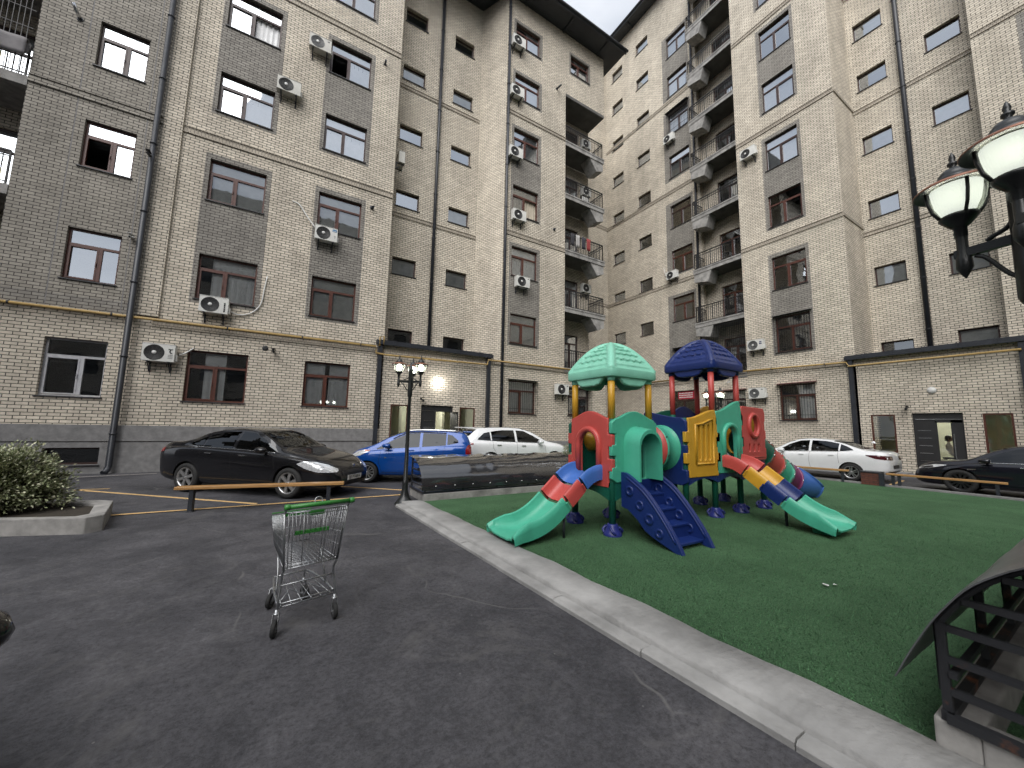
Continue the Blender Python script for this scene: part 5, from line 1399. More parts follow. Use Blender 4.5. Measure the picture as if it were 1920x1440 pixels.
def section(S, x):
    g = lambda k: interp(S[k], x)
    zb, zs, ws, zt, wt = g('zb'), g('zs'), g('ws'), g('zt'), g('wt')
    zr = zt-g('dr')
    zr = max(zr, zs+0.012)
    H = zs-zb
    P = [(0, zb), (ws*0.72, zb), (ws*0.90, zb+0.03*H), (ws*0.965, zb+0.18*H), (ws*0.985, zb+0.42*H), (ws, zb+0.68*H), (ws*0.99, zs-0.10*H), (ws*0.955, zs),
         (ws*0.925+(wt-ws*0.925)*0.14, zs+(zr-zs)*0.15), (ws*0.925+(wt-ws*0.925)*0.5, zs+(zr-zs)*0.55), (wt+0.02*(ws-wt), zr-(zr-zs)*0.08), (wt*0.93, zr+(zt-zr)*0.35), (wt*0.65, zr+(zt-zr)*0.78), (0, zt)]
    return smoothpoly([(0, a, b) for a, b in P], 3)

def wheel(t, x, y, R, W, side, spokes, rim_mat, style):
    """wheel with its outer face towards side (+1 = +y)"""
    c = (x, y, R); s = side
    T = MB()
    T.lathe([(R*0.66, s*W/2*0.8), (R*0.70, s*W/2), (R*0.9, s*W/2), (R*0.975, s*W*0.40), (R, s*W*0.25), (R, -s*W*0.25), (R*0.975, -s*W*0.40), (R*0.9, -s*W/2), (R*0.66, -s*W/2)], c, axis='y', n=40)
    for k in range(3): T.lathe([(R*1.001, -W*0.2+k*W*0.16), (R*0.985, -W*0.17+k*W*0.16), (R*1.001, -W*0.14+k*W*0.16)], c, axis='y', n=40)
    w = T.build('wheel', RUBBER, t)
    r = MB(); yo = s*W*0.40
    r.lathe([(R*0.70, s*W*0.46), (R*0.685, s*W*0.48), (R*0.63, s*W*0.44), (R*0.60, s*W*0.30), (R*0.58, s*W*0.05)], c, axis='y', n=40)
    r.lathe([(0, s*W*0.02), (R*0.6, s*W*0.02)], c, axis='y', n=30, mi=1)
    r.lathe([(0, s*W*0.46), (R*0.08, s*W*0.45), (R*0.14, s*W*0.38), (R*0.15, s*W*0.1)], c, axis='y', n=20)
    for k in range(spokes):
        a = 2*pi*k/spokes+0.3
        e = Vector((cos(a), 0, sin(a))); q = Vector((-sin(a), 0, cos(a)))
        wi, wo = R*(0.085 if style != 'fan' else 0.04), R*(0.105 if style == 'fat' else (0.06 if style == 'slim' else 0.045))
        C = Vector(c)
        tw = q*(R*0.10 if style == 'fan' else 0)
        for dup_ in ((-1, 1) if style == 'twin' else (0,)):
            off = q*(R*0.075*dup_)
            if style == 'twin': wi = wo = R*0.035
            a0 = C+e*R*0.10+off*0.6; a1 = C+e*R*0.64+off*1.6+tw
            V = [a0-q*wi+Vector((0, s*W*0.43, 0)), a0+q*wi+Vector((0, s*W*0.43, 0)), a1+q*wo+Vector((0, s*W*0.44, 0)), a1-q*wo+Vector((0, s*W*0.44, 0))]
            Vb = [v+Vector((0, -s*W*0.2, 0)) for v in V]
            r.add(V+Vb, [(0, 1, 2, 3), (7, 6, 5, 4), (0, 4, 5, 1), (1, 5, 6, 2), (2, 6, 7, 3), (3, 7, 4, 0)])
    for k in range(5):
        a = 2*pi*k/5; r.cyl((c[0]+cos(a)*R*0.1, c[1]+s*W*0.40, c[2]+sin(a)*R*0.1), (c[0]+cos(a)*R*0.1, c[1]+s*W*0.455, c[2]+sin(a)*R*0.1), R*0.022, 6, mi=1)
    r.build('rim', [rim_mat, ARCH], w, fixn=False)

def make_car(name, label, cat, S, group='parked cars'):
    t = thing(name, label, cat, (0, 0, 0), 0, group)
    L = S['L']; X0 = L/2; R = S['R']; P = S['paint']
    # --- body loft
    xs = sorted(set([0, L]+[L*i/72 for i in range(73)]+[0.015, 0.04, 0.08, L-0.015, L-0.04, L-0.08]))
    rows = []
    for x in xs:
        h = section(S, x)
        full = [(x-X0, -p.y, p.z) for p in h[::-1]]+[(x-X0, p.y, p.z) for p in h[1:]]
        rows.append(full)
    mb = MB(); mb.grid(rows, 0)
    mb.grid([[r[-1] for r in rows], [r[0] for r in rows]], 0)
    for r in (rows[0], rows[-1]): mb.add(r, [list(range(len(r)))], 0, True)
    me = mb.mesh('body', [P, ARCH]); fix_normals(me)
    bm = bmesh.new(); bm.from_mesh(me); bmesh.ops.triangulate(bm, faces=bm.faces[:]); tree = BVHTree.FromBMesh(bm); bm.free()
    # --- wheel arches cut out of the body
    cut = MB()
    for ax in S['axles']:
        for sd in (-1, 1):
            ra = R*S.get('arch', 1.13)
            y0, y1 = sd*(interp(S['ws'], ax)-0.30), sd*(interp(S['ws'], ax)+0.2)
            cut.tube([(ax-X0, y0, R), (ax-X0, y1, R)], ra, 40, mi=0)
    cme = cut.mesh('cut', [ARCH]); fix_normals(cme)
    bo = bpy.data.objects.new('body', me); co = bpy.data.objects.new('cut', cme); COL.objects.link(bo); COL.objects.link(co)
    md = bo.modifiers.new('b', 'BOOLEAN'); md.operation = 'DIFFERENCE'; md.object = co; md.solver = 'EXACT'; md.material_mode = 'TRANSFER'
    dg = bpy.context.evaluated_depsgraph_get()
    nm = bpy.data.meshes.new_from_object(bo.evaluated_get(dg))
    bpy.data.objects.remove(co); bo.modifiers.clear(); bo.data = nm; nm.name = 'body'
    nm.polygons.foreach_set('use_smooth', [True]*len(nm.polygons)); nm.set_sharp_from_angle(angle=radians(32))
    bo.parent = t
    def hit(o, d, off):
        r = tree.ray_cast(Vector(o), Vector(d))
        if r[0] is None: return None
        n = r[1] if r[1].dot(Vector(d)) < 0 else -r[1]
        return r[0]+n*off
    def patch(pname, view, lo, hi, mat, off=0.004, nu=26, nv=10, side=1, parent=None, thick=0.0):
        """sheet following the bodywork. lo / hi = polylines over the same u range; view 'side' (u=x,v=z), 'front'/'rear' (u=y,v=z), 'top' (u=y, v=x)"""
        u0 = max(lo[0][0], hi[0][0]); u1 = min(lo[-1][0], hi[-1][0])
        lin = lambda p, u: next((a[1]+(b[1]-a[1])*(u-a[0])/max(1e-9, b[0]-a[0]) for a, b in zip(p, p[1:]) if u <= b[0]+1e-9), p[-1][1])
        G = []
        for i in range(nu+1):
            u = u0+(u1-u0)*i/nu; a, b = lin(lo, u), lin(hi, u); row = []
            for j in range(nv+1):
                v = a+(b-a)*j/nv
                if view == 'side': q = hit((u-X0, side*3, v), (0, -side, 0), off)
                elif view == 'front': q = hit((L, u, v), (-1, 0, 0), off)
                elif view == 'rear': q = hit((-L, u, v), (1, 0, 0), off)
                else: q = hit((v-X0, u, 5), (0, 0, -1), off)
                row.append(q)
            G.append(row)
        m = MB()
        vd = {'side': Vector((0, -side, 0)), 'front': Vector((-1, 0, 0)), 'rear': Vector((1, 0, 0))}.get(view, Vector((0, 0, -1)))
        for i in range(nu):
            for j in range(nv):
                q = [G[i][j], G[i+1][j], G[i+1][j+1], G[i][j+1]]
                if all(p is not None for p in q):
                    if (q[1]-q[0]).cross(q[3]-q[0]).dot(vd) > 0: q = q[::-1]
                    m.add(q, [(0, 1, 2, 3)], 0, True)
        if not m.v: return None
        return m.build(pname, mat, parent or t)
    def line(pts, side, r, mat, m=None, view='side', off=0.0):
        out = []
        P2 = [Vector((a, b, 0)) for a, b in pts]
        for a, b in zip(P2, P2[1:]):
            n = max(2, int((b-a).length/0.04))
            for i in range(n): out.append(a.lerp(b, i/n))
        out.append(P2[-1])
        if view == 'side': q = [hit((p.x-X0, side*3, p.y), (0, -side, 0), off) for p in out]
        elif view == 'top': q = [hit((p.x-X0, p.y, 5), (0, 0, -1), off) for p in out]
        else: q = [hit((L, p.x, p.y), (-1, 0, 0), off) for p in out]
        q = [p for p in q if p is not None]
        if len(q) > 1: m.tube(q, r, 5, cap=True)
    for sd in (-1, 1):
        for (lo, hi, nm_) in S['glass']:
            w = patch('window', 'side', lo, hi, S.get('sideglass', GLASSK), 0.003, 20, 8, sd)
        fm = MB()
        for ln in S['chrome']: line(ln, sd, S.get('trimr', 0.009), None, fm, off=0.004)
        if fm.v: fm.build('window_trim', S.get('trim', CHROME), t)
        sm = MB()
        for ln in S['seams']: line(ln, sd, 0.0045, None, sm)
        sm.build('panel_gap', SEAM, t)
        for hx, hz in S['handles']:
            q = hit((hx-X0, sd*3, hz), (0, -sd, 0), 0.0)
            h = MB(); h.obox(q+Vector((0, sd*0.022, 0)), (0.085, 0, -0.004), (0, 0.009, 0), (0, 0, 0.013)); h.obox(q+Vector((0.07, sd*0.01, 0)), (0.012, 0, 0), (0, 0.014, 0), (0, 0, 0.011)); h.obox(q+Vector((-0.07, sd*0.01, 0)), (0.012, 0, 0), (0, 0.014, 0), (0, 0, 0.011))
            h.build('door_handle', S.get('handle_mat', P), t, bevel=0.004)
        patch('headlight', 'side', S['head'][0], S['head'][1], HEADL, 0.006, 22, 8, sd)
        if 'head_dark' in S: patch('headlight_trim', 'side', S['head_dark'][0], S['head_dark'][1], BLACKP, 0.008, 14, 6, sd)
        patch('tail_light', 'side', S['tail'][0], S['tail'][1], S.get('tailmat', TAILR), 0.006, 16, 8, sd)
        if 'tail_rear' in S:
            lo, hi = S['tail_rear']
            patch('tail_light', 'rear', [(u*sd, v) for u, v in lo][::sd], [(u*sd, v) for u, v in hi][::sd], S.get('tailmat', TAILR), 0.006, 14, 8)
        if 'indicator' in S: patch('indicator', 'side', S['indicator'][0], S['indicator'][1], ORANGE, 0.010, 8, 4, sd)
        if 'repeater' in S: patch('side_repeater', 'side', S['repeater'][0], S['repeater'][1], CHROME, 0.008, 8, 3, sd)
        # mirror
        mx, mz = S['mirror']
        q = hit((mx-X0, sd*3, mz), (0, -sd, 0), 0.0)
        m = MB()
        prof = [(-0.09, 0.35), (-0.085, 0.8), (-0.05, 1.0), (0.03, 0.95), (0.10, 0.72), (0.14, 0.3)]
        ring = []
        for (dx, k) in prof:
            ring.append([(q.x+dx, q.y+sd*(0.15+cos(a)*0.105*k+0.02), q.z+0.055+sin(a)*0.07*k) for a in [2*pi*i/14 for i in range(14)]])
        m.grid(ring, 0, True, True); m.add(ring[0], [list(range(14))], 1); m.add(ring[-1], [list(range(14))[::-1]], 0)
        m.bar((q.x, q.y-sd*0.03, q.z-0.005), (q.x, q.y+sd*0.13, q.z+0.02), 0.05, 0.03, mi=1)
        m.build('mirror', [P, BLACKP], t, fixn=True)
    ws_ = S['windscreen']; patch('windscreen', 'top', [(-1, ws_[0])]+[(u, v) for u, v in ws_[2]]+[(1, ws_[0])] if False else [(-ws_[3], ws_[0]-0.10), (-ws_[3]*0.5, ws_[0]-0.02), (0, ws_[0]), (ws_[3]*0.5, ws_[0]-0.02), (ws_[3], ws_[0]-0.10)],
          [(-ws_[3], ws_[1]-0.03), (0, ws_[1]), (ws_[3], ws_[1]-0.03)], GLASSM if False else S.get('screenglass', GLASSK), 0.004, 24, 14)
    if 'rearscreen' in S:
        a = S['rearscreen']
        if a[0] == 'top': patch('rear_window', 'top', [(-a[3], a[1]+0.04), (0, a[1]), (a[3], a[1]+0.04)], [(-a[3], a[2]), (a[3], a[2])], GLASSK, 0.004, 20, 10)
        else: patch('rear_window', 'rear', [(-a[3], a[1]), (a[3], a[1])], [(-a[3], a[2]), (a[3], a[2])], GLASSK, 0.005, 20, 10)
    for (nm_, lo, hi, mat_, off) in S.get('front', []): patch(nm_, 'front', lo, hi, mat_, off, 22, 8)
    for (nm_, lo, hi, mat_, off) in S.get('rear', []): patch(nm_, 'rear', lo, hi, mat_, off, 22, 8)
    for (nm_, lo, hi, mat_, off) in S.get('topp', []): patch(nm_, 'top', lo, hi, mat_, off, 16, 14)
    sk = MB()
    for ln in S.get('topseams', []):
        for sd in (-1, 1): line([(a, b*sd) for a, b in ln], sd, 0.004, None, sk, 'top')
    if sk.v: sk.build('bonnet_gap', SEAM, t)
    for ax in S['axles']:
        yw = interp(S['ws'], ax)
        for sd in (-1, 1): wheel(t, ax-X0, sd*(yw-0.115), R, 0.215, sd, *S['wheel'])
    return t, hit

SED = dict(L=4.8, R=0.335, axles=(1.02, 3.77), paint=PBLK, wheel=(6, ALLOY, 'fat'),
    zb=[(0, .46), (.12, .34), (.5, .24), (1.0, .21), (3.8, .2), (4.45, .2), (4.7, .24), (4.8, .34)],
    zs=[(0, .70), (.05, .82), (.25, .93), (.9, .965), (2.0, .93), (3.5, .87), (4.1, .80), (4.5, .70), (4.72, .58), (4.8, .47)],
    ws=[(0, .62), (.05, .74), (.25, .86), (.8, .905), (3.6, .905), (4.1, .885), (4.4, .84), (4.62, .74), (4.74, .62), (4.8, .50)],
    zt=[(0, .80), (.03, .93), (.10, 1.03), (.3, 1.085), (.85, 1.10), (1.1, 1.15), (1.5, 1.32), (1.95, 1.435), (2.4, 1.46), (2.8, 1.43), (3.15, 1.31), (3.7, 1.015), (3.85, .985), (4.3, .89), (4.6, .77), (4.75, .64), (4.8, .54)],
    wt=[(0, .52), (.1, .64), (.4, .74), (.85, .73), (1.15, .67), (1.9, .575), (2.6, .585), (3.1, .63), (3.6, .72), (3.9, .75), (4.3, .70), (4.6, .56), (4.8, .40)],
    dr=[(0, .05), (.4, .03), (.9, .03), (1.6, .055), (2.6, .06), (3.2, .045), (3.7, .03), (4.4, .035), (4.8, .04)],
    glass=[([(1.12, 1.035), (1.52, 1.005)], [(1.12, 1.06), (1.5, 1.235), (1.52, 1.245)], ''), ([(1.57, 1.0), (2.36, .985)], [(1.57, 1.265), (1.9, 1.345), (2.36, 1.375)], ''), ([(2.44, .985), (3.50, .935)], [(2.44, 1.375), (2.75, 1.35), (3.1, 1.215), (3.50, .975)], '')],
    chrome=[[(1.1, 1.025), (1.8, .985), (2.6, .965), (3.52, .92)]],
    seams=[[(2.40, .96), (2.42, .60), (2.40, .30)], [(3.52, .93), (3.60, .6), (3.42, .28)], [(1.58, .99), (1.52, .75), (1.40, .62)], [(2.40, .3), (3.4, .28)], [(1.45, .32), (2.4, .3)], [(3.55, .9), (4.05, .80), (4.15, .79)]],
    handles=[(1.78, .86), (2.72, .84)], handle_mat=CHROME,
    head=([(4.02, .745), (4.2, .675), (4.45, .615), (4.735, .60)], [(4.02, .765), (4.15, .80), (4.35, .775), (4.55, .71), (4.70, .635), (4.735, .605)]),
    tail=([(.03, .78), (.30, .86)], [(.03, .92), (.18, .965), (.30, .93)]),
    windscreen=(3.66, 2.93, [], .60), rearscreen=('top', 1.0, 1.75, .55), mirror=(3.33, .93), screenglass=GLASSM,
    front=[('grille', [(-.42, .50), (0, .485), (.42, .50)], [(-.48, .585), (0, .60), (.48, .585)], BLACKP, .008), ('lower_grille', [(-.55, .26), (.55, .26)], [(-.5, .34), (.5, .34)], BLACKP, .008)],
    topseams=[[(3.72, .66), (4.3, .6), (4.66, .42)], [(4.66, .42), (4.7, .0)]])
def shiftx(S, keys, dx, lo, hi):
    f = lambda p: (p[0]+dx, p[1]) if lo <= p[0] <= hi else p
    for k in keys:
        S[k] = [f(p) for p in S[k]]
SEDB = dict(SED)
shiftx(SEDB, ('zt', 'wt'), -0.19, 1.05, 3.95)
SEDB['zt'] = [p for p in SEDB['zt'] if abs(p[0]-0.85) > 1e-6]+[]; SEDB['zt'].insert(5, (0.72, 1.10)); SEDB['zt'].sort()
SEDB['zs'] = [(0, .74), (.05, .88), (.25, 1.0), (.9, 1.03), (2.0, .985), (3.3, .915), (4.1, .83), (4.5, .71), (4.72, .58), (4.8, .47)]
SEDB['zt'] = [(0, .84), (.03, .99), (.10, 1.10), (.3, 1.155), (.62, 1.175), (.86, 1.22), (1.25, 1.39), (1.68, 1.485), (2.15, 1.51), (2.58, 1.48), (2.95, 1.355), (3.5, 1.06), (3.68, 1.02), (4.2, .915), (4.55, .79), (4.75, .64), (4.8, .54)]
SEDB['tail'] = ([(.03, .86), (.30, .93)], [(.03, 1.0), (.18, 1.045), (.30, 1.0)])
SEDB['glass'] = [([(x-0.19, z+0.05) for x, z in a], [(x-0.19, z+(0.045 if z > 1.1 else 0.05)) for x, z in b], n) for a, b, n in SED['glass']]
SEDB['chrome'] = [[(x-0.19, z+0.05) for x, z in l] for l in SED['chrome']]
SEDB['seams'] = [[(x-0.17, z) if i < 3 else (x, z) for x, z in l] for i, l in enumerate(SED['seams'])]
SEDB.update(windscreen=(3.48, 2.74, [], .60), rearscreen=('top', .84, 1.56, .55), mirror=(3.10, .98), handles=[(1.62, .92), (2.55, .895)],
    head=([(3.98, .745), (4.2, .655), (4.45, .59), (4.735, .575)], [(3.98, .765), (4.12, .815), (4.35, .80), (4.55, .74), (4.70, .65), (4.735, .60)]))
c1, hit1 = make_car('parked_car', 'black sedan with silver six spoke wheels parked beside the thick downpipe', 'car', SEDB)
c1.location = (-0.30, 11.30, 0); c1.rotation_euler.z = radians(-42)
# number plate and badge of the black sedan
def plate_on(t, x, y, z, ry, txt, back=False):
    p = MB(); w, h = 0.26, 0.056
    p.box(-0.006, 0.006, -w, w, -h, h)
    o = p.build('number_plate', PLATEW, t, bevel=0.003); o.location = (x, y, z)
    s = 1 if not back else -1
    M = Matrix(((0, 0, s, s*0.0075), (s, 0, 0, 0), (0, 1, 0, 0), (0, 0, 0, 1)))
    if txt: text_mesh('lettering', txt, 0.10, BLACKP, o, M)
    b = MB()
    for zz in (-h+0.006, h-0.006): b.box(s*0.0065 if s > 0 else -0.0085, s*0.0085 if s > 0 else -0.0065, -w+0.006, w-0.006, zz-0.003, zz+0.003)
    b.box(s*0.0065 if s > 0 else -0.0085, s*0.0085 if s > 0 else -0.0065, -w*0.62, -w*0.62+0.006, -h+.006, h-.006)
    b.build('border', BLACKP, o)
    return o
plate_on(c1, 2.42, 0, 0.425, 0, '01 P740FA')
m = MB(); m.lathe([(0, .012), (.045, .006), (.05, 0)], (2.36, 0, .68), axis='x', n=18); m.build('badge', CHROME, c1)

HAT = dict(L=3.64, R=0.295, axles=(0.60, 2.97), paint=PBLU, wheel=(12, ALLOY, 'fan'), arch=1.15,
    zb=[(0, .42), (.1, .3), (.4, .22), (3.2, .2), (3.5, .22), (3.64, .32)],
    zs=[(0, .80), (.06, .95), (.3, 1.04), (.9, 1.02), (1.8, .96), (2.7, .90), (3.1, .86), (3.4, .74), (3.58, .6), (3.64, .5)],
    ws=[(0, .62), (.04, .72), (.2, .80), (.6, .825), (2.9, .82), (3.2, .78), (3.45, .68), (3.58, .56), (3.64, .44)],
    zt=[(0, .90), (.03, 1.02), (.07, 1.14), (.13, 1.3), (.2, 1.42), (.34, 1.485), (.8, 1.52), (1.5, 1.525), (1.95, 1.48), (2.35, 1.35), (2.85, 1.08), (2.95, 1.045), (3.2, .97), (3.42, .86), (3.56, .70), (3.64, .56)],
    wt=[(0, .56), (.1, .60), (.25, .57), (.8, .57), (1.6, .58), (2.0, .59), (2.5, .64), (2.9, .68), (3.2, .62), (3.5, .46), (3.64, .34)],
    dr=[(0, .04), (.3, .06), (1.6, .06), (2.3, .05), (2.9, .03), (3.64, .04)],
    glass=[([(.42, 1.16), (.74, 1.09)], [(.42, 1.22), (.6, 1.37), (.74, 1.40)], ''), ([(.78, 1.08), (1.46, 1.03)], [(.78, 1.405), (1.46, 1.43)], ''), ([(1.54, 1.025), (2.52, .955)], [(1.54, 1.43), (1.9, 1.40), (2.2, 1.27), (2.52, 1.09)], ''), ([(2.54, .955), (2.74, .94)], [(2.54, 1.07), (2.74, .965)], '')],
    chrome=[[(.78, 1.43), (1.5, 1.455), (1.95, 1.42), (2.3, 1.25)]], trim=BLACKP, trimr=0.016,
    seams=[[(1.50, 1.01), (1.52, .6), (1.48, .32)], [(2.60, .93), (2.66, .6), (2.56, .3)], [(.80, 1.06), (.86, .8), (.98, .58)], [(1.05, .32), (2.55, .3)]],
    handles=[(1.76, .93)], handle_mat=PBLU,
    head=([(2.93, .885), (3.2, .76), (3.42, .71), (3.5, .70)], [(2.93, .90), (3.1, .925), (3.3, .87), (3.5, .73)]), indicator=([(2.92, .90), (3.06, .87)], [(2.92, .915), (3.06, .925)]),
    tail=([(.03, .80), (.20, .84)], [(.03, 1.10), (.14, 1.10), (.20, .98)]), repeater=([(2.44, .71), (2.50, .70)], [(2.44, .73), (2.50, .73)]),
    windscreen=(2.80, 2.02, [], .60), rearscreen=('rear', 1.08, 1.38, .52), mirror=(2.42, 1.0), sideglass=GLASSM, screenglass=GLASSM,
    rear=[('bumper_trim', [(-.5, .36), (.5, .36)], [(-.55, .5), (.55, .5)], BLACKP, .006)])
c2, hit2 = make_car('parked_car', 'bright blue hatchback with silver roof rails parked behind the left lamp post', 'car', HAT)
c2.location = (3.45, 11.65, 0); c2.rotation_euler.z = radians(180-25)
for sd in (-1, 1):
    m = MB(); pts = []
    for i in range(15):
        x = 0.45+1.5*i/14; q = hit2((x-1.82, sd*0.545, 5), (0, 0, -1), 0.0)
        pts.append(q+Vector((0, 0, 0.035 if 0 < i < 14 else 0.0)))
    m.tube(pts, 0.015, 8); m.build('roof_rail', CHROME, c2)
m = MB(); m.box(-1.80, -1.52, -0.52, 0.52, 1.455, 1.50); m.build('spoiler', PBLU, c2, bevel=0.02)

SUV = dict(L=4.6, R=0.36, axles=(0.95, 3.68), paint=PWHT, wheel=(5, ALLOY, 'twin'),
    zb=[(0, .5), (.12, .36), (.5, .28), (4.2, .26), (4.5, .3), (4.6, .4)],
    zs=[(0, .82), (.06, .98), (.3, 1.08), (1.2, 1.08), (2.6, 1.04), (3.5, 1.0), (4.1, .94), (4.4, .82), (4.55, .68), (4.6, .58)],
    ws=[(0, .68), (.05, .78), (.3, .89), (.9, .93), (3.7, .93), (4.1, .9), (4.4, .8), (4.55, .68), (4.6, .56)],
    zt=[(0, .95), (.04, 1.08), (.12, 1.2), (.3, 1.4), (.45, 1.53), (.6, 1.60), (1.0, 1.645), (1.7, 1.66), (2.3, 1.625), (2.75, 1.50), (3.4, 1.17), (3.55, 1.125), (4.1, 1.04), (4.4, .92), (4.55, .78), (4.6, .66)],
    wt=[(0, .58), (.15, .64), (.4, .61), (.9, .62), (1.8, .63), (2.4, .66), (3.0, .72), (3.5, .76), (4.1, .70), (4.45, .56), (4.6, .44)],
    dr=[(0, .04), (.4, .05), (1.8, .06), (2.8, .05), (3.5, .03), (4.6, .04)],
    glass=[([(.50, 1.20), (.98, 1.155)], [(.50, 1.23), (.75, 1.42), (.98, 1.465)], ''), ([(1.03, 1.15), (1.98, 1.115)], [(1.03, 1.475), (1.5, 1.53), (1.98, 1.535)], ''), ([(2.07, 1.115), (3.2, 1.07)], [(2.07, 1.535), (2.4, 1.51), (2.8, 1.33), (3.2, 1.115)], '')],
    chrome=[[(.48, 1.19), (1.3, 1.13), (3.2, 1.055)]], trim=BLACKP, 
    seams=[[(2.02, 1.1), (2.04, .6), (2.0, .36)], [(3.22, 1.04), (3.3, .65), (3.15, .36)], [(1.05, 1.13), (1.05, .9), (1.25, .6)], [(1.4, .4), (3.1, .38)]],
    handles=[(1.28, 1.0), (2.3, .97)], handle_mat=CHROME,
    head=([(4.15, .86), (4.5, .74)], [(4.15, .90), (4.35, .90), (4.5, .78)]), tail=([(.03, .98), (.3, 1.02)], [(.03, 1.08), (.3, 1.07)]),
    windscreen=(3.36, 2.35, [], .64), rearscreen=('top', .2, .5, .56), mirror=(2.98, 1.06), screenglass=GLASSM,
    topp=[('roof_panel', [(-.56, .8), (.56, .8)], [(-.56, 2.25), (.56, 2.25)], pm('black_roof', (0.012, 0.012, 0.013), 0.2, coat=1, var=0), .003)])
c3, hit3 = make_car('parked_car', 'white sport utility vehicle with a black roof parked in front of the barred windows', 'car', SUV)
c3.location = (7.75, 12.85, 0); c3.rotation_euler.z = radians(-3)
m = MB(); m.box(-2.22, -1.86, -0.58, 0.58, 1.575, 1.62); m.build('spoiler', PWHT, c3, bevel=0.02)

ONX = dict(SED); ONX.update(L=4.5, R=0.315, axles=(0.98, 3.58), paint=PWHT, wheel=(5, ALLOY, 'twin'),
    zb=[(0, .42), (.12, .34), (.5, .24), (3.6, .2), (4.2, .2), (4.42, .26), (4.5, .36)],
    zs=[(0, .78), (.05, .90), (.25, .97), (.9, .96), (2.0, .92), (3.3, .85), (3.9, .78), (4.25, .68), (4.44, .57), (4.5, .47)],
    ws=[(0, .60), (.05, .72), (.25, .83), (.8, .87), (3.4, .87), (3.9, .85), (4.2, .8), (4.38, .70), (4.46, .58), (4.5, .48)],
    zt=[(0, .86), (.03, .98), (.10, 1.06), (.25, 1.09), (.55, 1.105), (.8, 1.17), (1.3, 1.37), (1.75, 1.455), (2.2, 1.475), (2.6, 1.44), (2.95, 1.31), (3.45, 1.02), (3.6, .975), (4.0, .89), (4.3, .77), (4.44, .64), (4.5, .54)],
    wt=[(0, .52), (.1, .62), (.3, .70), (.6, .69), (.9, .64), (1.6, .565), (2.4, .575), (2.9, .62), (3.4, .70), (3.65, .73), (4.05, .68), (4.35, .54), (4.5, .38)],
    dr=[(0, .05), (.3, .03), (.6, .03), (1.3, .055), (2.4, .06), (3.0, .045), (3.5, .03), (4.1, .035), (4.5, .04)],
    glass=[([(.92, 1.09), (1.28, 1.035)], [(.92, 1.11), (1.1, 1.21), (1.28, 1.285)], ''), ([(1.33, 1.03), (2.16, .99)], [(1.33, 1.305), (1.7, 1.375), (2.16, 1.395)], ''), ([(2.24, .985), (3.28, .925)], [(2.24, 1.395), (2.55, 1.365), (2.9, 1.22), (3.28, .965)], '')],
    chrome=[[(.9, 1.08), (1.4, 1.015), (2.3, .965), (3.3, .91)]], trim=BLACKP, trimr=0.006,
    seams=[[(2.20, .96), (2.22, .6), (2.18, .3)], [(3.30, .92), (3.38, .6), (3.22, .28)], [(1.33, 1.0), (1.32, .78), (1.30, .6)], [(1.35, .32), (3.2, .28)]],
    handles=[(1.52, .88), (2.46, .85)], handle_mat=PWHT,
    head=([(3.8, .70), (4.4, .60)], [(3.8, .73), (4.0, .765), (4.4, .66)]),
    tail=([(.02, .80), (.30, .83), (.55, .92)], [(.02, .93), (.25, .955), (.55, .945)]), tail_rear=([(.30, .80), (.62, .80)], [(.30, .93), (.62, .93)]), tailmat=TAILD,
    windscreen=(3.42, 2.74, [], .585), rearscreen=('top', .68, 1.5, .54), mirror=(3.1, .92), screenglass=GLASSK,
    rear=[('rear_trim', [(-.5, .30), (.5, .30)], [(-.58, .42), (.58, .42)], BLACKP, .006), ('plate_recess', [(-.3, .50), (.3, .50)], [(-.3, .62), (.3, .62)], BLACKP, .004)])
ONX.pop('front'); ONX['topseams'] = [[(3.5, .62), (4.0, .58), (4.36, .4)]]
c4, hit4 = make_car('parked_car', 'white sedan with dark tail lights parked nose left behind the tube slide', 'car', ONX)
c4.location = (18.25, 6.72, 0); c4.rotation_euler.z = radians(90)
m = MB(); m.lathe([(0.0, 0.075), (0.012, 0.07), (0.03, 0.02), (0.045, 0.0)], (-0.95, 0, 1.35), n=8); o = m.build('roof_antenna', PWHT, c4); o.scale = (1.8, 0.7, 1)

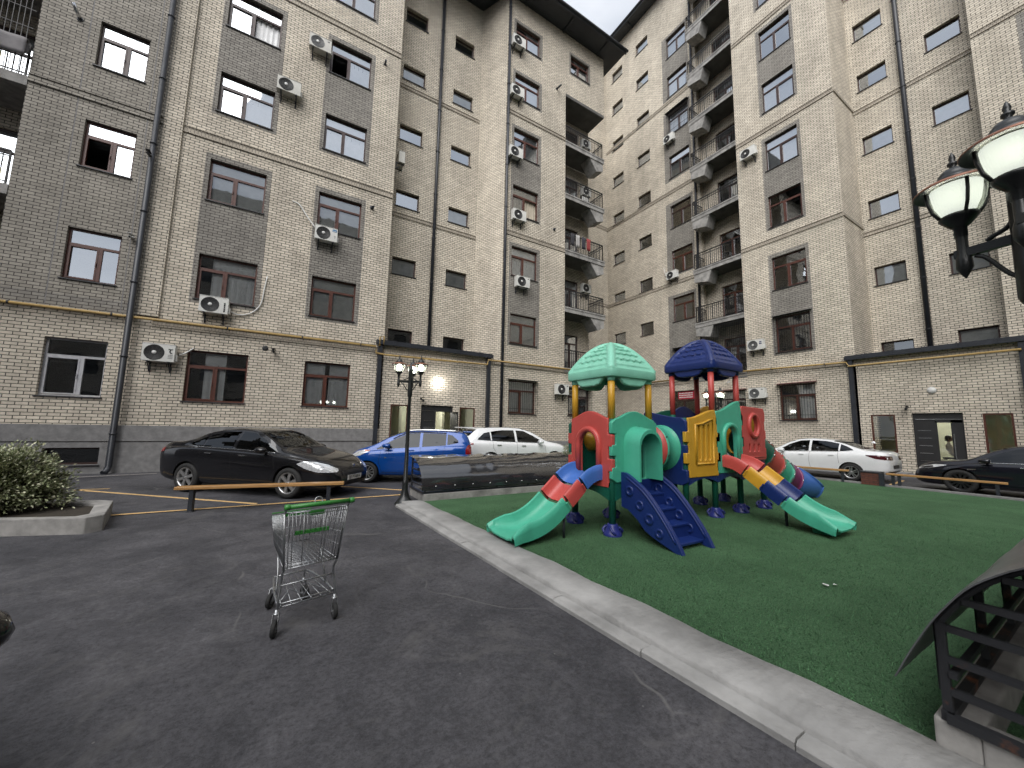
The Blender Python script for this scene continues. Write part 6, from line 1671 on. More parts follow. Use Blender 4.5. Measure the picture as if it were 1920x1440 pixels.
OPL = dict(SED); OPL.update(paint=PBLK2, wheel=(12, ALLOYD, 'twin'), R=0.345, L=4.88, axles=(1.05, 3.88),
    zb=[(0, .46), (.12, .34), (.5, .24), (1.0, .21), (3.9, .2), (4.5, .2), (4.78, .24), (4.88, .34)],
    zs=[(0, .70), (.05, .82), (.25, .93), (.9, .965), (2.0, .93), (3.5, .875), (4.2, .80), (4.6, .70), (4.8, .58), (4.88, .47)],
    ws=[(0, .62), (.05, .74), (.25, .86), (.8, .91), (3.6, .92), (4.1, .90), (4.45, .85), (4.68, .75), (4.82, .62), (4.88, .50)],
    zt=[(0, .80), (.03, .93), (.10, 1.03), (.3, 1.085), (.75, 1.12), (1.1, 1.2), (1.6, 1.37), (2.1, 1.45), (2.5, 1.46), (2.9, 1.41), (3.2, 1.29), (3.75, 1.0), (3.9, .965), (4.4, .885), (4.7, .77), (4.83, .64), (4.88, .54)],
    wt=[(0, .52), (.1, .64), (.4, .74), (.85, .71), (1.15, .66), (1.9, .57), (2.6, .585), (3.1, .63), (3.6, .72), (3.95, .75), (4.4, .70), (4.68, .56), (4.88, .40)],
    dr=[(0, .05), (.4, .03), (.9, .03), (1.6, .055), (2.6, .06), (3.2, .045), (3.8, .03), (4.5, .035), (4.88, .04)],
    glass=[([(1.05, 1.045), (1.5, 1.01)], [(1.05, 1.07), (1.5, 1.265)], ''), ([(1.55, 1.005), (2.36, .985)], [(1.55, 1.28), (2.0, 1.37), (2.36, 1.375)], ''), ([(2.44, .985), (3.5, .935)], [(2.44, 1.375), (2.8, 1.34), (3.15, 1.2), (3.5, .97)], '')],
    chrome=[[(1.0, 1.035), (2.0, .975), (3.5, .918)]], trimr=0.013,
    handles=[(1.75, .86), (2.7, .84)], handle_mat=CHROME,
    head=([(4.12, .79), (4.4, .705), (4.75, .635)], [(4.12, .805), (4.35, .80), (4.6, .735), (4.75, .665)]), head_dark=([(4.4, .715), (4.68, .655)], [(4.4, .76), (4.55, .735), (4.68, .685)]),
    repeater=([(3.55, .72), (3.72, .70)], [(3.55, .735), (3.72, .73)]), windscreen=(3.7, 2.98, [], .60), mirror=(3.35, .93),
    topseams=[[(3.8, .66), (4.4, .6), (4.72, .42)]])
c5, hit5 = make_car('parked_car', 'glossy black car with slim headlights entering from the right edge behind the bench', 'car', OPL)
c5.location = (17.98, 1.42, 0); c5.rotation_euler.z = radians(90)

# a black car parked just left of the viewer: only its door mirror reaches into the picture
c6 = copy_tree(c1)
c6['label'] = 'black car beside the viewer, only its rounded door mirror showing at the left edge'
f6 = Vector((cos(radians(113)), sin(radians(113)), 0)); r6 = Vector((sin(radians(113)), -cos(radians(113)), 0))
MIR6 = Vector((-0.645, 1.852, 0))
c6.rotation_euler.z = radians(113)
c6.location = MIR6 - f6*(3.10-2.4) - r6*1.11
# ------------------------------------------------------------------ playset
def plastic(name, c): return pm(name, c, 0.36, var=0.08, vscale=5, bump=0.04, bscale=180, spec=0.45)
GRN, MINT, NAVY, YELP, RED, BLUP, DGRN, PURP = (plastic('plastic_green', (0.065, 0.38, 0.255)), plastic('plastic_mint', (0.23, 0.57, 0.43)), plastic('plastic_navy', (0.009, 0.024, 0.125)),
    plastic('plastic_yellow', (0.55, 0.30, 0.028)), plastic('plastic_red', (0.47, 0.072, 0.062)), plastic('plastic_blue', (0.055, 0.15, 0.46)), plastic('plastic_dark_green', (0.008, 0.09, 0.06)), plastic('plastic_purple', (0.15, 0.02, 0.09)))
FOOTB = plastic('plastic_foot_blue', (0.018, 0.026, 0.15))
PS = thing('playset', 'colourful plastic playset with green and navy domed roofs, slides, stairs and tunnel', 'playset', (6.7, 4.8, ZT))
X1, X2, X3, X4, X5, X6 = 4.45, 5.33, 6.30, 7.20, 8.09, 9.0
Ya, Yb = 4.33, 5.21
D1, D2 = 0.86, 0.98       # deck heights
def post(x, y, z1, z_split, low, high, r=0.055, foot=True):
    m = MB(); m.cyl((x, y, ZT+0.05), (x, y, z_split), r, 16); p = m.build('post', low, PS, world=True)
    if high is not None:
        m = MB(); m.cyl((x, y, z_split), (x, y, z1), r*1.02, 16); m.build('post_sleeve', high, p, world=True)
    if foot:
        f = MB()
        f.lathe([(0.0, 0.17), (0.075, 0.17), (0.085, 0.155), (0.09, 0.13), (0.13, 0.05), (0.145, 0.03), (0.145, 0.0)], (x, y, ZT), n=18)
        for a in range(4): f.tube(smoothpoly([(x+cos(a*pi/2+.4)*0.10, y+sin(a*pi/2+.4)*0.10, ZT+0.13), (x+cos(a*pi/2+.75)*0.145, y+sin(a*pi/2+.75)*0.145, ZT+0.08), (x+cos(a*pi/2+1.1)*0.13, y+sin(a*pi/2+1.1)*0.13, ZT+0.035)], 3), 0.02, 6)
        f.build('foot', FOOTB, PS, world=True)
for x in (X1, X2):
    for y in (Ya, Yb): post(x, y, 2.52, 1.83, DGRN, YELP)
for x in (X4, X5):
    for y in (Ya, Yb): post(x, y, 2.9, 2.0, DGRN, RED)
for y in (Ya, Yb): post(X6, y, 2.0, 2.0, DGRN, None); post(X3, y, 1.9, 1.9, DGRN, None)
# decks with a skirt arched underneath
def deck(x0, x1, z, mat):
    m = MB(); m.box(x0-0.05, x1+0.05, Ya-0.05, Yb+0.05, z-0.06, z); d = m.build('deck', mat, PS, world=True, bevel=0.015)
    arch = lambda w: [(0, 0), (w, 0), (w, -0.26)]+[(w*(1-i/10)-0.0, -0.26+0.10*sin(pi*i/10)) for i in range(1, 10)]+[(0, -0.26)]
    W = x1-x0
    for (o, ux, uy, w) in (((x0, Ya-0.062), 1, 0, W), ((x0, Yb+0.062), 1, 0, W), ((x0-0.062, Ya), 0, 1, Yb-Ya), ((x1+0.062, Ya), 0, 1, Yb-Ya)):
        plate('skirt', arch(w), [], 0.03, lambda u, v, k, o=o, ux=ux, uy=uy: (o[0]+ux*u+uy*(k-0.015), o[1]+uy*u+ux*(k-0.015), z-0.03+v), mat, d, bevel=0)
deck(X1, X2, D1, DGRN); deck(X3, X4, D2, NAVY); deck(X4, X5, D2, NAVY); deck(X5, X6, D2, PURP)

def wave(w, z, kind, a=0.13, n=16):
    pts = []
    for i in range(n+1):
        s = i/n
        k = {'hump': sin(pi*s)**1.5, 'up': 0.5-0.5*cos(pi*s), 'down': 0.5+0.5*cos(pi*s), 'flat': 0}[kind]
        pts.append((w*(1-s), z+a*({'up': 1-k, 'down': 1-k}.get(kind, k) if kind in ('up', 'down') else k)))
    return pts          # goes from right to left along the top
def fingers(w, z0, z1, top, left=True, right=True, f=0.05, phase=0):
    """outline with interlocking finger joints on its vertical edges"""
    P = [(0, z0), (w, z0)]; n = 5; H = z1-z0-0.12
    if right:
        for k in range(n):
            a, b = z0+0.06+H*k/n, z0+0.06+H*(k+1)/n
            e = w+(f if (k+phase) % 2 else -0.0)
            P += [(e, a), (e, b)]
    P += [(w, z1)]+top[1:-1]+[(0, z1)]
    if left:
        for k in reversed(range(n)):
            a, b = z0+0.06+H*k/n, z0+0.06+H*(k+1)/n
            e = -f if (k+phase) % 2 else 0.0
            P += [(e, b), (e, a)]
    Q = []
    for p in P:
        if not Q or hypot(p[0]-Q[-1][0], p[1]-Q[-1][1]) > 1e-4: Q.append(p)
    return Q
def archhole(c, w, z0, z1, n=12):
    r = w/2
    return [(c-r, z0), (c+r, z0)]+[(c+r*cos(pi*i/n), z1-r+r*sin(pi*i/n)) for i in range(n+1)]
def archpath(c, w, z0, z1, n=14):
    r = w/2
    return [(c-r, z0)]+[(c+r*cos(pi-pi*i/n), z1-r+r*sin(pi*i/n)) for i in range(n+1)]+[(c+r, z0)]
def slot(c, w, z0, z1, n=6):
    r = w/2
    return [(c+r*cos(pi+pi*i/n), z0+r+r*sin(pi+pi*i/n)) for i in range(n+1)]+[(c+r*cos(pi*i/n), z1-r+r*sin(pi*i/n)) for i in range(n+1)]
def ellipse(c, z, a, b, n=24): return [(c+a*cos(2*pi*i/n), z+b*sin(2*pi*i/n)) for i in range(n)]
# frames: face -x (u runs along -y so that it reads left to right from outside), face -y (u runs along +x)
def FXm(x, y0): return lambda u, v, w: (x-w, y0-u, v)
def FYm(y, x0): return lambda u, v, w: (x0+u, y-w, v)
def FXp(x, y0): return lambda u, v, w: (x+w, y0+u, v)
def FYp(y, x0): return lambda u, v, w: (x0-u, y+w, v)
W = Yb-Ya; WX = X2-X1
def tubeon(parent, pts, F, w, r, mat, name='moulding'):
    m = MB(); m.tube([F(u, v, w) for u, v in pts], r, 8); return m.build(name, mat, parent, world=True)
# tower one: red arch with slide (-x), green hooded arch with stairs (-y), tunnel panel (+x), back panel
F = FXm(X1-0.02, Yb)
o = plate('arch_panel', fingers(W, D1-0.10, 1.83, wave(W, 1.83, 'hump', 0.13), True, True, 0.085, 0), [archhole(W/2, 0.42, D1+0.0, 1.62)], 0.07, F, RED, PS, bevel=0.012)
tubeon(o, archpath(W/2, 0.50, D1+0.1, 1.66), F, 0.075, 0.05, RED, 'arch_moulding')
F = FYm(Ya-0.02, X1)
o = plate('arch_panel', fingers(WX, D1-0.02, 1.83, wave(WX, 1.83, 'hump', 0.13), True, True, 0.085, 1), [archhole(WX/2+0.02, 0.44, D1+0.02, 1.6)], 0.07, F, GRN, PS, bevel=0.012)
hood = MB()
rows = []
for k, (w, sc) in enumerate(((0.06, 1.12), (0.16, 1.10), (0.28, 1.06), (0.36, 1.02))):
    rows.append([F(WX/2+0.02+(u-WX/2-0.02)*sc, D1+0.02+(v-D1-0.02)*(1+(sc-1)*0.6), w) for u, v in archpath(WX/2+0.02, 0.52, D1+0.02, 1.66, 18)])
hood.grid(rows, 0)
rows2 = [[F(WX/2+0.02+(u-WX/2-0.02)*sc, D1+0.02+(v-D1-0.02)*(1+(sc-1)*0.6), w) for u, v in archpath(WX/2+0.02, 0.46, D1+0.02, 1.61, 18)] for w, sc in ((0.36, 1.0), (0.05, 1.0))]
hood.grid([rows[-1], rows2[0]], 0); hood.grid(rows2, 0)
hood.build('hood', GRN, o, world=True, sharp=50)
# far side panel with yellow bubble window, and tunnel ring panel
F = FYp(Yb+0.02, X2)
o = plate('bubble_panel', fingers(WX, D1-0.02, 1.8, wave(WX, 1.8, 'hump', 0.1), True, True, 0.085, 1), [ellipse(WX/2, 1.46, 0.2, 0.2)], 0.06, F, DGRN, PS, bevel=0.01)
m = MB(); m.lathe([(0.22, -0.02), (0.24, 0.02), (0.21, 0.05), (0.20, 0.0)], (X1+WX/2, Yb+0.03, 1.46), axis='y', n=28); m.lathe([(0.2, 0.0), (0.16, -0.10), (0.08, -0.15), (0.0, -0.165)], (X1+WX/2, Yb+0.03, 1.46), axis='y', n=28); m.build('bubble', YELP, o, world=True)
F = FXp(X2+0.02, Ya)
plate('tunnel_panel', fingers(W, D1-0.02, 1.8, wave(W, 1.8, 'hump', 0.1), True, True, 0.085, 0), [ellipse(W/2, 1.33, 0.30, 0.33)], 0.06, F, GRN, PS, bevel=0.01)
# crawl tunnel between the towers
tn = MB(); yc = (Ya+Yb)/2
def ring(x, r, n=32): return [(x, yc+cos(2*pi*i/n)*r, 1.335+sin(2*pi*i/n)*r*1.02) for i in range(n)]
tn.grid([ring(x, r) for x, r in ((5.84, .37), (5.86, .425), (5.91, .425), (5.93, .385), (6.20, .385), (6.21, .42), (6.32, .42))], 0, True, True)
tn.grid([ring(x, .355) for x in (5.84, 6.32)], 0, True, True)
tn.grid([ring(5.84, .37), ring(5.84, .355)], 0, True, True)
for i in range(8): tn.lathe([(0, 0.0), (0.018, 0.0), (0.018, 0.02)], (5.885, yc+cos(pi*i/4+.3)*.42, 1.335+sin(pi*i/4+.3)*.43), n=8, mi=1)
tob = tn.build('tunnel', [GRN, BLACKP], PS, world=True)
t2 = MB(); t2.grid([ring(x, r) for x, r in ((5.36, .375), (5.38, .41), (5.42, .41), (5.44, .37), (5.80, .37), (5.81, .425), (5.84, .425))], 0, True, True); t2.grid([ring(x, .35) for x in (5.36, 5.84)], 0, True, True); t2.build('tunnel_section', RED, tob, world=True)
# tower two panels
F = FXm(X3-0.02, Yb)
plate('tunnel_panel', fingers(W, D2-0.3, 1.9, wave(W, 1.9, 'down', 0.12), False, True, 0.085, 1), [ellipse(W/2, 1.335, 0.32, 0.32)], 0.06, F, NAVY, PS, bevel=0.012)
WB = X4-X3
F = FYm(Ya-0.02, X3)
slots = [slot(WB*f, 0.075, 1.12, 1.78+0.07*(f-0.5)) for f in (0.36, 0.53, 0.70)]
o = plate('slotted_panel', fingers(WB, D2-0.16, 1.9, wave(WB, 1.9, 'up', 0.18), True, True, 0.085, 0), slots, 0.07, F, YELP, PS, bevel=0.012)
tubeon(o, [(WB*0.22, 1.06), (WB*0.84, 1.06), (WB*0.84, 1.90), (WB*0.7, 1.87), (WB*0.45, 1.80), (WB*0.22, 1.78), (WB*0.22, 1.06)], F, 0.072, 0.022, YELP, 'raised_border')
bk = MB(); q = [F(WB*0.25, 1.08, 0.012), F(WB*0.82, 1.08, 0.012), F(WB*0.82, 1.85, 0.012), F(WB*0.25, 1.80, 0.012)]; bk.quad(*q); bk.build('slot_back', YELP, o, world=True)
F = FYm(Ya-0.02, X4)
o = plate('arch_panel', fingers(X5-X4, D2-0.12, 2.06, wave(X5-X4, 2.06, 'up', 0.24), True, True, 0.045, 1), [archhole((X5-X4)/2, 0.42, D2, 1.75)], 0.07, F, GRN, PS, bevel=0.012)
tubeon(o, archpath((X5-X4)/2, 0.52, D2+0.02, 1.80), F, 0.08, 0.05, GRN, 'arch_moulding')
F = FYm(Ya-0.02, X5); WR = X6-X5
o = plate('window_panel', fingers(WR, D2+0.10, 2.14, [(WR, 2.14), (WR*0.97, 2.18), (WR*0.03, 2.2), (0, 2.16)], True, True, 0.03, 1), [ellipse(WR/2, 1.80, 0.16, 0.2)]+[slot(WR*f, 0.06, 1.24, 1.42) for f in (0.3, 0.5, 0.7)], 0.07, F, RED, PS, bevel=0.012)
m = MB(); m.tube([F(u, v, 0.075) for u, v in ellipse(WR/2, 1.80, 0.19, 0.235, 28)], 0.045, 8, closed=True); m.build('window_ring', RED, o, world=True)
m = MB()
for f in (0.3, 0.5, 0.7):
    c = F(WR*f, 1.245, 0.05); m.lathe([(0, -0.03), (0.025, -0.02), (0.03, 0.02)], c, axis='y', n=10)
m.build('stud', RED, o, world=True)
for f in ((0.04, 1.18, 0.96, 1.18), (0.04, 1.23, 0.96, 1.23)): tubeon(o, [(WR*f[0], f[1]-0.09), (WR*f[2], f[3]-0.09)], F, 0.07, 0.014, RED)
plate('wall_panel', [(0, D2-0.2), (WR, D2-0.2), (WR, D2+0.12), (0, D2+0.12)], [], 0.05, FYm(Ya-0.01, X5), PURP, PS, bevel=0.01)
# rear panels
for (xa, xb, mat, kind, z) in ((X3, X4, DGRN, 'up', 1.95), (X4, X5, NAVY, 'hump', 2.05), (X5, X6, YELP, 'hump', 2.1)):
    plate('rear_panel', fingers(xb-xa, D2-0.1, z, wave(xb-xa, z, {'up': 'down'}.get(kind, kind), 0.15), True, True, 0.04, 0), [slot((xb-xa)*f, 0.07, 1.2, 1.6) for f in (0.3, 0.5, 0.7)], 0.06, FYp(Yb+0.02, xb), mat, PS, bevel=0.01)
plate('side_panel', fingers(W, D2+0.2, 2.0, wave(W, 2.0, 'hump', 0.12), True, True, 0.03, 0), [ellipse(W/2, 1.42, 0.31, 0.33)], 0.06, FXp(X6+0.02, Ya), YELP, PS, bevel=0.01)

# domed roofs
def dome(cx, cy, z0, half, H, mat, corner):
    m = MB(); n = 240; T = 84
    def rad(a):
        c, s = abs(cos(a)), abs(sin(a)); p = 11.0
        return half/((c**p+s**p)**(1/p))
    rows = []
    for k in range(T+1):
        t = k/T
        row = []
        for i in range(n):
            a = 2*pi*i/n
            R = rad(a)*t; z = H*(1-t**1.95)
            f = (a-pi/4) % (pi/2); f = min(f, pi/2-f)          # angle from the nearest corner
            rib = max(0.0, 1-(f*rad(a)*max(t, 0.05)/0.075)**2) if t > 0.02 else 1
            off = 0.042*sqrt(rib) if rib > 0 else 0.0
            if rib <= 0 and 0.12 < t < 0.93:
                rowi = (t-0.12)/0.81*5.6; fr = rowi % 1.0
                col = ((a % (pi/2))-pi/4)*rad(a)*t*9.0; sc = abs(((col+0.5*(int(rowi) % 2)) % 1.0)-0.5)*2
                lipp = 0.66+0.26*(1-sc**1.5)
                off = 0.004+0.017*(fr/lipp)**1.5 if fr < lipp else -0.006
            nr = Vector((cos(a)*t, sin(a)*t, 0.75)).normalized()
            p = Vector((cx+cos(a)*R, cy+sin(a)*R, z0+0.14+z))+nr*off
            row.append(tuple(p))
        rows.append(row)
    for (sc, dz) in ((1.035, 0.0), (1.04, -0.02), (1.04, -0.10), (1.02, -0.13), (0.93, -0.135), (0.90, -0.05)):
        rows.append([(cx+cos(2*pi*i/n)*rad(2*pi*i/n)*sc, cy+sin(2*pi*i/n)*rad(2*pi*i/n)*sc, z0+0.14+dz) for i in range(n)])
    m.grid(rows, 0, True, True)
    inner = [[(cx+cos(2*pi*i/n)*rad(2*pi*i/n)*t*0.9, cy+sin(2*pi*i/n)*rad(2*pi*i/n)*t*0.9, z0+0.09+H*(1-t**1.95)*0.94) for i in range(n)] for t in [k/10 for k in range(11)]]
    m.grid(inner, 0, True, True)
    o = m.build('roof', mat, PS, world=True, sharp=55)
    v = MB(); w = half*0.62
    for (ux, uy) in ((1, 0), (-1, 0), (0, 1), (0, -1)):
        pr = [(-w, 0.06), (w, 0.06), (w*0.92, -0.02), (w*0.7, -0.10), (w*0.4, -0.125), (-w*0.4, -0.125), (-w*0.7, -0.10), (-w*0.92, -0.02)]
        v.prism(pr, (0.0, 0.07), 0, lambda a, b, c: (cx+ux*(half*0.97-c)+uy*a, cy+uy*(half*0.97-c)+ux*a, z0+b))
    v.build('valance', mat, o, world=True, bevel=0.02)
    cp = MB()
    for sx in (-1, 1):
        for sy in (-1, 1): cp.cyl((cx+sx*corner, cy+sy*corner, z0-0.06), (cx+sx*corner, cy+sy*corner, z0+0.1), 0.064, 14)
    cp.build('post_cap', mat, o, world=True)
dome((X1+X2)/2, (Ya+Yb)/2, 2.50, 0.545, 0.52, MINT, 0.44)
dome((X4+X5)/2, (Ya+Yb)/2, 2.90, 0.56, 0.56, NAVY, 0.445)

# open slides: u-shaped bed swept along a path, coloured in bolted sections
def slide(path, side, secs, w=0.53, wall=0.17, name='slide', legs=()):
    """path: [(dist, z)] in the sliding plane; side(d, s, z) -> point, s = sideways"""
    sp = smoothpoly([(d, z, 0) for d, z in path], 8)
    L = [0]
    for a, b in zip(sp, sp[1:]): L.append(L[-1]+(b-a).length)
    tot = L[-1]
    t = bpy.data.objects.new(name, None); COL.objects.link(t); t.parent = PS
    def prof(f):
        fl = 1+0.30*max(0, (f-0.80)/0.2)**1.3; ww = w/2*fl; h = wall*(1-0.62*max(0, (f-0.86)/0.14)**1.2)
        return [(-ww-0.055, -0.03), (-ww-0.06, h*0.5), (-ww-0.055, h-0.012), (-ww-0.03, h+0.012), (-ww+0.0, h), (-ww+0.02, h*0.45), (-ww+0.06, 0.03), (-ww*0.6, 0.004), (0, 0), (ww*0.6, 0.004), (ww-0.06, 0.03), (ww-0.02, h*0.45), (ww, h), (ww+0.03, h+0.012), (ww+0.055, h-0.012), (ww+0.06, h*0.5), (ww+0.055, -0.03)]
    def ringat(i, dz=0.0, sh=0.0):
        p = sp[i]; q = sp[min(i+1, len(sp)-1)]; o = sp[max(i-1, 0)]; tg = (q-o).normalized(); nr = Vector((-tg.y, tg.x, 0))
        return [side(p.x+nr.x*(v+dz), s*(1+sh), p.y+nr.y*(v+dz)) for s, v in prof(L[i]/tot)]
    for k, (f0, f1, mat) in enumerate(secs):
        idx = [i for i in range(len(sp)) if f0*tot-1e-6 <= L[i] <= f1*tot+1e-6]
        if k: idx = [max(0, idx[0]-1)]+idx if L[idx[0]] > f0*tot+0.02 else idx
        m = MB(); top = [ringat(i) for i in idx]; bot = [ringat(i, -0.025) for i in idx]
        m.grid(top, 0); m.grid(bot, 0); m.grid([[r[0] for r in top], [r[0] for r in bot]], 0); m.grid([[r[-1] for r in top], [r[-1] for r in bot]], 0)
        m.grid([top[0], bot[0]], 0, False); m.grid([top[-1], bot[-1]], 0, False)
        # bolted flange under the joint
        if k:
            g = ringat(idx[0]); 
            m.tube([g[0], g[1]], 0.02, 6); m.tube([g[-1], g[-2]], 0.02, 6)
        m.build('slide_section', mat, t, world=False, sharp=45).location = (0, 0, 0)
    return t
# slide objects are built in world coordinates under the playset empty
def place_children_world(t):
    t.location = (0, 0, 0)
    for c in t.children:
        c.data.transform(Matrix.Translation(-Vector(PS.location)))
yc1 = (Ya+Yb)/2
s1 = slide([(0.0, 0.92), (0.16, 0.91), (0.34, 0.83), (0.62, 0.60), (0.92, 0.36), (1.16, 0.23), (1.38, 0.175), (1.60, 0.165), (1.72, 0.15)], lambda d, s, z: (X1-0.03-d, yc1-s, z),
     [(0, 0.24, BLUP), (0.24, 0.44, RED), (0.44, 1.0, GRN)]); place_children_world(s1)
xc2 = (X4+X5)/2
s2 = slide([(0.0, 1.04), (0.15, 1.03), (0.35, 0.96), (0.65, 0.74), (0.95, 0.51), (1.2, 0.34), (1.42, 0.24), (1.62, 0.19), (1.78, 0.165)], lambda d, s, z: (xc2+s+0.03*d, Ya-0.03-d, z),
     [(0, 0.24, RED), (0.24, 0.42, YELP), (0.42, 0.60, NAVY), (0.60, 1.0, GRN)], 0.52, 0.17); place_children_world(s2)
for p in ((X1-0.78, yc1+0.22, 0.34), (X1-0.78, yc1-0.22, 0.34)):
    m = MB(); m.cyl((p[0], p[1], ZT), p, 0.02, 8); m.build('slide_leg', METAL, PS, world=True)
m = MB(); m.cyl((xc2, Ya-1.0, ZT), (xc2, Ya-1.0, 0.44), 0.025, 8); m.build('slide_leg', METAL, PS, world=True)
# soles closing the flared end of each slide on the turf
m = MB(); m.box(X1-1.66, X1-1.3, yc1-0.14, yc1+0.14, ZT, 0.14); m.build('slide_foot', GRN, PS, world=True, bevel=0.03)
m = MB(); m.box(xc2-0.1, xc2+0.2, Ya-1.70, Ya-1.4, ZT, 0.15); m.build('slide_foot', GRN, PS, world=True, bevel=0.03)

# stairs with two big curved cheek plates
def cheek():
    top = [(0.0, D1+0.14), (0.10, D1+0.13), (0.25, D1+0.05), (0.42, 0.80), (0.60, 0.62), (0.78, 0.40), (0.92, 0.20), (1.0, ZT+0.0)]
    tp = [(p.x, p.y) for p in smoothpoly([(a, b, 0) for a, b in top], 4)]
    low = [(0.90, ZT+0.0), (0.55, 0.16), (0.42, 0.22), (0.30, 0.34), (0.12, 0.46), (0.0, 0.48)]
    return tp+low
stx0, stx1 = X1+0.13, X1+0.80
st = bpy.data.objects.new('stairs', None); COL.objects.link(st); st.parent = PS
for x in (stx0, stx1):
    F = lambda u, v, w, x=x: (x-0.03+w, Ya-0.09-u*1.04, v)
    c = plate('cheek', cheek(), [], 0.06, F, NAVY, st, world=False, bevel=0.014)
    c.data.transform(Matrix.Translation(-Vector(PS.location)))
    b = MB()
    for (u, v, r) in ((0.16, 0.74, 0.075), (0.34, 0.56, 0.07), (0.50, 0.40, 0.075), (0.66, 0.24, 0.065)):
        for sx in (-0.035, 0.037): b.lathe([(r*0.45, 0.0), (r*0.55, sx*0.35), (r, sx*0.4), (r*1.05, 0)], (x+sx*0.9, Ya-0.09-u*1.04, v), axis='x', n=20)
    b.tube([F(p.x, p.y-0.05, 0.064) for p in smoothpoly([(a, bb, 0) for a, bb in [(0.10, D1+0.13), (0.25, D1+0.05), (0.42, 0.80), (0.60, 0.62), (0.78, 0.40), (0.9, 0.22)]], 4)], 0.012, 6)
    b.tube([F(p.x, p.y-0.05, -0.004) for p in smoothpoly([(a, bb, 0) for a, bb in [(0.10, D1+0.13), (0.25, D1+0.05), (0.42, 0.80), (0.60, 0.62), (0.78, 0.40), (0.9, 0.22)]], 4)], 0.012, 6)
    bo_ = b.build('embossing', NAVY, st); bo_.data.transform(Matrix.Translation(-Vector(PS.location)))
m = MB()
for k in range(4):
    z = D1-0.17-0.185*k; y0 = Ya-0.12-0.21*k; m.box(stx0, stx1, y0-0.24, y0, z-0.04, z); m.box(stx0, stx1, y0-0.02, y0, z-0.04, z+0.185)
so = m.build('tread', NAVY, st, bevel=0.02); so.data.transform(Matrix.Translation(-Vector(PS.location)))

# enclosed tube slide from the far tower
tp = smoothpoly([(X6-0.02, yc1, 1.42), (X6+0.35, yc1, 1.33), (X6+0.9, yc1-0.02, 1.02), (X6+1.5, yc1-0.05, 0.68), (X6+2.1, yc1-0.08, 0.45), (X6+2.75, yc1-0.1, 0.36)], 8)
tsl = bpy.data.objects.new('tube_slide', None); COL.objects.link(tsl); tsl.parent = PS
n = len(tp); secs = [(0, 0.33, DGRN), (0.33, 0.48, RED), (0.48, 0.62, GRN), (0.62, 0.74, PURP), (0.74, 1.0, BLUP)]
for k, (f0, f1, mat) in enumerate(secs):
    i0, i1 = int(f0*(n-1)), int(f1*(n-1)); seg = tp[i0:i1+1]
    m = MB()
    def rr(i, r):
        p = tp[i]; d = (tp[min(i+1, n-1)]-tp[max(i-1, 0)]).normalized(); x = d.cross(Vector((0, 0, 1))).normalized(); y = x.cross(d)
        return [p+r*(cos(2*pi*j/28)*x+sin(2*pi*j/28)*y) for j in range(28)]
    if k < 4:
        rows = [rr(i0, 0.40), rr(i0, 0.37)] if k else [rr(i0, 0.37)]
        rows += [rr(i, 0.365) for i in range(i0, i1+1)]+[rr(i1, 0.40)]
        m.grid(rows, 0, True, True); m.grid([rr(i, 0.345) for i in range(i0, i1+1)], 0, True, True)
        for j in range(0, 28, 4):
            q = rr(i1, 0.385)[j]; m.lathe([(0, 0.02), (0.016, 0.01), (0.016, -0.01)], tuple(q), n=8, mi=1)
    else:
        rows = []; rin = []
        for i in range(i0, i1+1):
            s = (i-i0)/max(1, i1-i0); p = tp[i]; d = (tp[min(i+1, n-1)]-tp[max(i-1, 0)]).normalized(); x = d.cross(Vector((0, 0, 1))).normalized(); y = x.cross(d)
            a0 = -pi/2-pi*(1-0.52*s**0.7); a1 = -pi/2+pi*(1-0.52*s**0.7)
            r_ = 0.37+0.05*s
            rows.append([p+r_*(cos(a0+(a1-a0)*j/26)*x+sin(a0+(a1-a0)*j/26)*y) for j in range(27)]); rin.append([p+(r_-0.025)*(cos(a0+(a1-a0)*j/26)*x+sin(a0+(a1-a0)*j/26)*y) for j in range(27)])
        m.grid(rows, 0); m.grid(rin, 0); m.grid([[r[0] for r in rows], [r[0] for r in rin]], 0); m.grid([[r[-1] for r in rows], [r[-1] for r in rin]], 0); m.grid([rows[-1], rin[-1]], 0)
        m.tube([rows[i][0] for i in range(len(rows))], 0.025, 6); m.tube([rows[i][-1] for i in range(len(rows))], 0.025, 6); m.tube(rows[-1], 0.025, 6)
    o = m.build('tube_section', [mat, CHROME], tsl); o.data.transform(Matrix.Translation(-Vector(PS.location)))
m = MB(); m.cyl((X6+2.0, yc1-0.08, ZT), (X6+2.0, yc1-0.08, 0.2), 0.05, 10); m.cyl((X6+2.6, yc1-0.1, ZT), (X6+2.6, yc1-0.1, 0.1), 0.06, 10); m.build('slide_leg', DGRN, PS, world=True)

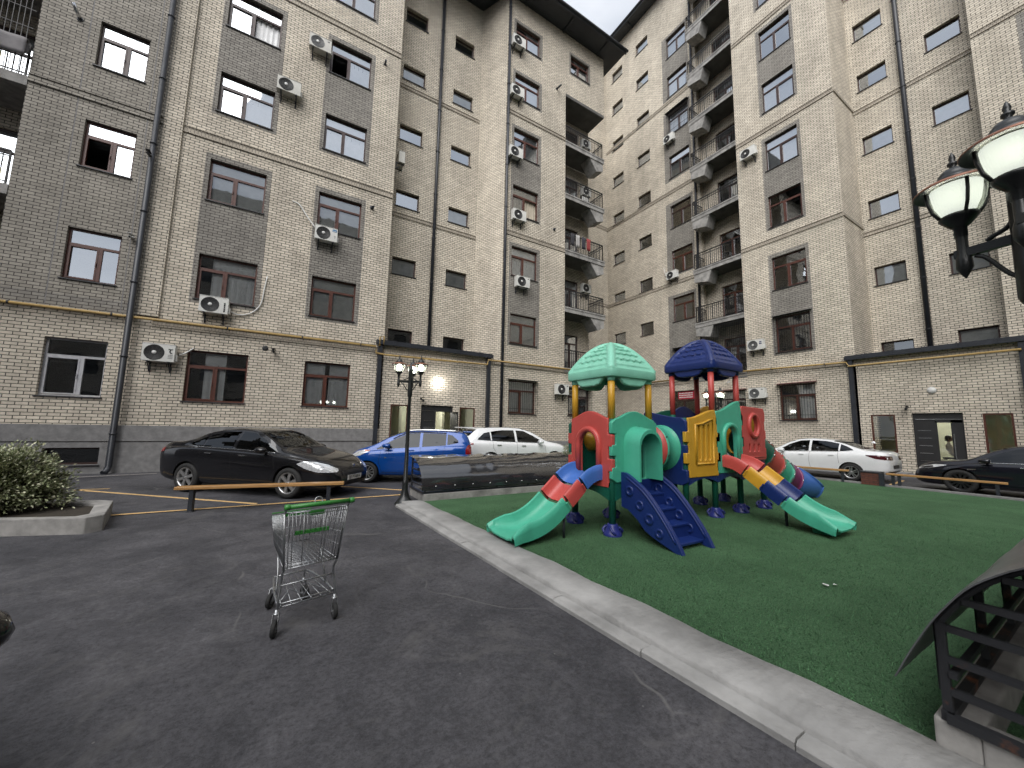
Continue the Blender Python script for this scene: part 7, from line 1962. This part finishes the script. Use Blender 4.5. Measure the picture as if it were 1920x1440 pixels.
# ------------------------------------------------------------------ shopping trolley
GRNP = pm('trolley_green', (0.035, 0.20, 0.035), 0.4, var=0.1)
TR = thing('shopping_trolley', 'wire shopping trolley with a green handle standing alone on the tarmac', 'shopping trolley', (0.205, 3.967, 0), radians(13))
def tr_frame():
    """local axes: y forward (away from the handle), x across"""
    H0, H1 = 0.36, 0.30
    # basket corners: rear (handle) and front, bottom and top
    rbz, rtz, fbz, ftz = 0.50, 0.95, 0.54, 0.80
    rw, fw, rbw, fbw = 0.245, 0.175, 0.205, 0.15
    y0b, y0t, y1b, y1t = -0.31, -0.36, 0.28, 0.36
    rb = lambda s: Vector((rbw*s, y0b, rbz)); rt_ = lambda s: Vector((rw*s, y0t, rtz)); fb = lambda s: Vector((fbw*s, y1b, fbz)); ft = lambda s: Vector((fw*s, y1t, ftz))
    bk = MB()
    def panel(a, b, c, d, nu, nv, r=0.0021, rimr=0.0045):
        """a-b bottom edge, d-c top edge"""
        for i in range(nu+1): bk.tube([a.lerp(b, i/nu), d.lerp(c, i/nu)], r, 5)
        for j in range(nv+1): bk.tube([a.lerp(d, j/nv), b.lerp(c, j/nv)], rimr if j in (0, nv) else r*1.25, 5)
    for s in (-1, 1): panel(rb(s), fb(s), ft(s), rt_(s), 18, 4)
    panel(fb(-1), fb(1), ft(1), ft(-1), 10, 4)
    panel(rb(-1), rb(1), fb(1), fb(-1), 11, 16)
    bk.build('basket', STEELG, TR)
    gt = MB()
    # sparse rear gate with paired uprights
    for f in (0.0, 0.06, 0.12, 0.30, 0.62, 0.68, 0.86, 0.92, 0.97, 1.0):
        a, b = rb(-1).lerp(rb(1), f), rt_(-1).lerp(rt_(1), f); gt.tube([a+Vector((0, -0.012, 0)), b+Vector((0, -0.012, 0))], 0.0035, 5)
    for z in (0.0, 0.06, 0.93, 1.0): gt.tube([rb(-1).lerp(rt_(-1), z)+Vector((0, -.012, 0)), rb(1).lerp(rt_(1), z)+Vector((0, -.012, 0))], 0.004, 5)
    gt.build('rear_gate', STEELG, TR)
    cs = MB()                        # folded child seat
    sa, sb = Vector((-0.2, -0.27, 0.70)), Vector((0.2, -0.27, 0.70))
    for f in [i/9 for i in range(10)]: cs.tube([Vector((-0.19+0.38*f, -0.31, 0.93)), Vector((-0.17+0.34*f, -0.26, 0.72))], 0.0025, 5)
    cs.tube([Vector((-.19, -.31, .93)), Vector((.19, -.31, .93))], 0.004, 5)
    cs.build('child_seat', STEELG, TR)
    fl = MB(); fl.obox((0.0, -0.265, 0.755), (0.135, 0, 0), (0, 0.006, 0), (0, 0.002, 0.016)); fl.build('seat_flap', GRNP, TR, bevel=0.004)
    fl = MB(); fl.obox((0.02, -0.315, 0.915), (0.06, 0, 0), (0, 0.006, 0), (0, 0, 0.02)); fl.build('label_holder', GRNP, TR, bevel=0.004)
    sg = MB(); sg.obox(Vector((0, y1t+0.006, 0.785)), (0.172, 0, 0), (0, 0.004, 0), (0, -0.003, 0.03)); sg.build('front_sign', GRNP, TR, bevel=0.004)
    hd = MB(); hd.tube([Vector((-0.25, -0.41, 1.0)), Vector((0.25, -0.41, 1.0))], 0.0185, 14)
    for s in (-1, 1): hd.lathe([(0.0, -0.012), (0.023, -0.008), (0.024, 0.02), (0.019, 0.03)], (0.25*s, -0.41, 1.0), axis='x', n=12)
    hd.build('handle', GRNP, TR)
    hk = MB(); hk.tube(smoothpoly([(-0.028, -0.385, 0.99), (-0.026, -0.37, 1.035), (0.0, -0.365, 1.05), (0.026, -0.37, 1.035), (0.028, -0.385, 0.99)], 4), 0.005, 6); hk.build('coin_hook', STEELG, TR)
    ch = MB()
    for s in (-1, 1):
        ch.tube(smoothpoly([(0.243*s, -0.41, 0.995), (0.243*s, -0.38, 0.955), (rw*s, y0t, rtz)], 3), 0.009, 6)
        ch.tube([(rw*s, y0t, rtz), (rbw*s, y0b, rbz-0.01)], 0.009, 6)
        # tubular legs: sweep back-down to the rear castor and forward to the front castor
        ch.tube(smoothpoly([(rbw*s, y0b, rbz-0.01), (0.20*s, -0.25, 0.40), (0.215*s, -0.275, 0.25), (0.22*s, -0.27, 0.165)], 4), 0.010, 6)
        ch.tube(smoothpoly([(0.215*s, -0.265, 0.215), (0.19*s, 0.0, 0.25), (0.135*s, 0.26, 0.26), (0.125*s, 0.28, 0.165)], 4), 0.009, 6)
        ch.tube(smoothpoly([(fbw*1.15*s, y1b*0.1, 0.515), (0.18*s, -0.05, 0.40), (0.195*s, -0.10, 0.24)], 4), 0.008, 6)
    for (y, z, w) in ((-0.26, 0.36, 0.205), (-0.27, 0.225, 0.217), (0.26, 0.262, 0.135), (-0.25, 0.19, 0.21)): ch.tube([(-w, y, z), (w, y, z)], 0.006, 6)
    for i in range(6):
        f = i/5; ch.tube([(-0.19+0.38*f, -0.26, 0.20), (-0.11+0.22*f, 0.26, 0.26)], 0.004, 5)
    ch.tube([(-0.17+0.085*k, -0.18+0.12*(k % 2), 0.215+0.03*(k % 2)) for k in range(5)], 0.004, 5)
    ch.build('chassis', STEELG, TR)
    def castor(x, y, ang):
        c = MB(); d = Vector((sin(ang), cos(ang), 0)); R = 0.0625
        w = Vector((x, y, R))-d*0.035
        ax = Vector((cos(ang), -sin(ang), 0))
        for s in (-1, 1):
            c.bar(w+ax*0.022*s, Vector((x, y, 0.155))+ax*0.02*s, 0.03, 0.004, upv=ax)
        c.lathe([(0.0, 0.165), (0.02, 0.165), (0.025, 0.15), (0.012, 0.145), (0.012, 0.19), (0.0, 0.19)], (x, y, 0), n=12)
        o = c.build('castor', STEELG, TR)
        t = MB(); ringp = []
        prof = [(R*0.45, 0.014), (R*0.72, 0.014), (R*0.75, 0.017), (R*0.95, 0.015), (R, 0.008), (R, -0.008), (R*0.95, -0.015), (R*0.75, -0.017), (R*0.72, -0.014), (R*0.45, -0.014)]
        rows = [[w+ax*h+r*(cos(2*pi*k/24)*d+sin(2*pi*k/24)*Vector((0, 0, 1))) for k in range(24)] for r, h in prof]
        t.grid(rows, 0, True, True)
        t.grid([rows[0], [w+ax*0.010 for _ in range(24)]], 1, True, True); t.grid([rows[-1], [w-ax*0.010 for _ in range(24)]], 1, True, True)
        t.tube([w-ax*0.026, w+ax*0.026], 0.008, 8, mi=2)
        t.build('wheel', [RUBBER, pm('castor_hub', (0.10, 0.10, 0.105), 0.45, var=0.1), STEELG], o)
    castor(-0.22, -0.27, 0.45); castor(0.22, -0.27, 0.1); castor(-0.125, 0.28, 0.7); castor(0.125, 0.28, -0.2)
tr_frame()

# ------------------------------------------------------------------ person behind the right entrance door
SKIN = pm('skin', (0.30, 0.17, 0.11), 0.6, var=0.1); CLOTHW = pm('white_cloth', (0.62, 0.56, 0.50), 0.9, var=0.1); HAIRB = pm('hair_dark', (0.015, 0.011, 0.009), 0.6, var=0.2)
def skinmesh(name, joints, edges, mat, parent, levels=2, root=0):
    me = bpy.data.meshes.new(name); me.from_pydata([j[:3] for j in joints], edges, []); 
    o = bpy.data.objects.new(name, me); COL.objects.link(o)
    sk = o.modifiers.new('skin', 'SKIN')
    for i, v in enumerate(me.skin_vertices[0].data): v.radius = (joints[i][3], joints[i][4] if len(joints[i]) > 4 else joints[i][3]); v.use_root = (i == root)
    sb = o.modifiers.new('sub', 'SUBSURF'); sb.levels = levels; sb.render_levels = levels
    dg = bpy.context.evaluated_depsgraph_get(); nm = bpy.data.meshes.new_from_object(o.evaluated_get(dg)); o.modifiers.clear(); o.data = nm; nm.name = name
    nm.materials.clear(); nm.materials.append(mat); nm.polygons.foreach_set('use_smooth', [True]*len(nm.polygons)); o.parent = parent
    return o
# local axes of the figure: +x = towards the viewer's right (the way it looks), -y = towards the viewer
pe = thing('person', 'person in white seated sideways behind the glass of the right entrance door, looking right', 'person', (22.95, 4.0, 0), AXISB)
zz = 0.42
J = [(0, 0, .50+zz, .11, .10), (0.0, 0, .64+zz, .10, .095), (-.03, 0, .78+zz, .115, .10), (-.05, 0, .90+zz, .10, .07), (-.045, 0, .975+zz, .042), (-.03, 0, 1.04+zz, .045),
     (-.05, -.13, .89+zz, .05), (.05, -.17, .70+zz, .04), (.26, -.13, .66+zz, .03), (-.05, .13, .89+zz, .05), (.08, .17, .72+zz, .04), (.28, .11, .68+zz, .03),
     (.10, -.08, .49+zz, .08), (.40, -.10, .52+zz, .062), (.42, -.10, .10+zz*.3, .045), (.50, -.10, .06, .035), (.10, .08, .49+zz, .08), (.40, .10, .54+zz, .062), (.38, .10, .12+zz*.3, .045), (.46, .10, .06, .035)]
skinmesh('body', J, [(0, 1), (1, 2), (2, 3), (3, 4), (4, 5), (3, 6), (6, 7), (7, 8), (3, 9), (9, 10), (10, 11), (0, 12), (12, 13), (13, 14), (14, 15), (0, 16), (16, 17), (17, 18), (18, 19)], CLOTHW, pe)
hd_ = MB(); rows = []
for k in range(13):
    th = pi*k/12; rows.append([(-0.015+0.098*sin(th)*cos(a)*(1+0.08*cos(a)), 0.078*sin(th)*sin(a), 1.135+zz-0.125*cos(th)) for a in [2*pi*i/20 for i in range(20)]])
hd_.grid(rows, 0, True, True)
hd_.lathe([(0, .03), (.012, .02), (.018, 0)], (0.085, 0, 1.12+zz), axis='x', n=8)
for s in (-1, 1): hd_.lathe([(0.0, .012*s), (.012, .008*s), (.022, 0)], (-0.02, .078*s, 1.125+zz), axis='y', n=10); hd_.lathe([(0, .004), (.011, 0)], (0.083, .03*s, 1.15+zz), axis='x', n=8, mi=1)
hd_.tube([(0.085, -.025, 1.072+zz), (0.09, 0, 1.07+zz), (0.085, .025, 1.072+zz)], .006, 5, mi=2)
hd_.build('head', [SKIN, BLACKP, pm('lips', (0.25, 0.08, 0.07), 0.5, var=0)], pe)
hr = MB(); rows = []
for k in range(8):
    th = pi-pi*0.62*k/7; rows.append([(-0.028+0.108*sin(th)*cos(a), 0.087*sin(th)*sin(a), 1.145+zz-0.132*cos(th)-(0.05 if cos(a) < 0.2 and k > 4 else 0)) for a in [2*pi*i/20 for i in range(20)]])
hr.grid(rows, 0, True, True); hr.build('hair', HAIRB, pe)
for (hx, hy, hz, sy) in ((.26, -.13, .66+zz, -1), (.28, .11, .68+zz, 1)):
    JH = [(0, 0, 0, .022, .028), (.05, 0, -.005, .026, .016), (.085, 0, -.01, .026, .013)]; EH = [(0, 1), (1, 2)]
    for f in range(4):
        y = -.024+.016*f; l = (.05, .06, .056, .042)[f]; b = len(JH)
        JH += [(.105, y, -.012, .0085), (.105+l*.5, y*1.1, -.022, .008), (.105+l, y*1.15, -.04, .007)]; EH += [(2, b), (b, b+1), (b+1, b+2)]
    b = len(JH); JH += [(.05, -.035*sy, -.012, .010), (.08, -.05*sy, -.022, .008)]; EH += [(1, b), (b, b+1)]
    JH = [(j[0]+hx, j[1]+hy, j[2]+hz)+tuple(j[3:]) for j in JH]
    skinmesh('hand', JH, EH, SKIN, pe, 1)
se = thing('stool', 'low dark stool under the person behind the right entrance door', 'stool', (22.95, 4.0, 0.012), AXISB)
m = MB(); m.box(-.2, .2, -.18, .18, .74, .80); m.build('seat', BLACKP, se, bevel=0.01)
for sx in (-1, 1):
    for sy in (-1, 1): m = MB(); m.bar((.17*sx, .15*sy, 0), (.15*sx, .13*sy, .74), 0.035); m.build('leg', METAL, se)
